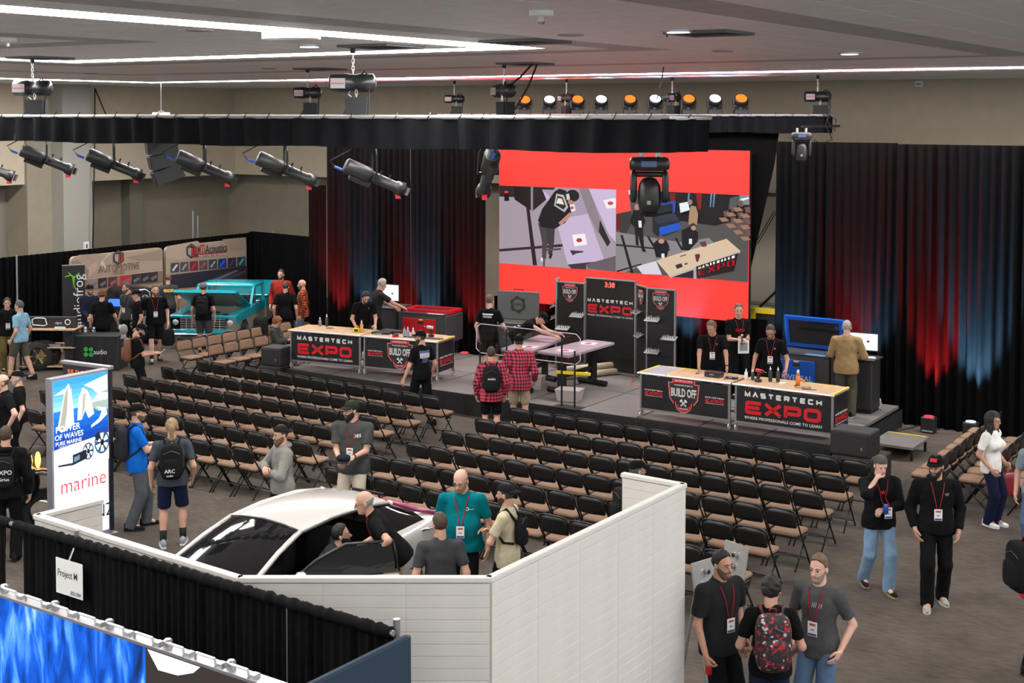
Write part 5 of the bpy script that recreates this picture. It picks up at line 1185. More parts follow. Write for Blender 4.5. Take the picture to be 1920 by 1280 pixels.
    for hp_, k, a in ((hipL, kL, ankL), (hipR, kR, ankR)):
        if legs == 'shorts': q = hp_ + (k - hp_) * .93; Pf.cone(hp_, q, (.083 + po) * s, (.078 + po) * s, .03, flat=True)
        else: Pf.cone(hp_, k, (.083 + po) * s, (.068 + po) * s, .03); Pf.cone(k, a + (a - k) * .12, (.068 + po) * s, (.062 + po) * s, .02, flat=True)
    Pf.plane(TP(0, 0, .075), T); Pf.wrinkle(.0035, .8, 2.)
    v, f = Pf.mesh(); link('shorts' if legs == 'shorts' else 'trousers', fastmesh('trousers', v, f, cloth(bottom)), P)
    # ---- shoes
    for a, k, sg in ((ankL, kL, -1), (ankR, kR, 1)):
        yaw = rad(8) * -sg; fx = np.array([math.sin(yaw) * -1, math.cos(yaw), 0]); sx = np.array([fx[1], -fx[0], 0]); z0 = max(a[2] - .085 * s, 0)
        prof = [(-.088, .030, .09), (-.07, .038, .108), (-.02, .040, .11), (.03, .040, .09), (.08, .043, .058), (.13, .044, .048), (.17, .036, .040), (.19, .02, .03)]
        V2 = []; n = 10
        for (yy, ww, hh) in prof:
            for q in range(n): t = 2 * PI * q / n; V2.append(np.array([a[0], a[1], z0]) + (fx * yy + sx * ww * math.cos(t)) * s + np.array([0, 0, (hh / 2 + .012 + hh / 2 * math.sin(t)) * s]))
        F2 = [(i * n + q, i * n + (q + 1) % n, (i + 1) * n + (q + 1) % n, (i + 1) * n + q) for i in range(len(prof) - 1) for q in range(n)] + [tuple(range(n))[::-1], tuple((len(prof) - 1) * n + q for q in range(n))]
        so_ = MB().add(V2, F2).build('shoe', cloth(shoe), P, True)
        out = [(-.09, -.03), (-.09, .03), (-.02, .037), (.08, .046), (.15, .042), (.19, .02), (.19, -.02), (.15, -.042), (.08, -.046), (.0, -.037)]
        MB().prism([(p_[0], p_[1]) for p_ in out], 0, .022 * s, 'xy'); mb = MB(); V3 = [np.array([a[0], a[1], z0 + zz]) + (fx * p_[0] + sx * p_[1]) * s for zz in (.0005, .024 * s) for p_ in out]; m_ = len(out)
        mb.add(V3, [tuple(range(m_))[::-1], tuple(range(m_, 2 * m_))] + [(i, (i + 1) % m_, (i + 1) % m_ + m_, i + m_) for i in range(m_)]); mb.build('sole', cloth(sole or (.02, .02, .02)), so_)
        if legs == 'shorts': MB().cyl(a + np.array([0, 0, .0]), a + nrm(k - a) * .14 * s, .043 * s, 12, .05 * s).build('sock', cloth(sock), P, True)
    # ---- things worn
    if lanyard:
        zc = TP(0, 0, .20); lm = cloth(lanyard); bz = TP(0, 0, .17)[2]
        for sg in (-1, 1):
            pts = []
            for t in [i / 8 for i in range(9)]:
                q = TP(sg * (.075 * (1 - t) + .012 * t), 0, .50 - .30 * t); y = ysurf(q[0], q[2]); 
                if y is None: continue
                pts.append((q[0], y + .006, q[2]))
            if len(pts) > 2: MB().tube(pts, .0065, 5).build('lanyard', lm, P, True)
        q = TP(0, 0, .145); ys = [ysurf(q[0], q[2] + d) for d in (-.05, 0, .05)]; ys = [y for y in ys if y is not None]
        if ys:
            y = max(ys) + .012; bd = thing_part('badge', P, (q[0], y, q[2])); MB().bbox((-.047, -.002, -.068), (.047, .003, .068), .0015).build('card', mat('badge_white', (.72, .72, .72), .4), bd); MB().box((-.042, .0032, -.062), (.042, .0038, -.042)).build('card_band', mat('badge_blue', (.03, .05, .22), .4), bd); MB().box((-.03, .0032, .03), (.03, .0038, .052)).build('card_print', mat('badge_red', (.35, .1, .08), .4), bd)
            MB().box((-.018, .0032, -.012), (.018, .0038, -.004)).build('card_name', PLASTIC, bd)
    def decal(name_, V2, F2, mt, x0, z0, sgn, sc=1.):
        out = []
        for x, z in V2:
            q = TP(x0 + x * sgn * -1 * (1 if sgn > 0 else 1), 0, z0 + z); y = ysurf(q[0], q[2], sgn)
            out.append((q[0], (y if y is not None else q[1]) + sgn * .005, q[2]))
        return link(name_, fastmesh(name_, out, F2, mt, smooth=False), shirt)
    def patch(name_, w_, h_, mt, x0, z0, sgn, shape=None):
        n = 6; V2 = [(-w_ / 2 + w_ * i / n, -h_ / 2 + h_ * j / n) for j in range(n + 1) for i in range(n + 1)]
        return decal(name_, V2, [(j * (n + 1) + i, j * (n + 1) + i + 1, (j + 1) * (n + 1) + i + 1, (j + 1) * (n + 1) + i) for j in range(n) for i in range(n)], mt, x0, z0, sgn)
    if chest:
        txt, mt, sz, x0, z0 = chest; V2, F2 = textmesh(txt, sz, .01); decal('chest_print', [(p_[0], p_[1]) for p_ in V2], F2, mt, x0, z0, 1)
    if back:
        for (nm, w_, h_, mt, x0, z0) in back: patch('back_print', w_, h_, mt, x0, z0, -1)
    if pack:
        c1 = pack if not isinstance(pack, dict) else pack['c']; pm = cloth(c1) if isinstance(c1, (tuple, str)) else c1; bp = thing_part('backpack', P)
        yb = ysurf(TP(0, 0, .3)[0], TP(0, 0, .3)[2], -1); yb = (yb if yb is not None else pel[1] - .12 * s); q = TP(0, 0, .26)
        big = pack.get('size', 1.) if isinstance(pack, dict) else 1.
        fv = Fld(np.array([q[0] - .24, yb - .30, q[2] - .36]), np.array([q[0] + .24, yb + .06, q[2] + .36]), .014)
        V2, F2 = superq((q[0], yb - .075 * big, q[2]), (.15 * big, .085 * big, .24 * big), .5, 20, 12); MB().add(V2, F2).build('main_bag', pm, bp, True)
        V2, F2 = superq((q[0], yb - .15 * big, q[2] - .07), (.115 * big, .05 * big, .13 * big), .5, 16, 10); MB().add(V2, F2).build('front_pocket', pm, bp, True)
        MB().tube([(q[0] - .03, yb - .03, q[2] + .24 * big), (q[0] - .025, yb - .03, q[2] + .27 * big), (q[0] + .025, yb - .03, q[2] + .27 * big), (q[0] + .03, yb - .03, q[2] + .24 * big)], .008, 5).build('top_loop', pm, bp, True)
        MB().tube([(q[0] - .11, yb - .155 * big, q[2] + .12), (q[0], yb - .165 * big, q[2] + .17), (q[0] + .11, yb - .155 * big, q[2] + .12)], .004, 4).build('zip', mat('zip', (.05, .05, .05), .4), bp)
        for sg in (-1, 1):
            pts = [(q[0] + sg * .08, yb - .02, q[2] + .2 * big)]
            a_ = TP(sg * .105, -.03, .535); pts.append(tuple(a_)); 
            for z_ in (.47, .38, .28):
                qq = TP(sg * .125, 0, z_); y = ysurf(qq[0], qq[2]); 
                if y is not None: pts.append((qq[0], y + .008, qq[2]))
            e_ = TP(sg * .165 * w, -.02, .16); pts.append(tuple(e_)); pts.append((q[0] + sg * .13, yb - .01, q[2] - .18 * big))
            MB().tube(pts, .016, 6).build('shoulder_strap', pm, bp, True)
        if isinstance(pack, dict) and pack.get('logo'):
            for (tx_, sz_, dx_, dz_) in pack['logo']:
                V2, F2 = textmesh(tx_, sz_, .01); link('pack_print', fastmesh('pack_print', [(q[0] + dx_ - p_[0] * -1, yb - .205 * big, q[2] + dz_ + p_[1]) for p_ in V2], F2, LWHITE, smooth=False), bp)
    if watch: 
        d = nrm(wL - eL); MB().cyl(wL - d * .03, wL - d * .008, .034 * s, 10).build('watch', PLASTIC, P)
    P['_w'] = [float(x) for x in (*wL, *wR)]
    return P
def wristpos(P, sd):
    w_ = list(P['_w'])[3:] if sd > 0 else list(P['_w'])[:3]; return P.location + Matrix.Rotation(P.rotation_euler.z, 3, 'Z') @ Vector(w_)
LAN = (.25, .02, .03); JEAN = (.075, .125, .21); KHA = (.36, .29, .19); DG = (.045, .047, .05); G_ = 'visitors in the hall'
def back_crest(): return [('p', .24, .05, mat('crest_blue', (.06, .1, .3), .5), 0, .42), ('p', .22, .09, mat('crest_silver', (.45, .46, .48), .5), 0, .35), ('p', .13, .08, mat('crest_dark', (.07, .08, .14), .5), 0, .26)]
def white_print(z=.37, w_=.24): return [('p', w_, .03, LWHITE, 0, z + .05), ('p', w_ * .8, .035, mat('print_grey', (.4, .4, .4), .6), 0, z)]
Q = {}
# --- booths at the far left
Q[1] = person('smiling person in black sweater and olive trousers at left edge', (13, 556), 1.72, 205, kind='hoodie', sleeve='long', bottom=(.11, .085, .03), hair='black', hstyle='thick', lanyard=(.02, .02, .02), sole=(.5, .5, .1))
Q[2] = person('man in light blue t-shirt and grey shorts walking left', (37, 561), 1.8, 75, top=(.22, .42, .56), bottom=(.07, .062, .055), legs='shorts', hair='dgrey', L=(-.2, .1, .9), fl=(-.08, .22), fr=(.1, -.25), sock=SK[0], skin=3)
Q[3] = person('man in black beanie, glasses and dark navy jacket', (168, 531), 1.8, 200, top=(.012, .016, .028), kind='jacket', sleeve='long', bottom=(.02, .035, .07), hat='beanie', beard='brown', glasses=True, L=(-.03, .26, 1.0), R=(.05, .26, .98), hy=10)
Q[4] = person('man in brown beanie seen from behind holding a phone', (191, 541), 1.8, 8, hat='beanie', hatc=(.14, .06, .02), R=(.32, .22, .92), sole=(.5, .5, .5))
Q[5] = person('man in dark grey polo with badge near the blue-lit display', (239, 528), 1.8, 150, top=DG, kind='polo', lanyard=(.02, .02, .02), hy=-30, hair='brown', beard='dgrey', L=(-.27, .06, .86))
Q[6] = person('man in black cap and black shirt facing left with badge', (257, 541), 1.76, 110, hat='cap', lanyard=(.02, .02, .02), hair='brown')
Q[7] = person('bearded man in black t-shirt and shorts striding from the truck', (290, 531), 1.88, 200, legs='shorts', w=1.12, belly=.03, beard='lbrown+', hair='lbrown', lanyard=LAN, fl=(-.1, -.15), fr=(.1, .2), hy=10, shoe=(.06, .045, .03), skin=3)
Q[8] = person('man in dark shirt with yellow emblem facing the tan posters', (315, 511), 1.8, 20, top=DG, back=[('p', .24, .07, mat('emb_yellow', (.6, .4, .03), .5), 0, .38), ('p', .12, .03, mat('emb_red', (.5, .04, .03), .5), 0, .38)], hair='lbrown', bottom=(.03, .03, .04), legs='shorts')
Q[9] = person('man in black with brown leather backpack looking at his phone', (258, 603), 1.76, -75, hat='cap', pack={'c': mat('leather', (.14, .05, .025), .5, noise=.2, nscale=12)}, L=(-.05, .36, 1.13), R=(.05, .36, 1.13), hp=30, beard='black', hair='black', curl=(.9, .9))
Q[10] = person('man in grey cap with black backpack looking into the truck', (381, 528), 1.8, 2, hat='cap', hatc=(.12, .12, .125), pack={'c': (.012, .012, .013)}, legs='shorts', bottom=(.055, .055, .058), sock=SK[0], hair='brown')
Q[11] = person('man in red jacket facing the camera behind the truck', (527, 503), 1.88, 170, top=(.28, .025, .018), kind='jacket', sleeve='long', beard='brown', hair='brown', w=1.08)
Q[12] = person('man in black polo seen from behind beside the truck bed', (535, 526), 1.8, 0, kind='polo', hair='brown', hstyle='short', w=1.08, watch=True)
Q[13] = person('bald man in orange plaid shirt and jeans', (567, 522), 1.78, 95, top=plaid('plaid_orange', (.38, .07, .02), (.03, .012, .01)), kind='shirt', sleeve='long', hstyle='none', hair='dgrey', beard='dgrey', bottom=JEAN, lanyard=(.5, .5, .5), hem=.04)
Q[14] = person('seated person with curly red hair and glasses looking at phone', (516, 592), 1.64, -100, sit=True, top=(.05, .052, .05), kind='hoodie', sleeve='long', bottom=(.2, .28, .38), hair='red', hstyle='curly', glasses=True, L=(-.05, .36, .72), R=(.05, .36, .72), hp=25, fl=(-.1, .42), fr=(.1, .42), curl=(.8, .8))
# --- on the stage
Q[15] = person('man in black t-shirt working with his hands on left tables', (684, 547), 1.78, 200, SZ, hh=1.64, lean=28, hp=35, hair='black', hstyle='thick', beard='black', L=(-.18, .2, .93), R=(.26, .22, .93), chest=('o', LWHITE, .05, -.08, .38), w=1.05)
Q[16] = person('grey haired man in dark polo using the left computer', (712, 523), 1.84, -62, SZ, hh=1.78, top=(.018, .019, .022), kind='polo', hair='grey', lean=14, hp=15, R=(.22, .48, 1.08), L=(-.18, .42, 1.05), w=1.12)
Q[17] = person('man in black cap and shorts walking past the left tables', (790, 617), 1.82, 42, hat='cap', legs='shorts', back=back_crest(), L=(-.32, .12, .86), fl=(-.1, .22), fr=(.1, -.22), beard='brown', hair='brown', sock=SK[0], hy=35)
Q[18] = person('man with printed black t-shirt behind the acrylic guard', (918, 550), 1.82, -25, SZ, back=white_print(), hair='lbrown', R=(.28, .28, .95), legs='shorts', sock=SK[0], skin=3)
Q[19] = person('man in black cap bending over the work bench', (1006, 586), 1.78, -112, SZ, hh=1.42, lean=58, hp=45, hat='cap', back=white_print(.3), L=(-.2, .42, .98), R=(.12, .45, .98), hair='black', legs='shorts', w=1.08)
Q[20] = person('man in pink plaid shirt wearing a large black backpack', (921, 648), 1.76, 2, top=plaid('plaid_pink', (.55, .06, .11), (.025, .012, .016)), kind='shirt', sleeve='long', legs='shorts', hair='brown', pack={'c': (.013, .013, .013), 'logo': [('AARN', .05, 0, .02)]}, hem=.08, sock=SK[0])
Q[21] = person('man in pink plaid shirt and khaki shorts with black cap', (973, 625), 1.86, -6, top=plaid('plaid_pink', None, None), kind='shirt', sleeve='long', legs='shorts', bottom=KHA, hat='cap', hair='brown', hem=.07, w=1.1, R=(.27, .14, .92), sock=SK[0])
Q[22] = person('presenter with lanyard leaning on the right table, hand on board', (1336, 608), 1.8, 172, SZ, hh=1.67, lean=14, hp=20, hy=-25, lanyard=LAN, hair='lbrown', hstyle='thick', L=(-.26, .3, .93), R=(.24, .3, .93), belly=.03, w=1.12, watch=True, skin=1, chest=('o', mat('chest_blue', (.2, .3, .5), .5), .06, -.08, .37))
Q[23] = person('tall presenter standing behind holding microphone and white paper', (1385, 566), 1.87, 188, SZ, lanyard=LAN, hair='lbrown', L=(-.05, .26, 1.12), R=(.08, .27, 1.12), curl=(.9, .9), hy=-12, watch=True, chest=('EXPO', RED, .07, 0, .32))
Q[24] = person('presenter with glasses looking down at the right table', (1446, 612), 1.8, 160, SZ, hh=1.70, lean=8, hp=28, glasses=True, lanyard=LAN, hair='brown', beard='stub', L=(-.3, .22, .95), R=(.3, .12, .9), skin=1, chest=('o', LWHITE, .05, -.08, .36))
Q[25] = person('man in tan overshirt seen from behind at the monitor', (1588, 598), 1.8, -18, SZ, top=(.30, .20, .095), kind='jacket', sleeve='long', bottom=(.075, .07, .05), hair='grey', L=(-.22, .32, 1.05), R=(.24, .3, 1.08), w=1.12, hem=.05, sole=(.5, .48, .42), hp=10)
# --- right side
V1 = .0135
Q[26] = person('man in backwards grey cap and jeans holding his cheek', (1650, 848), 1.74, 186, kind='hoodie', sleeve='long', bottom=(.16, .25, .36), hat='capback', hatc=(.075, .075, .068), hair='lbrown', beard='none', R=(.1, .13, 1.47), rh=(1, .1, -.8), L=(.03, .27, 1.13), lh=(-1, -.2, -.3), curl=(.8, .25), fl=(-.09, .12), fr=(.12, -.2, .03), lanyard=LAN, w=1.1, sole=(.3, .22, .13), vox=V1, hp=8, skin=3, hem=.02, chest=('w', RED, .1, 0, .36))
Q[27] = person('bearded man in black hoodie and black cap with white badge', (1757, 848), 1.86, 172, kind='hoodie', sleeve='long', hat='cap', beard='black+', hair='black', lanyard=LAN, L=(-.24, .08, .9), R=(.24, .06, .9), shoe=(.33, .31, .27), sole=(.55, .53, .48), fl=(-.1, -.12), fr=(.11, .14), hy=-28, hp=4, vox=V1, w=1.12, emb=(.5, .03, .04), skin=1, chest=('w', mat('print_tan', (.4, .25, .2), .5), .07, -.1, .38))
Q[28] = person('woman with long black hair, white top and white sneakers', (1861, 768), 1.68, 222, top=(.72, .7, .66), bust=.075, hair='black', hstyle='long', glasses=True, bottom=(.008, .012, .035), shoe=(.7, .7, .69), sole=(.7, .7, .7), R=(.2, .1, .92), L=(-.22, .1, .95), vox=V1, w=.93, skin=1, hem=.02, fl=(-.07, .05), fr=(.07, .0), beard='none')
Q[29] = person('person in jeans cut off by the right edge of the photo', (1947, 800), 1.78, 150, top=(.2, .25, .3), bottom=JEAN, hair='brown')
Q[30] = person('person in red shirt with black backpack at right edge', (1946, 958), 1.78, -78, top=(.5, .03, .05), pack={'c': (.01, .01, .011), 'size': 1.1}, hair='brown', vox=V1)
# --- around the lightbox and the car
Q[31] = person('man in bright blue polo and black cap wearing a backpack', (256, 753), 1.82, -72, top=(.005, .125, .52), kind='polo', hat='cap', pack={'c': (.025, .025, .03)}, bottom=(.085, .095, .105), R=(.07, .36, 1.2), L=(-.12, .33, 1.15), curl=(.9, .9), hair='lbrown', beard='lbrown', skin=3, vox=V1, hem=.03, fl=(-.1, .12), fr=(.1, -.1))
Q[32] = person('man with long ponytail, black backpack and navy shorts', (322, 780), 1.8, 12, top=(.045, .055, .068), legs='shorts', bottom=(.008, .014, .04), hstyle='tail', hair='blond', pack={'c': (.01, .01, .011), 'logo': [('ARC', .07, -.02, -.1), ('audio', .04, -.02, -.16)]}, R=(.26, .1, .9), shoe=(.25, .27, .33), sole=(.7, .7, .68), vox=V1, w=1.08, fl=(-.13, 0), fr=(.13, .1))
Q[33] = person('man in grey hoodie with arms crossed and backwards cap', (528, 793), 1.78, 118, top=(.20, .195, .175), kind='hoodie', sleeve='long', hat='capback', hatc=(.012, .012, .012), beard='lbrown+', hair='brown', L=(-.02, .17, 1.13), R=(.03, .225, 1.19), lh=(-1, .1, -.6), rh=(1, .1, -.6), hy=12, vox=V1, w=1.05, curl=(.8, .8))
Q[34] = person('bearded man in dark grey shirt holding a cap, khaki shorts', (661, 747), 1.9, 172, top=(.05, .055, .052), kind='shirt', hat='cap', hatc=(.018, .022, .014), beard='black+', hair='black', glasses=True, lanyard=LAN, legs='shorts', bottom=(.45, .40, .32), L=(-.09, .32, 1.08), R=(.1, .31, 1.04), curl=(.9, .9), hy=-45, w=1.18, belly=.02, vox=V1, hem=.05, chest=('DES', LWHITE, .06, -.09, .36), watch=True)
Q[35] = person('man in dark grey shirt leaning out of the car door', (634, 956), 1.78, -80, sit=True, hh=1.44, ppz=.56, lean=32, top=(.035, .037, .04), kind='shirt', hair='black', beard='black', L=(-.25, .25, .7), R=(.3, .1, .55), fl=(-.1, .3), fr=(.1, .25), bottom=(.03, .045, .08), hp=-12, vox=V1)
Q[36] = person('bald man in black polo and khaki trousers leaning on car door', (694, 934), 1.82, 98, hh=1.6, lean=34, hp=10, kind='polo', hstyle='bald', hair='grey', beard='none', glasses=True, lanyard=LAN, bottom=KHA, L=(-.42, .02, 1.06), lh=(-.6, -1, .6), R=(.3, .1, .95), curl=(.3, .5), w=1.15, belly=.03, vox=V1, skin=0)
Q[37] = person('man with short dark hair in charcoal t-shirt, back to camera', (826, 957), 1.74, 8, top=(.045, .045, .049), hair='brown', vox=V1, w=1.08, hy=18)
Q[38] = person('large bald man in teal polo with white badge', (867, 871), 1.87, 176, top=(.0, .14, .165), kind='polo', hstyle='bald', hair='lbrown', beard='blond', glasses=True, lanyard=LAN, w=1.13, belly=.07, hp=18, hy=-18, vox=V1, skin=3, chest=('O---', LWHITE, .05, -.09, .37), untuck=.2)
Q[39] = person('man in cream t-shirt and backwards black cap, arms folded', (950, 902), 1.74, 72, top=(.48, .42, .29), hat='capback', hatc=(.01, .01, .012), hair='brown', beard='brown', L=(-.02, .17, 1.12), R=(.03, .225, 1.17), lh=(-1, .1, -.6), vox=V1, w=1.1, hem=.04, curl=(.8, .8), pack={'c': (.01, .01, .012), 'size': .62})
Q[40] = person('man in black cap and dark jacket behind the white wall', (1193, 858), 1.76, -68, kind='jacket', sleeve='long', top=(.012, .013, .015), hat='cap', glasses=True, hair='dgrey', beard='dgrey', pack={'c': (.012, .012, .012), 'size': .9}, vox=V1, emb=(.5, .55, .05))
# --- nearest group, bottom right
V0 = .0125
Q[41] = person('dark haired man in black and grey shirt holding a red can', (1352, 1026), 1.82, 212, top=(.016, .016, .018), kind='shirt', hair='black', beard='stub', lanyard=LAN, R=(.26, .1, .86), curl=(.5, .95), w=1.15, vox=V0, skin=1, hem=.05, hy=5)
POP = mat('pattern_pack', (.02, .012, .014), .7)
nt = POP.node_tree; tc = nt.nodes.new('ShaderNodeTexCoord'); vo = nt.nodes.new('ShaderNodeTexVoronoi'); vo.inputs['Scale'].default_value = 42; rp = nt.nodes.new('ShaderNodeValToRGB'); rp.color_ramp.interpolation = 'CONSTANT'
rp.color_ramp.elements[0].color = (.35, .01, .02, 1); rp.color_ramp.elements[1].position = .22; rp.color_ramp.elements[1].color = (.016, .013, .016, 1); e_ = rp.color_ramp.elements.new(.9); e_.color = (.45, .45, .45, 1); e_ = rp.color_ramp.elements.new(.95); e_.color = (.03, .03, .03, 1)
sp_ = nt.nodes.new('ShaderNodeSeparateColor'); nt.links.new(tc.outputs['Object'], vo.inputs['Vector']); nt.links.new(vo.outputs['Color'], sp_.inputs[0]); nt.links.new(sp_.outputs[0], rp.inputs[0]); nt.links.new(rp.outputs[0], nt.nodes['Principled BSDF'].inputs['Base Color'])
Q[42] = person('man in black t-shirt with red patterned backpack, back to camera', (1446, 1074), 1.76, -4, hair='black', hstyle='thick', pack={'c': POP, 'size': 1.08}, L=(-.24, .2, .98), R=(.24, .2, .98), bottom=(.012, .02, .045), lanyard=LAN, vox=V0, hy=-25)
Q[43] = person('grey haired man in grey t-shirt and jeans, hand in pocket', (1537, 1033), 1.82, 142, top=(.062, .063, .066), hair='lbrown', hstyle='short', beard='gstub', lanyard=LAN, bottom=JEAN, L=(-.24, .06, .93), R=(.22, .18, 1.0), vox=V0, skin=3, hem=.04, w=1.05, chest=('/// //', mat('print_grey', (.4, .4, .4), .6), .06, -.03, .36))
# --- left edge
Q[44] = person('balding man in black polo with arm on hip at left edge', (6, 697), 1.84, 122, kind='polo', hstyle='bald', hair='lbrown', beard='none', L=(-.34, .02, .98), lh=(-1, -.4, 0), w=1.2, vox=V1, skin=3, lean=8, watch=True, lanyard=LAN)
Q[45] = person('grey haired man in backwards black cap beside the motorcycle', (34, 692), 1.68, 108, hat='capback', hair='grey', beard='grey', vox=V1, w=1.1, skin=3)
Q[46] = person('man with a black drawstring bag on his back at left edge', (10, 796), 1.82, 12, kind='hoodie', sleeve='long', hair='brown', pack={'c': (.012, .012, .012), 'size': .85, 'logo': [('EXPO', .08, .02, .02), ('Sirius', .06, .02, -.07)]}, vox=V1, w=1.1)
# --- things people hold
def held(name, label, cat, P, sd, dx=(0, 0, 0)):
    t = thing(name, label, cat, wristpos(P, sd) + Vector(dx), P.rotation_euler.z); return t
for n, sd, dd, lb in ((4, 1, (.06, .0, -.08), 'white phone in the hand of the man in brown beanie'), (9, 1, (.12, .05, .03), 'phone in the hands of the man with leather backpack'), (14, 1, (.08, -.08, .03), 'phone in the hands of the seated person')):
    t = held('phone', lb, 'phone', Q[n], sd, dd); MB().bbox((-.037, -.005, -.07), (.037, .005, .07), .003).build('case', PLASTIC, t); MB().box((-.032, -.0065, -.064), (.032, -.005, .064)).build('screen', emat('phone_glow', (.6, .75, .9), .7), t); t.rotation_euler = (rad(-50), 0, t.rotation_euler.z)
t = held('drink_can', 'red drink can in the hand of the man at bottom right', 'can', Q[41], 1, (.03, -.0, -.13)); MB().lathe([(.026, -.055), (.033, -.045), (.033, .045), (.026, .058)], 14).build('can_body', mat('can_red', (.5, .02, .02), .3, .3), t, True); MB().lathe([(.024, .058), (.024, .06)], 12).build('lid', ALU, t)
t = held('drink_can', 'blue drink can held by the man holding his cheek', 'can', Q[26], -1, (-.02, -.1, .03)); MB().lathe([(.026, -.055), (.033, -.045), (.033, .045), (.026, .058)], 14).build('can_body', mat('can_blue', (.02, .06, .4), .3, .3), t, True); MB().lathe([(.024, .058), (.024, .06)], 12).build('lid', ALU, t)
t = held('paper_sheet', 'white sheet of paper held by the tall presenter', 'paper', Q[23], -1, (-.05, -.11, -.12)); MB().box((-.11, -.001, -.13), (.11, .001, .13)).build('sheet', WHITE, t); MB().box((-.08, .0011, -.08), (.08, .0016, .08)).build('print', mat('greyw', None), t)
t = held('microphone', 'black microphone held by the tall presenter', 'microphone', Q[23], 1, (.05, -.1, .05)); MB().cyl((0, 0, -.12), (0, 0, .03), .013, 10, .017).build('handle', PLASTIC, t, True); MB().sphere((0, 0, .05), .026).build('grille', STEEL, t, True)
t = held('cap', 'black cap held in the hands of the man in khaki shorts', 'cap', Q[34], -1, (-.12, -.12, .02)); V_, F_ = superq((0, 0, 0), (.1, .085, .05), .8, 14, 8); MB().add(V_, F_).build('crown', cloth((.012, .014, .02)), t, True); MB().bbox((-.09, .05, -.04), (.09, .16, -.032), .003).build('brim', cloth((.012, .014, .02)), t)
p = wristpos(Q[28], -1); t = thing('handbag', 'dark red leather handbag carried by the woman in white', 'bag', p + Vector((.05, .02, -.46)), rad(20))
V_, F_ = superq((0, 0, .14), (.19, .07, .17), .4, 20, 10); MB().add(V_, F_).build('bag_body', mat('bag_red', (.2, .012, .018), .3), t, True)
for y in (-.05, .05): MB().tube([(-.09, y, .28), (-.08, y, .4), (0, y, .47), (.08, y, .4), (.09, y, .28)], .008, 6).build('handle', mat('bag_red', None), t, True)
t = thing('carry_bag', 'black bag carried by the bearded man near the truck', 'bag', wristpos(Q[7], -1) + Vector((0, 0, -.55)), rad(20)); V_, F_ = superq((0, 0, .2), (.16, .09, .2), .5, 16, 8); MB().add(V_, F_).build('bag_body', cloth((.012, .012, .013)), t, True); MB().tube([(-.07, 0, .38), (0, 0, .46), (.07, 0, .38)], .01, 6).build('handle', PLASTIC, t, True)
p = un(489, 637, .45); t = thing('backpack', 'black backpack standing on a tan chair beside the truck', 'backpack', p + Vector((0, 0, .04)), rad(-40)); V_, F_ = superq((0, 0, .26), (.19, .13, .27), .5, 18, 10); MB().add(V_, F_).build('main_bag', cloth((.014, .014, .015)), t, True); V_, F_ = superq((0, -.12, .17), (.14, .06, .14), .5, 16, 8); MB().add(V_, F_).build('front_pocket', cloth((.011, .011, .012)), t, True)
for P_ in Q.values(): del P_['_w']
# ================================================================ rigging
ALUT = mat('truss_alu', (.55, .55, .56), .35, .7)
VF = 13.05
def truss(label, P0, P1, s=.3):
    """square box truss hanging between two points (top centre line)"""
    P0, P1 = Vector(P0), Vector(P1); d = (P1 - P0); L = d.length; t = thing('lighting_truss', label, 'truss', P0, math.atan2(d.y, d.x), 'box trusses')
    for y in (-s / 2, s / 2):
        for z in (0, -s): MB().tube([(0, y, z), (L, y, z)], .022, 6).build('chord', ALUT, t)
    mb = MB(); n = int(L / .5)
    for k in range(n):
        a, b = L * k / n, L * (k + 1) / n
        for y in (-s / 2, s / 2): mb.tube([(a, y, 0), (b, y, -s)] if k % 2 else [(a, y, -s), (b, y, 0)], .01, 4)
        for z in (0, -s): mb.tube([(a, -s / 2, z), (b, s / 2, z)] if k % 2 else [(a, s / 2, z), (b, -s / 2, z)], .01, 4)
    o = mb.build('bracing', ALUT, t); o['kind'] = 'stuff'; return t
zt1 = unv(0, 218, VF).z; uF0, uF1 = UV(unv(-160, 250, VF))[0], UV(unv(1262, 250, VF))[0]
ztF = 5.87; zbF = unv(600, 275, VF - .2).z
truss('front lighting truss behind the long black valance', W(uF0, VF, ztF), W(uF1, VF, ztF))
truss('middle lighting truss hidden behind the front valance', W(UV(unv(430, 250, 18.5))[0], 18.5, 5.85), W(UV(unv(1000, 250, 18.5))[0], 18.5, 5.85))
uB0, uB1 = UV(unv(830, 216, 27.2))[0], UV(unv(1545, 216, 27.2))[0]
truss('rear lighting truss that carries the video wall', W(uB0, 27.3, 5.88), W(uB1, 27.3, 5.88))
def valance(label, P, z0, z1, seed, wl=.42):
    t = thing('valance', label, 'valance', (0, 0, 0), 0, 'black truss valances')
    L = 0
    o = drape('cloth', None, None, P, z0, z1, wl, .05, mt=VALANCE, seed=seed, rows=5, flare=1.6); o.parent = t
    for k in ('label', 'category'):
        if k in o: del o[k]
    MB().tube([Vector((p[0], p[1], z1 + .015)) for p in P], .026, 8).build('top_pipe', ALUT, t)
    mb = MB()
    for i in range(len(P) - 1):
        a, b = Vector((*P[i][:2], 0)), Vector((*P[i + 1][:2], 0)); n = int((b - a).length / .42)
        for k in range(n): c = a + (b - a) * ((k + random.uniform(.3, .7)) / n); mb.tube([(c.x - .03, c.y, z1 - .02), (c.x, c.y - .04, z1 + .03), (c.x + .02, c.y, z1 + .05 + random.uniform(0, .03))], .006, 4)
    o = mb.build('tie', BLK, t); o['kind'] = 'stuff'
valance('long black valance along the front lighting truss', [W(uF0, VF - .3), W(uF1 + .12, VF - .3), W(uF1 + .25, VF + .4)], zbF, ztF - .01, 21)
valance('black valance on the rear truss right of centre', [W(uB0, 26.98), W(uB1 + .05, 26.98), W(uB1 + .05, 27.6)], 5.53, 5.89, 22, .3)
LABELW = mat('hoist_label', (.32, .3, .3), .5)
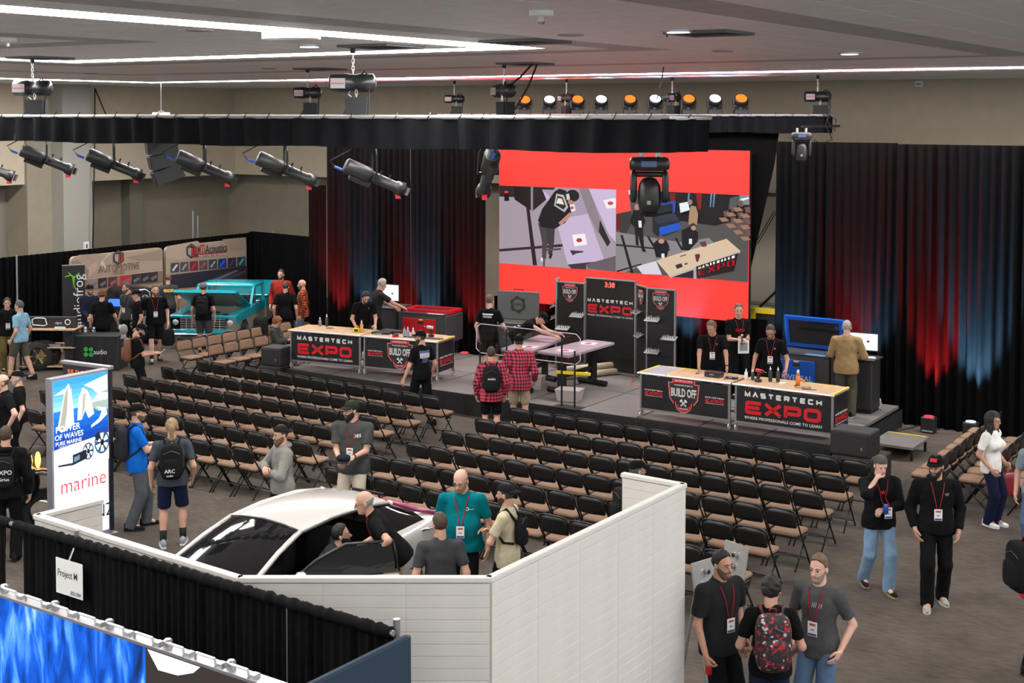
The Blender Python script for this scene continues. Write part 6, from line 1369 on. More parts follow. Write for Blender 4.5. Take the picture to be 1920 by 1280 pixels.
def hoist(label, px, v, zb=5.62, rz=0., sc=1.):
    p = unv(px, 200, v); x, y = p.x, p.y; t = thing('chain_hoist', label, 'hoist', (x, y, 0), ROOM + rz, 'chain hoists holding the trusses'); s = sc
    zc = zb + .68
    MB().lathe([(.06 * s, -.26 * s), (.1 * s, -.24 * s), (.105 * s, -.05 * s), (.095 * s, -.04 * s), (.095 * s, .06 * s), (.105 * s, .07 * s), (.1 * s, .22 * s), (.06 * s, .25 * s)], 14, (0, 0, zc), 'x').build('motor', mat('hoist_black', (.014, .014, .015), .35), t, True)
    MB().box((-.23 * s, -.112 * s, zc - .06 * s), (-.07 * s, -.104 * s, zc + .05 * s)).build('label_plate', LABELW, t); MB().box((-.22 * s, -.115 * s, zc - .012 * s), (-.08 * s, -.112 * s, zc - .002 * s)).build('red_line', RED, t)
    def links(a, b, nm):
        mb = MB(); n = max(2, int((b[2] - a[2]) / .045)); A, B = Vector(a), Vector(b)
        for k in range(n):
            c = A + (B - A) * ((k + .5) / n); h = (B - A).length / n * .62; w_ = .014
            q = [(w_, 0, -h), (w_, 0, h), (-w_, 0, h), (-w_, 0, -h)] if k % 2 else [(0, w_, -h), (0, w_, h), (0, -w_, h), (0, -w_, -h)]
            mb.tube([c + Vector(e) for e in q], .006, 4, closed=True)
        o = mb.build(nm, STEEL, t); o['kind'] = 'stuff'
    links((0, 0, zc + .1 * s), (0, 0, CZ - .06), 'chain'); links((.05, -.06, zc - .3), (.05, -.06, zc + .06), 'slack_chain')
    MB().cyl((0, 0, CZ - .08), (0, 0, CZ), .035, 8).build('ceiling_anchor', BLK, t)
    MB().tube([(-.02, -.02, zc - .08), (-.06, -.02, zc - .14), (0, -.02, zc - .2), (.04, -.02, zc - .15)], .012, 6).build('hook', STEEL, t)
    mb = MB(); a, b = .10 * s, .12 * s
    V = [(.05 - a, -.1, zb - .02), (.05 + a, -.1, zb - .02), (.05 + a, .1, zb - .02), (.05 - a, .1, zb - .02), (.05 - b, -.11, zb + .5), (.05 + b, -.11, zb + .5), (.05 + b, .11, zb + .5), (.05 - b, .11, zb + .5)]
    mb.add(V, [(3, 2, 1, 0), (4, 5, 6, 7), (0, 1, 5, 4), (1, 2, 6, 5), (2, 3, 7, 6), (3, 0, 4, 7)]); mb.build('chain_bag', mat('bag_black', (.016, .016, .017), .8), t)
    for sg in (-1, 1): MB().tube([(0, sg * .0, zc - .18), (-.2, sg * .14, zb + .05), (-.22, sg * .15, zb - .12)], .022, 6).build('sling', mat('sling', (.02, .02, .022), .8), t)
    MB().tube([(.1, -.04, zc + .09), (.16, -.06, zc + .15), (.22, -.06, zc + .05), (.2, -.06, zc - .3), (.19, -.06, zb + .1)], .012, 6).build('power_cable', RUBBER, t); MB().bbox((.16, -.1, zb + .1), (.22, -.03, zb + .28), .01).build('connector', PLASTIC, t)
hoist('chain hoist at far left above the front truss', 62, VF, rz=.55, sc=1.15); hoist('largest chain hoist with silver chains above the front truss', 662, VF, rz=.55, sc=1.15)
hoist('small chain hoist left of the largest hoist', 577, 18.5, rz=.6); hoist('chain hoist with white lamp glow beside the orange lights', 945, 18.5, rz=-.5, sc=1.1)
hoist('distant chain hoist near the left end of the rear truss', 852, 27.3, rz=.55); hoist('chain hoist between the second and third stage lights', 1062, 27.3, rz=-.5); hoist('chain hoist facing end-on between white and orange lights', 1260, 27.3, rz=1.4); hoist('chain hoist at the right end of the rear truss', 1533, 27.3, rz=.5, sc=1.1)
p = unv(302, 213, 24.2); t = thing('beam_clamp', 'white clamp hanging on a thin chain left of centre', 'clamp', (p.x, p.y, 0), 0)
MB().bbox((-.22, -.05, p.z - .03), (.22, .05, p.z + .03), .012).build('bar', WHITE, t); MB().tube([(0, 0, p.z + .03), (0, 0, CZ)], .012, 5).build('chain', STEEL, t); MB().box((-.06, -.06, p.z + .03), (.06, .06, p.z + .08)).build('bolt_plate', STEEL, t)
# ---- profile spotlights
SPB = mat('spot_black', (.02, .021, .022), .4); BLUEX = mat('connector_blue', (.03, .08, .4), .4)
def profile(label, px, py, ax=(.86, .30, -.40), v=VF + .05, group='profile spotlights under the front truss'):
    p = unv(px, py, v); a = Vector(ax).normalized(); t = thing('profile_spotlight', label, 'spotlight', p, 0, group)
    at = lambda k: a * k
    mb = MB(); mb.tube([at(-.40), at(-.38), at(-.08), at(-.04)], [.085, .1, .1, .075], 14); mb.build('lamp_housing', SPB, t, True)
    MB().tube([at(-.05), at(.28), at(.30), at(.40)], [.07, .068, .085, .1], 14).build('lens_tube', SPB, t, True)
    n = a.cross(Vector((0, 0, 1))).normalized(); u_ = n.cross(a)
    for sg, mt in ((-1, SPB), (1, RED)):
        c = at(.41) + n * .06 * sg; MB().add([c + u_ * .05, c - u_ * .05, c - u_ * .05 + a * .05 + n * sg * .03, c + u_ * .05 + a * .05 + n * sg * .03], [(0, 1, 2, 3)]).build('barn_flap', SPB, t)
    c = at(.37) - u_ * .09; MB().box(c - Vector((.03, .03, .035)), c + Vector((.03, .03, .035))).build('gel_tag', RED, t)
    c = at(-.3) - u_ * .1; MB().tube([c, c + a * .28], .05, 4).build('ballast_box', SPB, t)
    c = at(-.42) - u_ * .07; MB().tube([c, c - a * .1], .02, 6).build('blue_plug', BLUEX, t)
    MB().tube([c - a * .1, c - a * .16 + Vector((0, 0, .05)), at(-.35) + Vector((0, 0, .2)), at(-.1) + Vector((0, 0, .5))], .008, 5).build('power_cable', RUBBER, t)
    top = Vector((0, 0, zbF + .1 - p.z))
    for sg in (-1, 1): MB().tube([n * .12 * sg, n * .11 * sg + top * .6, n * .02 * sg + top], .014, 4).build('yoke_arm', BLK, t)
    MB().tube([n * -.13, n * .13], .02, 8).build('yoke_pivot', BLK, t)
    for k in (.05, .18): MB().tube([at(k) + u_ * .07, at(k) + u_ * .12], .012, 6).build('knob', PLASTIC, t)
for px, py, lb in ((-22, 313, 'profile spotlight cut off by the left edge'), (88, 300, 'first full profile spotlight from the left'), (214, 309, 'profile spotlight just left of the hanging speaker'), (384, 314, 'profile spotlight just right of the hanging speaker'), (536, 318, 'profile spotlight left of the tall black drapes'), (702, 333, 'profile spotlight in front of the tall black drapes')): profile(lb, px, py)
profile('profile spotlight pointing away beside the video wall', 915, 325, (-.15, .8, -.6))
# ---- hanging line array
p = unv(303, 268, VF + .3); t = thing('line_array', 'curved black line array speaker hanging under the front truss', 'speaker', (p.x, p.y, 0), rad(-70))
z = p.z + .05; yv = 0.
for k in range(3):
    h_ = .2; R = Matrix.Rotation(rad(6 + 7 * k), 3, 'X'); c = Vector((0, yv, z - h_ / 2)); MB().box(c - Vector((.26, .2, h_ * .48)), c + Vector((.26, .2, h_ * .48)), R).build('cabinet', mat('spk_cab', None), t); MB().box(c + Vector((-.25, -.212, -h_ * .44)), c + Vector((.25, -.2, h_ * .44)), R, c).build('grille', GRI, t); z -= h_ * .98; yv += .03 + .02 * k
for sg in (-1, 1): MB().tube([(sg * .2, 0, p.z), (sg * .2, 0, zbF + .2)], .015, 6).build('rigging_bar', BLK, t)
# ---- moving heads
def moving_head(label, px, py, v, s=1., mt=None):
    p = unv(px, py, v); t = thing('moving_head', label, 'stage light', p, rad(-8), 'moving head lights hanging from the trusses'); m_ = mt or mat('mh_black', (.012, .012, .013), .35)
    V, F = superq((0, 0, -.06 * s), (.21 * s, .14 * s, .075 * s), .35, 20, 8); MB().add(V, F).build('base', m_, t, True)
    for sg in (-1, 1):
        V, F = superq((sg * .165 * s, 0, -.30 * s), (.035 * s, .08 * s, .17 * s), .5, 14, 8); MB().add(V, F).build('yoke_arm', m_, t, True); MB().cyl((sg * .09 * s, 0, 0), (sg * .09 * s, 0, .1 * s), .025 * s, 8).build('clamp', STEEL, t)
    V, F = superq((0, 0, -.17 * s), (.19 * s, .05 * s, .03 * s), .5, 14, 6); MB().add(V, F).build('yoke_bridge', m_, t, True)
    V, F = superq((0, 0, -.40 * s), (.12 * s, .12 * s, .2 * s), .7, 18, 12); MB().add(V, F).build('head', m_, t, True)
    MB().lathe([(.085 * s, -.61 * s), (.1 * s, -.57 * s)], 16).build('lens', mat('lens_dark', (.01, .01, .012), .05), t); MB().box((-.02 * s, -.122 * s, -.48 * s), (.02 * s, -.115 * s, -.44 * s)).build('status_window', mat('status', (.35, .33, .2), .4), t)
    MB().box((-.08 * s, -.145 * s, -.09 * s), (.08 * s, -.138 * s, -.03 * s)).build('display', mat('disp', (.05, .08, .2), .2), t)
moving_head('large black moving head light hanging before the video wall', 1218, 296, VF + .1, 1.05); moving_head('moving head light hanging at the right end of rear truss', 1503, 249, 25.1, .95, mat('mh_grey', (.022, .022, .023), .4))
# ---- wash lights standing on the rear truss
OR_, WH_ = emat('wash_orange', (1., .12, .015), 2.2), emat('wash_white', (.75, .9, 1.), 2.2)
names = ['leftmost orange', 'leftmost white', 'second orange', 'second white', 'third orange', 'third white', 'fourth orange', 'rightmost white', 'rightmost orange']
for k, px in enumerate((984, 1030, 1083, 1127, 1181, 1228, 1291, 1340, 1389)):
    p = unv(px, 214, 27.25); t = thing('wash_light', names[k] + ' round stage light standing on the rear truss', 'stage light', (p.x, p.y, 5.92), rad(5), 'wash lights on the rear truss')
    MB().bbox((-.15, -.1, 0), (.15, .1, .11), .015).build('base', SPB, t); MB().cyl((0, 0, .1), (0, 0, .16), .06, 12).build('turntable', SPB, t)
    for sg in (-1, 1): MB().bbox((sg * .16 - .02, -.05, .13), (sg * .16 + .02, .05, .34), .01).build('yoke_arm', SPB, t)
    MB().tube([(-.15, 0, .15), (.15, 0, .15)], .03, 6).build('yoke_bridge', SPB, t)
    R = Matrix.Rotation(rad(-42), 3, 'X'); mb = MB(); mb.lathe([(.09, -.12), (.14, -.08), (.15, .02), (.145, .06)], 18); mb.v = [tuple(Vector((0, 0, .31)) + Matrix.Rotation(rad(42), 3, 'X') @ Vector(q)) for q in mb.v]; mb.build('head', SPB, t, True)
    mb = MB(); mb.lathe([(.125, .058), (.125, .066)], 18); mb.v = [tuple(Vector((0, 0, .31)) + Matrix.Rotation(rad(42), 3, 'X') @ Vector(q)) for q in mb.v]; mb.build('lens', OR_ if k % 2 == 0 else WH_, t)
    l = bpy.data.lights.new('wash_beam', 'SPOT'); l.energy = 22; l.color = (1, .15, .05) if k % 2 == 0 else (.7, .85, 1); l.spot_size = rad(60); l.spot_blend = .6; l.shadow_soft_size = .1
    lo_ = bpy.data.objects.new('wash_beam', l); C.objects.link(lo_); lo_.parent = t; lo_.location = Vector((0, 0, .31)) + Matrix.Rotation(rad(42), 3, 'X') @ Vector((0, 0, .09)); lo_.rotation_euler = (rad(42) + PI, 0, 0)
# ---- loose cables
cable('hanging_cable', 'thin black cable dropping from the downlight to the rear truss', [un(1251, 58, CZ), unv(1246, 110, 20), unv(1241, 150, 24), unv(1232, 185, 27)], .012, RUBBER)
for k, (a, b) in enumerate((((1000, 118), (944, 170)), ((1008, 118), (966, 205)))): cable('slanted_cable', ('upper', 'lower')[k] + ' slanted cable from ceiling hatch to the hoist', [un(a[0], a[1], CZ), unv((a[0] + b[0]) / 2 + 4, (a[1] + b[1]) / 2, 18.8), unv(b[0], b[1], 18.4)], .018, RUBBER)
cable('cable_loop', 'loops of black cable at the right end of rear truss', [unv(x, y, 27.1) for x, y in ((1552, 170), (1557, 200), (1550, 225), (1565, 245), (1568, 225), (1556, 216), (1548, 232), (1560, 262), (1540, 270), (1525, 262))], .014, RUBBER)
cable('wall_cable', 'thin dark cable running down the wall beside the pillar', [unu(178, 165, -31.2), unu(177, 300, -31.2), unu(174, 465, -31.2)], .02, RUBBER)
cable('wall_cable', 'slanted dark cable from the wall to the front valance', [unu(179, 168, -31.2), unu(199, 216, -31.2), unu(215, 260, -31.2)], .02, RUBBER)
p = unv(1503, 249, 25.1); o = MB().tube([(p.x, p.y, p.z + .12), (p.x + W(0, 2.1).x, p.y + W(0, 2.1).y, p.z + .12)], .025, 8).build('outrigger_pipe', BLK); tag(o, 'short pipe reaching from rear truss to the right moving head', 'pipe')
# ================================================================ booths at the far left
BU = -28.0
Pb = W(BU, 24); Nb = Vector((D1[0], D1[1], 0))
def pu(px, py=470): return unpl(px, py, Pb, Nb)
pipeg = 'black pipe and drape walls'
a, b, c, d_ = [W(*UV(un(x, y, 2.45))) for x, y in ((-30, 484), (463, 441), (515, 436), (603, 446))]
a2 = W(BU - .35, UV(pu(-40))[1]); b2 = W(BU - .35, UV(pu(470))[1] + .3); c2 = W(BU - .35, UV(un(515, 436, 2.45))[1]); d2 = un(606, 446, 2.45)
drape('booth_drape', 'long black drape behind the tan posters at left', 'drape', [a2, b2], 0, 2.42, .16, .04, group=pipeg, seed=31)
drape('booth_drape', 'black drape right of the tan posters behind red jacket man', 'drape', [b2, c2, Vector((d2.x, d2.y, 0))], 0, 2.45, .16, .04, group=pipeg, seed=32)
for px, lb, zz in ((31, 'silver upright pole in front of the left drape', 2.45), (512, 'thin upright pole at the corner of the black drape', 2.5)):
    p = un(px, 478 if px < 100 else 436, 2.45); t = thing('drape_pole', lb, 'pole', (p.x, p.y, 0)); MB().cyl((0, 0, 0), (0, 0, zz), .025, 8).build('upright', ALU, t); MB().box((-.2, -.2, 0), (.2, .2, .01)).build('base_plate', STEEL, t)
for px in (362, 371):
    p = unu(px, 447, BU - 2); t = thing('stand_pole', ('left', 'right')[px > 365] + ' thin metal pole rising behind the tan posters', 'pole', (p.x, p.y, 0)); MB().cyl((0, 0, 0), (0, 0, unu(px, 395 + (px - 362), BU - 2).z), .03, 8).build('upright', STEEL, t); MB().box((-.2, -.2, 0), (.2, .2, .01)).build('base_plate', STEEL, t)
def poster(label, tl, tr, base=0.):
    A = unpl(*tl, Pb, Nb); B = unpl(*tr, Pb, Nb); t = thing('display_wall', label, 'display wall', (0, 0, 0), 0, 'tan curved-corner display walls'); z1 = (A.z + B.z) / 2; z1 = 2.3
    d = (B - A); d.z = 0; L = d.length; ez = d.normalized()
    out = [(0, base), (L, base), (L, z1 - .12)] + [(L - .12 + .12 * math.cos(q), z1 - .12 + .12 * math.sin(q)) for q in (.5, 1.1)] + [(L - .12, z1), (.12, z1)] + [(.12 - .12 * math.sin(q), z1 - .12 + .12 * math.cos(q)) for q in (.5, 1.1)] + [(0, z1 - .12)]
    A0 = Vector((A.x, A.y, 0)); V = [A0 + ez * x + Vector((0, 0, z)) for x, z in out]; mb = MB(); n = len(V); mb.add([v - Nb * .1 for v in V] + [v - Nb * .004 for v in V], [tuple(range(n))[::-1], tuple(range(n, 2 * n))] + [(i, (i + 1) % n, (i + 1) % n + n, i + n) for i in range(n)])
    mb.build('panel', mat('poster_tan', (.36, .27, .20), .6), t)
    for k in (.15, .85): q = A0 + ez * L * k; MB().box((q.x - .2, q.y - .2, 0), (q.x + .2, q.y + .2, .012)).build('foot', ALU, t)
    return t
t = poster('tan display wall with hexagon logo and car photos, left one', (134, 473), (305, 457)); PP = Print(Pb, Nb, .001)
def zz(pts, z0=(0, 420), s=3.84): return [(z0[0] + x / s, z0[1] + y / s) for x, y in pts]
for pts, col in (([(560, 200), (700, 190), (760, 215), (700, 300), (640, 230)], '9c8878'), ([(790, 185), (800, 190), (740, 260), (770, 330), (720, 290), (735, 240)], 'c8b09a'), ([(900, 220), (1160, 160), (1168, 230), (1000, 260)], '8f7c6e'), ([(620, 320), (700, 270), (690, 330), (640, 380)], 'b09684'), ([(516, 250), (560, 235), (640, 330), (620, 460), (516, 480)], '8c7766'), ([(612, 392), (1174, 325), (1174, 420), (612, 480)], '80695a'), ([(612, 395), (1174, 328), (1174, 333), (612, 400)], 'c4ad98')): PP.poly(zz([(x, y + (22 if y < 260 else 0)) for x, y in pts]), col)
for k, (x, c_) in enumerate(((640, '8a7a72'), (705, '241c20'), (778, '5a2024'), (865, 'b02430'), (945, '35282e'), (1010, '2a2226'), (1070, '30282c'))):
    w_ = 62 if k != 3 else 72; y = 400 - (x - 640) * .12; q = [(x, y), (x + w_, y - 8), (x + w_, y + 62), (x, y + 70)]; PP.poly(zz(q), c_); PP.poly(zz([(x + 12, y + 40), (x + w_ - 10, y + 14), (x + w_ - 6, y + 34), (x + 20, y + 60)]), '6a6468')
def hexlogo(PP, cx, cy, r, z0=(0, 420), s=3.84):
    for rr, c_ in ((r, '15131a'), (r * .82, '8c7a6c'), (r * .74, '1d1a20')): PP.poly(zz([(cx + rr * .78 * math.sin(q), cy + rr * math.cos(q)) for q in [PI / 3 * i for i in range(6)]], z0, s), c_)
    for dx, hh, c_ in ((-.42, .5, 'c8bfb8'), (-.2, .6, 'c8bfb8'), (.03, .62, 'c01a26'), (.28, .5, 'c01a26')): PP.poly(zz([(cx + r * dx, cy - r * hh * .7), (cx + r * (dx + .13), cy - r * hh * .7), (cx + r * (dx + .13), cy + r * hh), (cx + r * dx, cy + r * hh)], z0, s), c_)
hexlogo(PP, 850, 238, 55); PP.build('printed_graphics', printmat('poster_print', 0, .6), t)
def wordsT(txt, A, B, h, mt, parent, bold=0., n=30, z0=(0, 420), s=3.84, P=Pb, N=Nb, fit=True):
    """words set between two photo points on a plane"""
    V, F = textmesh(txt, 1., bold); xs = [p[0] for p in V]; x0, x1 = min(xs), max(xs); A_, B_ = unpl(*zz([A], z0, s)[0], P, N), unpl(*zz([B], z0, s)[0], P, N); d = B_ - A_; up = Vector((0, 0, 1)); out = [A_ + d * ((p[0] - x0) / (x1 - x0)) + up * ((p[1]) * h) + N * .03 for p in V]
    o = link('lettering', fastmesh('lettering', out, F, mt, smooth=False)); o.parent = parent; o.matrix_parent_inverse = parent_inv(parent); return o
INK = mat('ink_dark', (.03, .025, .03), .6); INKR = mat('ink_red', (.4, .015, .03), .6); INKB = mat('ink_brown', (.13, .07, .05), .6)
wordsT('AUTOMOTIVE', (704, 330), (1000, 300), .27, INKB, t); wordsT('DESIGNS', (812, 352), (890, 346), .12, INKB, t)
t = poster('tan display wall with acoustics lettering and photo strip, right one', (311, 456), (462, 442)); PP = Print(Pb, Nb, .001)
for pts, col in (([(1200, 160), (1420, 120), (1500, 180), (1300, 260), (1200, 240)], 'ab9482'), ([(1600, 110), (1770, 95), (1775, 180), (1680, 200)], '9a8474'), ([(1200, 370), (1780, 300), (1780, 420), (1200, 470)], '2b2230'), ([(1420, 440), (1700, 330), (1720, 335), (1480, 445)], '6a6676'), ([(1560, 410), (1770, 330), (1770, 345), (1600, 415)], '484252'), ([(1390, 242), (1420, 215), (1632, 198), (1632, 218)], 'a01824')): PP.poly(zz(pts), col)
for k, c_ in enumerate(('403a40', '484048', '6a2028', '54484e', '3a3640', '1c2f66', '2c2236', '2a3a3c')):
    x = 1228 + k * 68; y = 282 - k * 6.2; PP.poly(zz([(x, y), (x + 60, y - 6), (x + 60, y + 62), (x, y + 68)]), c_); PP.poly(zz([(x + 8, y + 50), (x + 40, y + 6), (x + 52, y + 12), (x + 20, y + 58)]), ('c8c4c4', '9a969c', 'b02a34', 'b04048', '9a98a0', '2a58c0', '4a3a6a', '3aa8a0')[k])
hexlogo(PP, 1375, 192, 54); PP.build('printed_graphics', printmat('poster_print'), t)
wordsT('MTI', (1416, 188), (1470, 182), .36, INKR, t, .01); wordsT('Acoustics', (1474, 184), (1632, 168), .34, INK, t, .01); wordsT('Perfect Fit Custom Audio Enhancements', (1424, 228), (1628, 210), .1, LWHITE, t)
# ---- roll-up banner with vertical word
t = thing('rollup_banner', 'black roll-up banner with a white vertical word and green frog', 'banner', (0, 0, 0)); A, B = un(116, 498, 2.2), un(159, 496, 2.2); bd = (B - A).normalized(); bn = Vector((bd.y, -bd.x, 0))
mb = MB(); A0, B0 = Vector((A.x, A.y, .1)), Vector((B.x, B.y, .1)); A1, B1 = A.copy(), B.copy(); A1.z = B1.z = 2.2; mb.add([A0, B0, B1, A1, A0 - bn * .02, B0 - bn * .02, B1 - bn * .02, A1 - bn * .02], [(0, 1, 2, 3), (7, 6, 5, 4), (0, 4, 5, 1), (1, 5, 6, 2), (2, 6, 7, 3), (3, 7, 4, 0)]); mb.build('sheet', mat('rollup', (.012, .012, .013), .5), t)
MB().tube([A1, B1], .018, 6).build('top_bar', ALU, t); MB().box((-.4, -.08, 0), (.4, .08, .1)).build('cassette', ALU, t, loc=(A0 + B0) / 2 * 1 - Vector((0, 0, .1)), rz=math.atan2(bd.y, bd.x))
V, F = textmesh('audiofrog', .34, .0, 1., 'CENTER'); mid = (A + B) / 2; o = link('lettering', fastmesh('lettering', [Vector((mid.x, mid.y, 1.32)) + bd * (.12 - p[1]) + Vector((0, 0, p[0])) + bn * .01 for p in V], F, LWHITE, smooth=False), t)
gm = mat('frog_green', (.12, .5, .03), .5); q = Vector((mid.x, mid.y, 1.9)) + bn * .012
mb = MB()
for pts in ([(-.12, .12), (-.02, 0), (.0, -.2)], [(.14, .1), (.02, 0), (.0, -.2)], [(-.2, .02), (-.06, .06), (.02, .0)], [(.0, -.2), (.05, -.3)]): mb.tube([q + bd * x + Vector((0, 0, z)) for x, z in pts], .014, 5)
mb.build('frog_emblem', gm, t)
# ---- cloth covered table with green clover
p = un(180, 690, 0); t = thing('draped_table', 'black cloth covered display table with green clover mark', 'table', p, rad(-4))
V, F = [], []
mb = MB(); mb.grid(lambda a_, b_: (-.62 + 1.24 * a_, -.3 - .03 * math.sin(a_ * 38) * (1 - b_), .0 + .78 * b_), 40, 3); mb.grid(lambda a_, b_: (.62 + .03 * math.sin(a_ * 20) * (1 - b_), -.3 + .6 * a_, .0 + .78 * b_), 20, 3); mb.grid(lambda a_, b_: (-.62, .3 - .6 * a_, .78 * b_), 4, 1); mb.build('cloth_sides', mat('tablecloth', (.012, .012, .013), .85), t, True); MB().bbox((-.63, -.31, .775), (.63, .31, .8), .008).build('cloth_top', mat('tablecloth', None), t)
for x, z in ((-.1, .5), (.02, .5), (-.1, .38), (.02, .38)): MB().lathe([(.052, 0), (.052, .01)], 14, (x, -.345, z), 'y').build('clover_leaf', mat('clover', (.02, .35, .06), .5), t)
text('lettering', 'audio', t, LWHITE, (.24, -.345, .44), .16, 0, .9)
hd = thing('mannequin_bust', 'grey mannequin head on the cloth covered table', 'mannequin', un(232, 634, .8), rad(160)); V, F = superq((0, 0, .2), (.085, .1, .125), .95, 16, 12); MB().add(V, F).build('head', mat('mann_grey', (.22, .22, .22), .5), hd, True); MB().lathe([(.09, 0), (.06, .04), (.055, .12)], 14).build('neck', mat('mann_grey', None), hd, True); MB().sphere((0, .105, .19), (.015, .02, .03)).build('nose', mat('mann_grey', None), hd, True)
for k, (x, mt_) in enumerate(((152, STEEL), (160, WHITE), (168, PLASTIC), (176, STEEL))):
    q = thing('small_speaker', ('silver tweeter', 'white tweeter', 'black tweeter', 'chrome tweeter')[k] + ' standing on the cloth covered table', 'speaker', un(x, 622, .8), .3 * k, 'small speakers on the table'); MB().lathe([(.05, 0), (.05, .03), (.03, .05)], 12).build('base', mt_, q); MB().sphere((0, 0, .08), .04).build('dome', mt_, q, True)
# ---- wheel cart with wooden shelves
p = un(98, 690, 0); t = thing('display_cart', 'black framed cart with wooden shelves and audio panel', 'cart', p, rad(-2))
for x in (-.62, .62):
    for y in (-.3, .3): MB().box((x - .02, y - .02, 0), (x + .02, y + .02, .95)).build('post', BLK, t)
for z in (.08, .52, .93): MB().bbox((-.65, -.33, z), (.65, .33, z + .03), .004).build('shelf', WOODT, t); 
pn = MB().bbox((-.6, -.1, .97), (.62, .0, 1.22), .01).build('front_panel', PLASTIC, t)
MB().tube([(-.25 + .3 * x, -.11, 1.1 + .1 * z) for x, z in ((-.5, -.7), (.4, -.9), (.6, -.6), (.5, .7), (.3, .9), (-.3, .9), (-.55, .5))], .014, 6, closed=True).build('white_ring', WHITE, pn); MB().tube([(.42 + .06 * math.cos(a_), -.11, 1.1 + .06 * math.sin(a_)) for a_ in [2 * PI * i / 14 for i in range(14)]], .012, 6, closed=True).build('speaker_ring', WHITE, pn); text('lettering', 'signa', pn, LWHITE, (.2, -.102, 1.08), .08)
MB().box((-.5, -.25, .56), (.3, -.1, .6)).build('amplifier', ALU, t); MB().box((.2, -.34, .97), (.45, -.335, 1.03)).build('price_card', WHITE, t)
def wheel(label, px, py, r, rz, mt_, grp='off-road wheels on show'):
    q = thing('car_wheel', label, 'wheel', un(px, py, 0) + Vector((0, 0, r)), rz, grp); MB().lathe([(r * .6, -.13), (r * .93, -.12), (r, -.08), (r, .08), (r * .93, .12), (r * .6, .13)], 24, (0, 0, 0), 'y', cap=False).build('tyre', RUBBER, q, True); MB().lathe([(r * .6, -.12), (r * .62, -.1), (r * .5, -.06), (r * .5, .1)], 20, (0, 0, 0), 'y', cap=False).build('rim', mt_, q, True)
    for k in range(6): a_ = k * PI / 3; MB().tube([(0, -.08, 0), (r * .56 * math.cos(a_), -.1, r * .56 * math.sin(a_))], .025, 5).build('spoke', mt_, q)
    MB().lathe([(.05, -.12), (.05, -.08)], 10, (0, 0, 0), 'y').build('hub', mt_, q); return q
GOLD = mat('wheel_gold', (.4, .3, .13), .3, .7)
wheel('gold rimmed off-road wheel leaning at the cart front', 72, 694, .34, rad(15), GOLD); wheel('second gold rimmed wheel behind the first', 86, 692, .34, rad(35), GOLD)
# ---- dark stand with orange edge light at the very left
p = un(4, 640, 0); t = thing('demo_stand', 'tall dark display stand with an orange edge light at far left', 'stand', p + Vector((-.3, 1.2, 0)), 0); MB().bbox((-.9, -.3, 0), (.72, .3, 1.25), .02).build('cabinet', DKP, t); MB().bbox((-.9, -.35, 1.3), (.72, .3, 1.65), .02).build('upper_box', PLASTIC, t); MB().box((-.9, -.36, 1.26), (.74, -.33, 1.29)).build('edge_light', emat('orange_led', (1, .2, .02), 3), t); MB().box((-.5, -.31, 1.0), (.35, -.305, 1.1)).build('blue_light', emat('blue_led', (.05, .3, 1), 2), t)
# ---- car audio demo unit with blue glow behind the group
p = un(225, 640, 0); t = thing('demo_vehicle', 'black demo vehicle front with blue lit panel behind the visitors', 'display', p + Vector((.3, -.1, 0)), ROOM + .35)
V, F = superq((0, 0, .55), (.9, .34, .5), .5, 22, 10); MB().add(V, F).build('body', mat('car_black', (.01, .01, .012), .15, coat=.5), t, True); V, F = superq((0, .05, 1.15), (.7, .28, .32), .6, 22, 8); MB().add(V, F).build('canopy', mat('car_black', None), t, True); MB().bbox((-.42, -.38, .98), (.42, -.28, 1.16), .03).build('blue_panel', emat('blue_led2', (.05, .15, 1), 1.6), t); MB().lathe([(.14, -.37), (.14, -.3)], 18, (.65, 0, .62), 'y').build('lamp', STEEL, t)

# ================================================================ teal pickup truck
TEAL = mat('truck_teal', (.012, .33, .40), .22, coat=.6); TGREY = mat('truck_grey', (.26, .24, .21), .35, coat=.3); BAY = mat('engine_bay', (.33, .3, .25), .5); GLASS = mat('truck_glass', (.02, .025, .025), .05, trans=.0)
tc = Vector((-6.93, 33.7, 0)); t = thing('pickup_truck', 'classic teal and grey pickup truck with its hood open', 'truck', tc, rad(-6)); t.scale = (.88, .95, .8)
# local: x to the right (0 = near corner, -1.95 = far corner), y from the grille to the tailgate
def sidepanel(x0, x1, poly, nm, mt_): return MB().prism(poly, x0, x1, 'yz').build(nm, mt_, t)
def arch(yc, r, z, n=8): return [(yc - r * math.cos(PI * i / n), z + r * math.sin(PI * i / n)) for i in range(n + 1)]
for x0, x1 in ((-.28, 0.), (-1.95, -1.67)):
    up = [(0, .8), (1.55, .86), (1.62, 1.14), (.06, 1.06), (0, 1.0)]; sidepanel(x0, x1, up, 'fender', TEAL)
    lo_ = [(0, .45)] + arch(.75, .42, .42) + [(1.6, .42), (1.6, .86), (0, .8)]; sidepanel(x0 + .01, x1 - .01, lo_, 'lower_fender', TGREY)
    sidepanel(x0 + .06, x1 - .03, [(1.6, .42), (2.75, .42), (2.75, .88), (1.6, .86)], 'lower_door', TGREY)
    dr = sidepanel(x0 + .06, x1 - .02, [(1.62, .86), (2.72, .88), (2.72, 1.14), (1.62, 1.14)], 'door', TEAL)
    sidepanel(x0, x1, [(2.78, .42), (3.3, .42)] + arch(3.95, .42, .42)[1:] + [(5.2, .45), (5.2, .88), (2.78, .88)], 'lower_bed_side', TGREY); sidepanel(x0, x1, [(2.78, .88), (5.2, .88), (5.2, 1.16), (2.78, 1.16)], 'bed_side', TEAL)
MB().bbox((-1.95, -.02, .98), (0, .1, 1.06), .01).build('grille_header', TEAL, t)
GRB = mat('grille_bright', (.45, .45, .46), .3, .3)
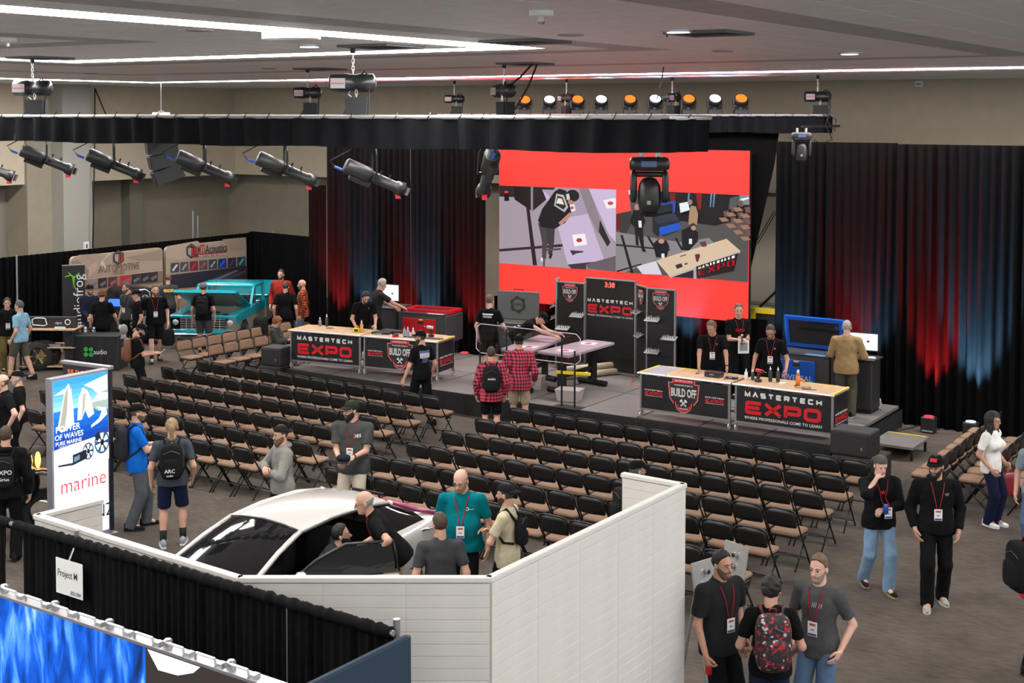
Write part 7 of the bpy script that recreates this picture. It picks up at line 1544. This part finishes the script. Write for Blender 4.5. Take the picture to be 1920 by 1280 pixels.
gr = MB().box((-1.62, .0, .62), (-.33, .03, .98)).build('grille', PLASTIC, t)
for k in range(5): MB().box((-1.64, -.02, .64 + k * .075), (-.31, .0, .655 + k * .075)).build('grille_bar', GRB, gr)
for k in range(9): MB().box((-1.64 + k * .1644, -.022, .62), (-1.625 + k * .1644, .0, .98)).build('grille_bar', GRB, gr)
for x in (-.17, -1.78):
    hb = MB().box((x - .15, -.03, .62), (x + .15, .02, .98)).build('headlight_bezel', CHROME, t); MB().lathe([(.02, -.055), (.085, -.045), (.09, -.03)], 16, (x, 0, .84), 'y').build('headlight', mat('lamp_glass', (.38, .4, .42), .1), hb, True); MB().box((x - .13, -.045, .5), (x + .13, .0, .6)).build('turn_signal', mat('amber', (.7, .2, .02), .2), t)
MB().bbox((-2.0, -.14, .34), (.05, -.04, .5), .02).build('bumper', CHROME, t); MB().bbox((-1.85, -.05, .5), (-.1, .0, .62), .01).build('lower_valance', TEAL, t)
MB().box((-1.68, .1, .55), (-.27, 1.5, .6)).build('bay_floor', BAY, t); MB().box((-1.68, 1.48, .6), (-.27, 1.58, 1.1)).build('firewall', BAY, t); MB().box((-1.7, .1, .6), (-1.66, 1.5, 1.02)).build('inner_fender', BAY, t); MB().box((-.29, .1, .6), (-.25, 1.5, 1.02)).build('inner_fender', BAY, t); MB().box((-1.62, .08, .7), (-.33, .16, 1.0)).build('radiator', BAY, t)
en = MB().bbox((-1.3, .45, .6), (-.65, 1.3, .9), .05).build('engine', DKP, t); MB().lathe([(.2, 0), (.22, .02), (.22, .1), (.18, .12)], 18, (-.97, .8, .92)).build('air_cleaner', CHROME, en, True); MB().bbox((-1.22, .5, .9), (-1.1, 1.2, .97), .02).build('valve_cover', TEAL, en); MB().bbox((-.84, .5, .9), (-.72, 1.2, .97), .02).build('valve_cover', TEAL, en)
# hood: hinged at the cowl, front edge raised
hd = thing_part('hood', t, (0, 1.5, 1.14)); hd.rotation_euler = (rad(-26), 0, 0)
MB().bbox((-1.9, -1.5, .0), (-.05, 0, .04), .012).build('hood_skin', TEAL, hd); MB().box((-1.7, -1.35, -.03), (-.25, -.1, -.002)).build('hood_underside', BAY, hd); MB().bbox((-1.9, -1.52, -.06), (-.05, -1.42, .04), .012).build('hood_lip', TEAL, hd); MB().bbox((-1.45, -1.5, .035), (-.5, -.1, .06), .012).build('hood_bulge', TEAL, hd)
for x in (-.3, -1.65): MB().tube([(x, 1.3, 1.05), (x, .95, 1.5)], .015, 6).build('hood_hinge', CHROME, t)
# cab
roof = MB(); roof.grid(lambda a_, b_: (-.12 - 1.71 * a_, 1.95 + .95 * b_, 1.74 + .05 * math.sin(PI * a_) ** .5 * (.6 + .4 * math.sin(PI * b_))), 14, 6); o = roof.build('roof', TEAL, t, True); md = o.modifiers.new('s', 'SOLIDIFY'); md.thickness = .05; md.offset = 0
MB().bbox((-1.85, 1.9, 1.68), (-.1, 2.02, 1.76), .02).build('windshield_header', TEAL, t); MB().bbox((-1.85, 2.84, 1.66), (-.1, 2.92, 1.76), .02).build('rear_header', TEAL, t)
for x in (-.1, -1.85):
    MB().tube([(x, 1.58, 1.12), (x * .97 - .03, 1.96, 1.7)], .045, 8).build('windshield_pillar', TEAL, t); MB().tube([(x, 2.78, 1.14), (x * .97 - .03, 2.84, 1.7)], .055, 8).build('rear_pillar', TEAL, t); MB().tube([(x * .98 - .02, 1.94, 1.71), (x * .98 - .02, 2.86, 1.71)], .045, 8).build('roof_rail', TEAL, t)
    MB().tube([(x, 1.98, 1.14), (x * .98 - .02, 2.08, 1.66)], .018, 6).build('window_divider', PLASTIC, t)
MB().bbox((-1.9, 1.48, 1.08), (-.05, 1.66, 1.15), .015).build('cowl', TEAL, t); MB().box((-1.8, 2.74, .6), (-.15, 2.8, 1.2)).build('cab_back', TEAL, t); MB().bbox((-1.7, 2.3, .7), (-.25, 2.7, 1.25), .08).build('bench_seat', mat('seat_black', (.02, .02, .022), .7), t); MB().box((-1.8, 1.6, .9), (-.15, 1.85, 1.12)).build('dashboard', PLASTIC, t)
MB().tube([(-.5 + .17 * math.cos(a_), 1.95, 1.15 + .15 * math.sin(a_)) for a_ in [2 * PI * i / 16 for i in range(16)]], .014, 6, closed=True).build('steering_wheel', PLASTIC, t)
MB().add([(-.13, 1.6, 1.15), (-1.82, 1.6, 1.15), (-1.8, 1.96, 1.7), (-.15, 1.96, 1.7)], [(0, 1, 2, 3)]).build('windshield', ACR, t); MB().bbox((.0, 1.75, 1.16), (.14, 1.82, 1.28), .015).build('side_mirror', CHROME, t)
MB().box((-1.7, 2.8, .62), (-.25, 5.15, .66)).build('bed_floor', TGREY, t); MB().bbox((-1.95, 5.12, .45), (0, 5.22, 1.16), .02).build('tailgate', TEAL, t)
lid = thing_part('bed_cover', t, (-.97, 3.1, 1.2)); lid.rotation_euler = (rad(9), 0, 0); MB().bbox((-.92, 0, 0), (.92, 1.7, .05), .015).build('cover_panel', TEAL, lid)
for k in range(6): MB().box((-.7 + k * .26, .2, -.012), (-.62 + k * .26, .42, -.002)).build('louvre', WHITE, lid)
for y in (.75, 3.95):
    for x in (-.13, -1.82):
        wl = thing_part('wheel', t, (x, y, .36)); MB().lathe([(.2, -.11), (.34, -.1), (.36, -.06), (.36, .06), (.34, .1), (.2, .11)], 22, (0, 0, 0), 'x', cap=False).build('tyre', RUBBER, wl, True); MB().lathe([(.05, -.12), (.2, -.1), (.22, -.08), (.22, .08), (.2, .1), (.05, .12)], 18, (0, 0, 0), 'x').build('rim', CHROME, wl, True)
MB().box((-1.6, .2, .35), (-.35, 5.0, .55)).build('chassis', BLK, t)
# ================================================================ foreground booth
PWH = mat('partition_white', (.62, .60, .56), .5, noise=.03, nscale=5); PWI = mat('partition_post', (.55, .52, .46), .5)
WZ = 2.44; PH = .0925
def wallrun(label, A, B, n, inside=False):
    """run of partition panels of stacked planks with slim posts and a cap"""
    A, B = Vector((A.x, A.y, 0)), Vector((B.x, B.y, 0)); d = B - A; L = d.length; t = thing('partition_wall', label, 'partition', A, math.atan2(d.y, d.x), 'white plank partitions of the car booth'); w_ = L / n
    mb = MB(); mb.bbox((.002, -.024, .0006), (w_ - .002, .024, PH - .0014), .0025); me = mb.mesh('plank', PWH); k = 0
    for i in range(n):
        j = 0
        while (j + 1) * PH <= WZ - .02: link('plank', me, t, (i * w_, 0, j * PH)); j += 1
    for i in range(n + 1): MB().box((i * w_ - .006, -.0235, 0), (i * w_ + .006, .0235, WZ)).build('post', PWI, t)
    MB().bbox((-.02, -.034, WZ - .03), (L + .02, .034, WZ + .012), .006).build('cap_rail', PWH, t); MB().box((.0, -.008, 0), (L, .008, WZ - .03)).build('core', PWI, t)
pts = {k: un(*v, WZ) for k, v in {'ll2': (188, 937), 'll': (70, 966), 'l': (450, 1083), 'c': (918, 1083), 'r': (1281, 908), 'r2': (1170, 888)}.items()}
wallrun('white partition run facing the camera in the foreground', pts['l'], pts['c'], 3); wallrun('large white partition run slanting to the right', pts['c'], pts['r'], 5)
wallrun('white partition run slanting behind the black drape', pts['ll'], pts['l'], 4); wallrun('short return of white partition at the right end', pts['r2'], pts['r'], 1); wallrun('short grey return of partition in front of the lightbox', pts['ll'], pts['ll2'], 1)
# ---------------------------------------------------------------- light grey coupe
CARW = mat('car_silver', (.58, .56, .53), .18, .15, coat=.8); CARG = mat('car_glass', (.006, .006, .007), .04, coat=.3); CARB = mat('car_trim', (.01, .01, .011), .3)
car = thing('coupe_car', 'pale grey coupe with black windshield and open driver door', 'car', W(-10.62, 8.55), ROOM)
ST = [  # y, centre top z, roof edge half width, roof edge z, belt half width, belt z, side half width
    (0.0, .60, .45, .58, .66, .56, .70), (.25, .72, .55, .70, .76, .66, .82), (.8, .83, .6, .81, .80, .76, .87), (1.45, .93, .62, .90, .80, .86, .88), (1.62, .99, .62, .95, .80, .90, .885), (2.1, 1.20, .56, 1.16, .80, .92, .89), (2.5, 1.335, .52, 1.29, .80, .93, .89), (3.0, 1.375, .53, 1.325, .80, .94, .89), (3.6, 1.36, .53, 1.31, .80, .95, .885), (4.05, 1.29, .52, 1.24, .79, .96, .88), (4.45, 1.08, .56, 1.05, .77, .97, .86), (4.75, .99, .6, .98, .74, .95, .83), (4.95, .93, .55, .92, .68, .88, .78)]
def carpt(s_, j):
    y, zt, wr, zr, wb, zb_, ws = s_
    return [(0, y, zt), (wr * .5, y, zt - (zt - zr) * .25), (wr * .85, y, zt - (zt - zr) * .62), (wr, y, zr), (wr + (wb - wr) * .5, y, zr + (zb_ - zr) * .5), (wb, y, zb_), (ws, y, zb_ - .08), (ws + .01, y, .5), (ws - .02, y, .28), (ws - .12, y, .2)][j]
def carsurf(nm, j0, j1, i0, i1, mt_, sides=(1, -1)):
    runs = [[(1 if j >= 0 else -1, abs(j)) for j in range(-j1, j1 + 1)]] if j0 == 0 else [[(sg, j) for j in (range(j0, j1 + 1) if sg > 0 else range(j1, j0 - 1, -1))] for sg in sides]
    for cols in runs:
        V = [(sg * carpt(ST[i], j)[0], *carpt(ST[i], j)[1:]) for i in range(i0, i1 + 1) for sg, j in cols]; m_ = len(cols)
        F = [(a * m_ + b, a * m_ + b + 1, (a + 1) * m_ + b + 1, (a + 1) * m_ + b) for a in range(i1 - i0) for b in range(m_ - 1)]
        o = MB().add(V, F).build(nm, mt_, car, True); md = o.modifiers.new('b', 'SUBSURF'); md.levels = md.render_levels = 2; md.boundary_smooth = 'PRESERVE_CORNERS'
carsurf('hood', 0, 5, 0, 4, CARW); carsurf('roof', 0, 3, 6, 9, CARW); carsurf('boot_lid', 0, 5, 10, 12, CARW); carsurf('windshield', 0, 3, 4, 6, CARG); carsurf('rear_window', 0, 3, 9, 10, CARG)
carsurf('side_window', 3, 5, 4, 10, CARG, (-1,)); carsurf('rear_quarter_window', 3, 5, 8, 10, CARG, (1,)); carsurf('side_body', 5, 9, 0, 12, CARW, (-1,)); carsurf('front_fender', 5, 9, 0, 5, CARW, (1,)); carsurf('rear_quarter', 5, 9, 8, 12, CARW, (1,))
for i_, nm in ((0, 'front_bumper'), (12, 'rear_panel')):
    q_ = [carpt(ST[i_], j) for j in range(10)]; V = q_ + [(-x, y, z) for x, y, z in q_[:0:-1]]; MB().add(V, [tuple(range(len(V)))]).build(nm, CARW, car)
MB().box((-.72, 3.75, .3), (.72, 3.85, 1.0)).build('rear_seat_back', mat('seat_black', None), car)
for sg in (-1, 1):
    for (a_, b_, r_, nm, mt_) in ((4, 6, .03, 'windshield_pillar', CARW), (6, 9, .022, 'roof_rail', CARW), (9, 11, .03, 'rear_pillar', CARW), (6, 9, .012, 'rain_gutter', CARB)):
        dz = .02 if nm == 'rain_gutter' else 0; MB().tube([(sg * (carpt(ST[i], 3)[0] + .012 + dz), ST[i][0], carpt(ST[i], 3)[2] - .008 - dz) for i in range(a_, b_ + 1)], r_, 8).build(nm, mt_, car, True)
MB().tube([(x, ST[6][0] - .02, 1.335 - .05 * (abs(x) / .52) ** 2) for x in (-.52, -.3, 0, .3, .52)], .014, 6).build('windshield_trim', CARB, car, True)
MB().tube([(.86, 1.75, .93), (.87, 3.4, .95)], .012, 6).build('door_sill_trim', CARB, car); MB().box((.75, 1.9, .22), (.88, 3.6, .4)).build('door_sill', CARB, car)
MB().box((-.8, 1.7, .25), (.8, 4.2, .35)).build('cabin_floor', CARB, car); MB().box((-.8, 1.6, .35), (.8, 1.9, .85)).build('dashboard', CARB, car)
for x in (-.38, .38): V, F = superq((x, 2.75, .5), (.26, .28, .16), .5, 14, 8); MB().add(V, F).build('seat', mat('seat_black', None), car, True); V, F = superq((x, 3.08, .82), (.25, .12, .35), .5, 14, 8); MB().add(V, F).build('seat_back', mat('seat_black', None), car, True)
MB().tube([(.70, 4.9, .86), (.35, 4.97, .9), (-.35, 4.97, .9), (-.70, 4.9, .86)], .03, 6).build('tail_light', mat('tail_red', (.4, .01, .04), .2), car, True); MB().tube([(.56, 4.1, 1.22), (.66, 4.5, 1.04), (.74, 4.85, .93)], .022, 6).build('quarter_trim', mat('trim_magenta', (.3, .03, .12), .2), car, True); MB().tube([(.85, 4.3, .88), (.85, 4.75, .84), (.78, 4.95, .7), (.76, 4.95, .5)], .016, 6).build('rear_chrome', CHROME, car, True)
MB().bbox((-.25, 4.3, 1.2), (.25, 4.32, 1.24), .005).build('high_brake_light', PLASTIC, car)
for y in (.95, 4.0):
    for x in (-.78, .78):
        wl = thing_part('wheel', car, (x, y, .31)); MB().lathe([(.18, -.1), (.3, -.09), (.31, -.05), (.31, .05), (.3, .09), (.18, .1)], 22, (0, 0, 0), 'x', cap=False).build('tyre', RUBBER, wl, True); MB().lathe([(.04, -.1), (.18, -.09), (.2, -.06), (.2, .06), (.18, .09), (.04, .1)], 18, (0, 0, 0), 'x').build('rim', ALU, wl, True)
dr = thing_part('open_door', car, (.86, 1.95, 0)); dr.rotation_euler = (0, 0, rad(-42))
MB().bbox((-.03, 0, .3), (.05, 1.2, .93), .02).build('door_shell', CARW, dr); MB().add([(.0, .05, .93), (.0, 1.16, .95), (-.1, 1.12, 1.24), (-.1, .62, 1.24), (-.06, .3, 1.12)], [(0, 1, 2, 3, 4)]).build('door_glass', CARG, dr); MB().tube([(.0, .02, .93), (-.05, .3, 1.13), (-.1, .62, 1.26), (-.11, 1.14, 1.26), (.0, 1.19, .95)], .018, 6).build('window_frame', CARB, dr, True); MB().bbox((-.045, .1, .4), (-.03, 1.1, .88), .005).build('door_card', CARB, dr)
V, F = superq((.12, .12, 1.0), (.1, .06, .06), .6, 12, 8); MB().add(V, F).build('door_mirror', CARW, dr, True)
# ---------------------------------------------------------------- lit advertising tower
pr = un(207, 999, 0); ztop = unv(205, 691, UV(pr)[1]).z; pt = un(95, 711, ztop); A = Vector((pt.x, pt.y, 0)); B = Vector((pr.x, pr.y, 0)); dd = (B - A).normalized(); nn = Vector((dd.y, -dd.x, 0)); Lp = (B - A).length
t = thing('light_box', 'tall lit advertising panel with sea cliffs and the word marine', 'light box', A, math.atan2(dd.y, dd.x))
MB().bbox((0, .0, .02), (Lp, .12, ztop), .006).build('frame', mat('lightbox_frame', (.3, .31, .35), .4, .4), t); MB().box((-.06, -.1, 0), (.1, .25, .02)).build('foot', ALU, t); MB().box((Lp - .1, -.1, 0), (Lp + .06, .25, .02)).build('foot', ALU, t)
PP = Print(A + nn * .006, nn, .0008); AL = lambda x, z: A + dd * x + Vector((0, 0, z)) + nn * .006
def sq(x0, x1, z0, z1, c_): PP.poly([AL(x0 * Lp, z0 * ztop), AL(x1 * Lp, z0 * ztop), AL(x1 * Lp, z1 * ztop), AL(x0 * Lp, z1 * ztop)], c_, px=False)
def pg(pts, c_): PP.poly([AL(x * Lp, z * ztop) for x, z in pts], c_, px=False)
sq(.03, .97, .03, .985, 'f4f7fc'); sq(.03, .97, .58, .985, '2d8fd8')
for k in range(6): sq(.03, .97, .80 + k * .03, .83 + k * .031, ('9fd4f4', '86c8f2', '70bcf0', '5cb0ec', '4aa6ea', '3a9ce6')[k])
pg([(.55, .93), (.75, .95), (.97, .97), (.97, .88), (.8, .86), (.7, .9)], 'e8f2fa'); pg([(.03, .9), (.2, .93), (.35, .92), (.2, .9)], 'd8ecf8')
for k in range(6): sq(.03, .97, .58 + k * .037, .62 + k * .037, ('0a3a9c', '0c44a8', '0e50b4', '1260c0', '1a6cc8', '267cd0')[k])
pg([(.65, .8), (.75, .86), (.97, .88), (.97, .76), (.8, .76)], '9fb0a8'); pg([(.68, .82), (.8, .87), (.97, .86), (.97, .82)], 'e6ece8')
pg([(.08, .70), (.16, .83), (.22, .93), (.28, .96), (.33, .92), (.36, .80), (.37, .72), (.2, .68)], 'd8d6cc'); pg([(.12, .70), (.22, .90), (.27, .94), (.25, .80), (.2, .69)], 'a8a598'); pg([(.28, .72), (.30, .9), (.33, .9), (.34, .72)], 'f0efe8')
pg([(.42, .73), (.45, .86), (.52, .92), (.6, .9), (.67, .84), (.72, .75), (.62, .73), (.56, .78), (.5, .73)], 'dcd9cf'); pg([(.5, .74), (.53, .88), (.57, .88), (.55, .79)], 'aeaaa0')
pg([(.66, .67), (.8, .69), (.95, .73), (.93, .77), (.75, .79), (.85, .755), (.8, .715), (.66, .685)], 'f2f6fa')
pg([(.03, .585), (.97, .62), (.97, .6), (.97, .5), (.03, .47)], 'f2f6fb'); sq(.03, .97, .46, .585, 'f0f5fb')
for cx, cz, r_, c_ in ((.6, .535, .085, 'dfe9f4'), (.84, .57, .115, 'dfe9f4')):
    pg([(cx + r_ * 1.15 * math.cos(q), cz + r_ * .6 * math.sin(q)) for q in [2 * PI * i / 18 for i in range(18)]], '2a4a70'); pg([(cx + r_ * .98 * math.cos(q), cz + r_ * .5 * math.sin(q)) for q in [2 * PI * i / 18 for i in range(18)]], c_)
    for k in range(6): a_ = k * PI / 3; pg([(cx, cz), (cx + r_ * math.cos(a_ - .2), cz + r_ * .5 * math.sin(a_ - .2)), (cx + r_ * math.cos(a_ + .2), cz + r_ * .5 * math.sin(a_ + .2))], '28466a')
    pg([(cx + r_ * .3 * math.cos(q), cz + r_ * .16 * math.sin(q)) for q in [2 * PI * i / 12 for i in range(12)]], '101820')
pg([(.32, .475), (.56, .495), (.56, .55), (.32, .535)], '16202c'); pg([(.34, .49), (.44, .50), (.44, .53), (.34, .52)], '6a8098'); pg([(.06, .485), (.32, .475), (.32, .49), (.08, .495)], '2c3a4a'); pg([(.7, .62), (.78, .64), (.8, .6), (.74, .58)], '1a2634')
PP.build('lit_print', printmat('lightbox_print', 1.15), t)
for tx, x, z, sz, c_, bd in (('POWER', .24, .70, .125, 'f6f8fa', .016), ('OF WAVES', .26, .655, .105, 'f6f8fa', .016), ('PURE MARINE', .25, .618, .075, 'f6f8fa', .012), ('LISTEN TO THE WATER', .25, .598, .032, 'f6f8fa', 0.), ('marine', .5, .36, .3, 'd8404a', -.006), ('www.audio.com', .5, .325, .06, 'c0c8d0', 0.), ('NZ', .86, .155, .26, '1a2430', 0.), ('audio', .86, .11, .06, '98a2ae', 0.)):
    V, F = textmesh(tx, sz, bd, .92); link('lit_words', fastmesh('lit_words', [(x * Lp + p_[0], -.006 - .0008 * (PP.k + 5), z * ztop + p_[1]) for p_ in V], F, emat('lbx_' + tx[:3], hexc(c_), 1.1), smooth=False), t)
q0, q1 = un(117, 678, ztop), un(205, 689, ztop); qd = (q1 - q0); t = thing('navy_signboard', 'navy panel with orange lettering behind the lit tower', 'panel', (q0.x, q0.y, 0), math.atan2(qd.y, qd.x)); Ln = qd.length
MB().bbox((0, 0, .02), (Ln, .06, ztop), .006).build('board', mat('navy_board', (.016, .018, .03), .5), t); MB().bbox((-.02, -.01, ztop - .03), (Ln + .02, .07, ztop + .02), .006).build('top_rail', ALU, t); V, F = textmesh('$8 DOOR', .12, .01, 1., 'LEFT'); link('lettering', fastmesh('lettering', [(.1 + p_[0], -.005, ztop - .14 + p_[1]) for p_ in V], F, emat('orange_ink_glow', (.9, .2, .03), .8), smooth=False), t); MB().box((0, -.006, ztop - .32), (.12, -.001, ztop - .22)).build('orange_band', emat('orange_ink_glow', None, 1), t)  # orange letters and band glow by emission, though the board is unlit
# ---------------------------------------------------------------- black drape on pipes in front
A, B = un(-25, 968, WZ), un(738, 1187, WZ); dd = (B - A); L = dd.length; Rz = math.atan2(dd.y, dd.x)
gate = .43 / 1
t = thing('drape_line', 'black pipe and drape line across the lower left foreground', 'drape', (0, 0, 0))
def seg(k0, k1, sd):
    o = drape('drape_panel', None, None, [A + dd * k0, A + dd * k1], 0, WZ - .02, .075, .022, parent=t, seed=sd, mt=mat('near_drape', (.006, .006, .0063), .9, noise=.3, nscale=12, spec=.1), rows=3)
def roll(k0, k1):
    mb = MB(); n = int((k1 - k0) * L / .02); P_ = [A + dd * (k0 + (k1 - k0) * i / n) for i in range(n + 1)]; mb.tube(P_, [.042 + .004 * math.sin(i * 1.1) + random.uniform(-.006, .006) for i in range(n + 1)], 10); mb.build('gathered_rod_pocket', mat('near_drape', None), t, True)
seg(0, .055, 41); seg(.115, .60, 42); seg(.60, .79, 43); seg(.79, 1., 44); roll(0, .075); roll(.09, .995); MB().tube([A, B], .022, 8).build('cross_pipe', ALU, t)
for k in (.25, .993): p = A + dd * k + Vector((-dd.y, dd.x, 0)).normalized() * .07; MB().cyl((p.x, p.y, 0), (p.x, p.y, WZ + .07), .025, 10).build('upright', ALU, t)
p = A + dd * .79 - Vector((-dd.y, dd.x, 0)).normalized() * .03; MB().cyl((p.x, p.y, .3), (p.x, p.y, WZ - .02), .006, 6).build('seam_pole', ALU, t)
ps = un(148, 1038, WZ - .1); sgn_ = thing('booth_sign', 'white paper booth sign hanging on the black drape', 'sign', A + dd * .268 + Vector((dd.y, -dd.x, 0)).normalized() * .075, Rz)
MB().box((-.17, -.002, -.42), (.17, .002, -.13)).build('paper', WHITE, sgn_); text('lettering', 'Project M', sgn_, INK, (-.02, -.001, -.25), .085, .004, .75); text('lettering', '303-304', sgn_, INK, (.08, -.001, -.39), .045, .006, .9); MB().tube([(0, 0, -.13), (.0, .06, -.02)], .008, 5).build('hook', STEEL, sgn_); 
# ---------------------------------------------------------------- blue led wall and navy banner at bottom left
lz = 2.6; A, B = un(-60, 1096, lz), un(520, 1294, lz); dd = B - A; L = dd.length; t = thing('led_screen', 'blue abstract led screen at the bottom left corner', 'screen', (A.x, A.y, 0), math.atan2(dd.y, dd.x))
MB().box((0, .01, .1), (L, .09, lz)).build('cabinet', DKP, t); MB().box((0, 0, lz - .012), (L, .1, lz + .006)).build('top_edge', ALU, t)
m = bpy.data.materials.new('blue_video'); m.use_nodes = True; nt = m.node_tree; nt.nodes.clear(); tc_ = nt.nodes.new('ShaderNodeTexCoord'); mp = nt.nodes.new('ShaderNodeMapping'); mp.inputs['Scale'].default_value = (3.2, 1, .9); mp.inputs['Rotation'].default_value = (0, .25, 0); nz_ = nt.nodes.new('ShaderNodeTexNoise'); nz_.inputs['Scale'].default_value = 2.2; nz_.inputs['Detail'].default_value = 5; nz_.inputs['Distortion'].default_value = .6; rp = nt.nodes.new('ShaderNodeValToRGB'); em = nt.nodes.new('ShaderNodeEmission'); em.inputs[1].default_value = 1.; oo = nt.nodes.new('ShaderNodeOutputMaterial')
els = rp.color_ramp.elements; els[0].position = .32; els[0].color = (.012, .03, .09, 1); els[1].position = .75; els[1].color = (.6, .8, 1, 1)
for ps_, c_ in ((.42, (.01, .06, .35, 1)), (.52, (.015, .13, .75, 1)), (.62, (.12, .38, .95, 1))): e_ = els.new(ps_); e_.color = c_
for a_, b_ in ((tc_.outputs['Object'], mp.inputs[0]), (mp.outputs[0], nz_.inputs['Vector']), (nz_.outputs['Fac'], rp.inputs[0]), (rp.outputs[0], em.inputs[0]), (em.outputs[0], oo.inputs[0])): nt.links.new(a_, b_)
MB().box((0, .004, .1), (L * .62, .01, lz - .012)).build('picture', m, t); MB().box((L * .62, .004, .1), (L, .01, lz - .012)).build('picture_dark', emat('led_dark', (.045, .036, .032), 1.), t); 
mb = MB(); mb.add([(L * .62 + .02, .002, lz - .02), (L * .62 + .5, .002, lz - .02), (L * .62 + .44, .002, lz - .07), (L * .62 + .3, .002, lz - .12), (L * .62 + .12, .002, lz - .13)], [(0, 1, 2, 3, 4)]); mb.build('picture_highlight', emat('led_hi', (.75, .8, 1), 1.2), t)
k = 0; x = .15
while x < L - .1:
    c = thing_part('panel_latch', t, (x, .05, lz)); MB().tube([(-.09, -.02, .006), (-.08, -.02, .045), (.08, -.02, .045), (.09, -.02, .006)], .009, 6).build('handle', STEEL, c); MB().bbox((.1, -.03, .0), (.15, .02, .03), .004).build('catch', ALU, c)
    if k % 2 == 0: MB().lathe([(.03, 0), (.03, .05), (.02, .06)], 10, (.2, 0, 0)).build('pin', STEEL, c)
    x += .28; k += 1
A, B = un(762, 1190, 2.45), un(560, 1290, 2.45); dd = B - A; t = thing('navy_banner', 'navy blue fabric banner wall at the bottom centre', 'banner', (A.x, A.y, 0), math.atan2(dd.y, dd.x)); MB().bbox((0, -.03, 0), (dd.length * 1.2, .03, 2.45), .015).build('fabric_panel', mat('navy_fabric', (.012, .028, .055), .8, noise=.1, nscale=30), t); MB().box((.1, -.2, 0), (.2, .2, .015)).build('foot', ALU, t); MB().cyl((.0, 0, 0), (.0, 0, 2.44), .03, 10).build('corner_pole', mat('navy_fabric', None), t)
# ---------------------------------------------------------------- tilted speaker display boards beside the wall end
for k, (tl, tr_, lb) in enumerate((((1297, 1066), (1336, 1036), 'grey display board with three round parts beside the wall end'), ((1360, 1020), (1381, 1010), 'second grey display board half hidden by the dark haired man'))):
    A, B = un(*tl, 1.4), un(*tr_, 1.5); d2 = (B - A); d2.z = 0; L = max(.28, d2.length); t = thing('display_board', lb, 'display board', (A.x, A.y, 0), math.atan2(d2.y, d2.x), 'grey display boards'); R = Matrix.Rotation(rad(-10), 3, 'X')
    MB().box((0, 0, .2), (L + .05, .02, 1.45), R, (0, 0, 1.45)).build('board', mat('board_grey', (.34, .33, .32), .35, .3), t); MB().box((0, -.1, 0), (L + .05, .32, .03)).build('base', PLASTIC, t); MB().tube([(L * .5, .05, 1.3), (L * .5, .3, .03)], .018, 6).build('strut', ALU, t)
    for j, (x, z, r_) in enumerate(((.18, 1.34, .025), (.16, 1.22, .028), (.13, 1.02, .06))): 
        c = Vector((x, -.02, z)); c = Vector((0, 0, 1.45)) + R @ (c - Vector((0, 0, 1.45))); MB().lathe([(r_, -.025), (r_, .01)], 16, c, 'y').build('ring', CHROME, t); MB().lathe([(r_ * .75, -.03), (r_ * .75, .0)], 14, c, 'y').build('cone', PLASTIC, t)
    MB().tube([(.15, -.02, .9), (.3, -.25, .05)], .012, 5).build('light_strip', mat('strip_cream', (.7, .66, .5), .4), t)
# ---------------------------------------------------------------- three wheeler with amber lamp at the left edge
p = un(44, 1010, 0); t = thing('motorcycle', 'black motorcycle with orange striped fender and glowing amber lamp', 'motorcycle', p + Vector((-.1, .1, 0)), rad(-75))
MB().lathe([(.2, -.1), (.3, -.1), (.33, -.05), (.33, .05), (.3, .1), (.2, .1)], 22, (0, .35, .33), 'x', cap=False).build('front_wheel', RUBBER, t, True)
fn = MB(); fn.grid(lambda a_, b_: (-.13 + .26 * b_, .3 + .5 * math.cos(rad(-20 + 175 * a_)), .28 + .62 * math.sin(rad(-20 + 175 * a_)) + .04 * math.sin(PI * b_)), 18, 6); o = fn.build('front_fender', mat('moto_black', (.012, .012, .013), .2, coat=.5), t, True); md = o.modifiers.new('s', 'SOLIDIFY'); md.thickness = .02
st_ = MB(); st_.grid(lambda a_, b_: (-.05 + .1 * b_, .3 + .515 * math.cos(rad(-15 + 110 * a_)), .28 + .66 * math.sin(rad(-15 + 110 * a_))), 18, 2); st_.build('orange_stripe', mat('moto_orange', (.55, .1, .02), .3), t, True)
V, F = superq((0, -.45, .75), (.3, .75, .33), .7, 20, 10); MB().add(V, F).build('tank_body', mat('moto_black', None), t, True); V, F = superq((0, -.1, 1.05), (.26, .3, .2), .7, 18, 8); MB().add(V, F).build('headlamp_nacelle', mat('moto_black', None), t, True)
MB().sphere((-.2, .25, 1.02), (.05, .04, .12)).build('amber_lamp', emat('amber_glow', (1, .45, .05), 6), t, True); MB().tube([(-.42, -.35, 1.25), (-.2, -.1, 1.22), (.2, -.1, 1.22), (.42, -.35, 1.25)], .018, 8).build('handlebar', CHROME, t, True); MB().lathe([(.2, -.12), (.3, -.12), (.33, -.06), (.33, .06), (.3, .12), (.2, .12)], 22, (0, -1.2, .33), 'x', cap=False).build('rear_wheel', RUBBER, t, True); V, F = superq((0, -1.0, .85), (.2, .45, .1), .6, 16, 8); MB().add(V, F).build('saddle', mat('seat_black', None), t, True)
# tape lines and small litter on the carpet
for k, (a_, b_) in enumerate((((60, 935), (90, 941)), ((195, 1002), (212, 997)))): q0, q1 = un(*a_, .002), un(*b_, .002); d2 = q1 - q0; o = MB().box((0, -.02, 0), (d2.length, .02, .003)).build('floor_tape', mat('tape_pale', (.6, .58, .45), .6), None, loc=q0, rz=math.atan2(d2.y, d2.x)); tag(o, ('pale strip of floor tape beside the motorcycle', 'pale strip of floor tape at foot of the lit tower')[k], 'tape')
t = bottle('clear plastic cup left on a chair near the man with leather backpack', CLEAR, CLEAR, .1, .035, None, 'cup', 'plastic_cup'); t.location = un(318, 715, .48)
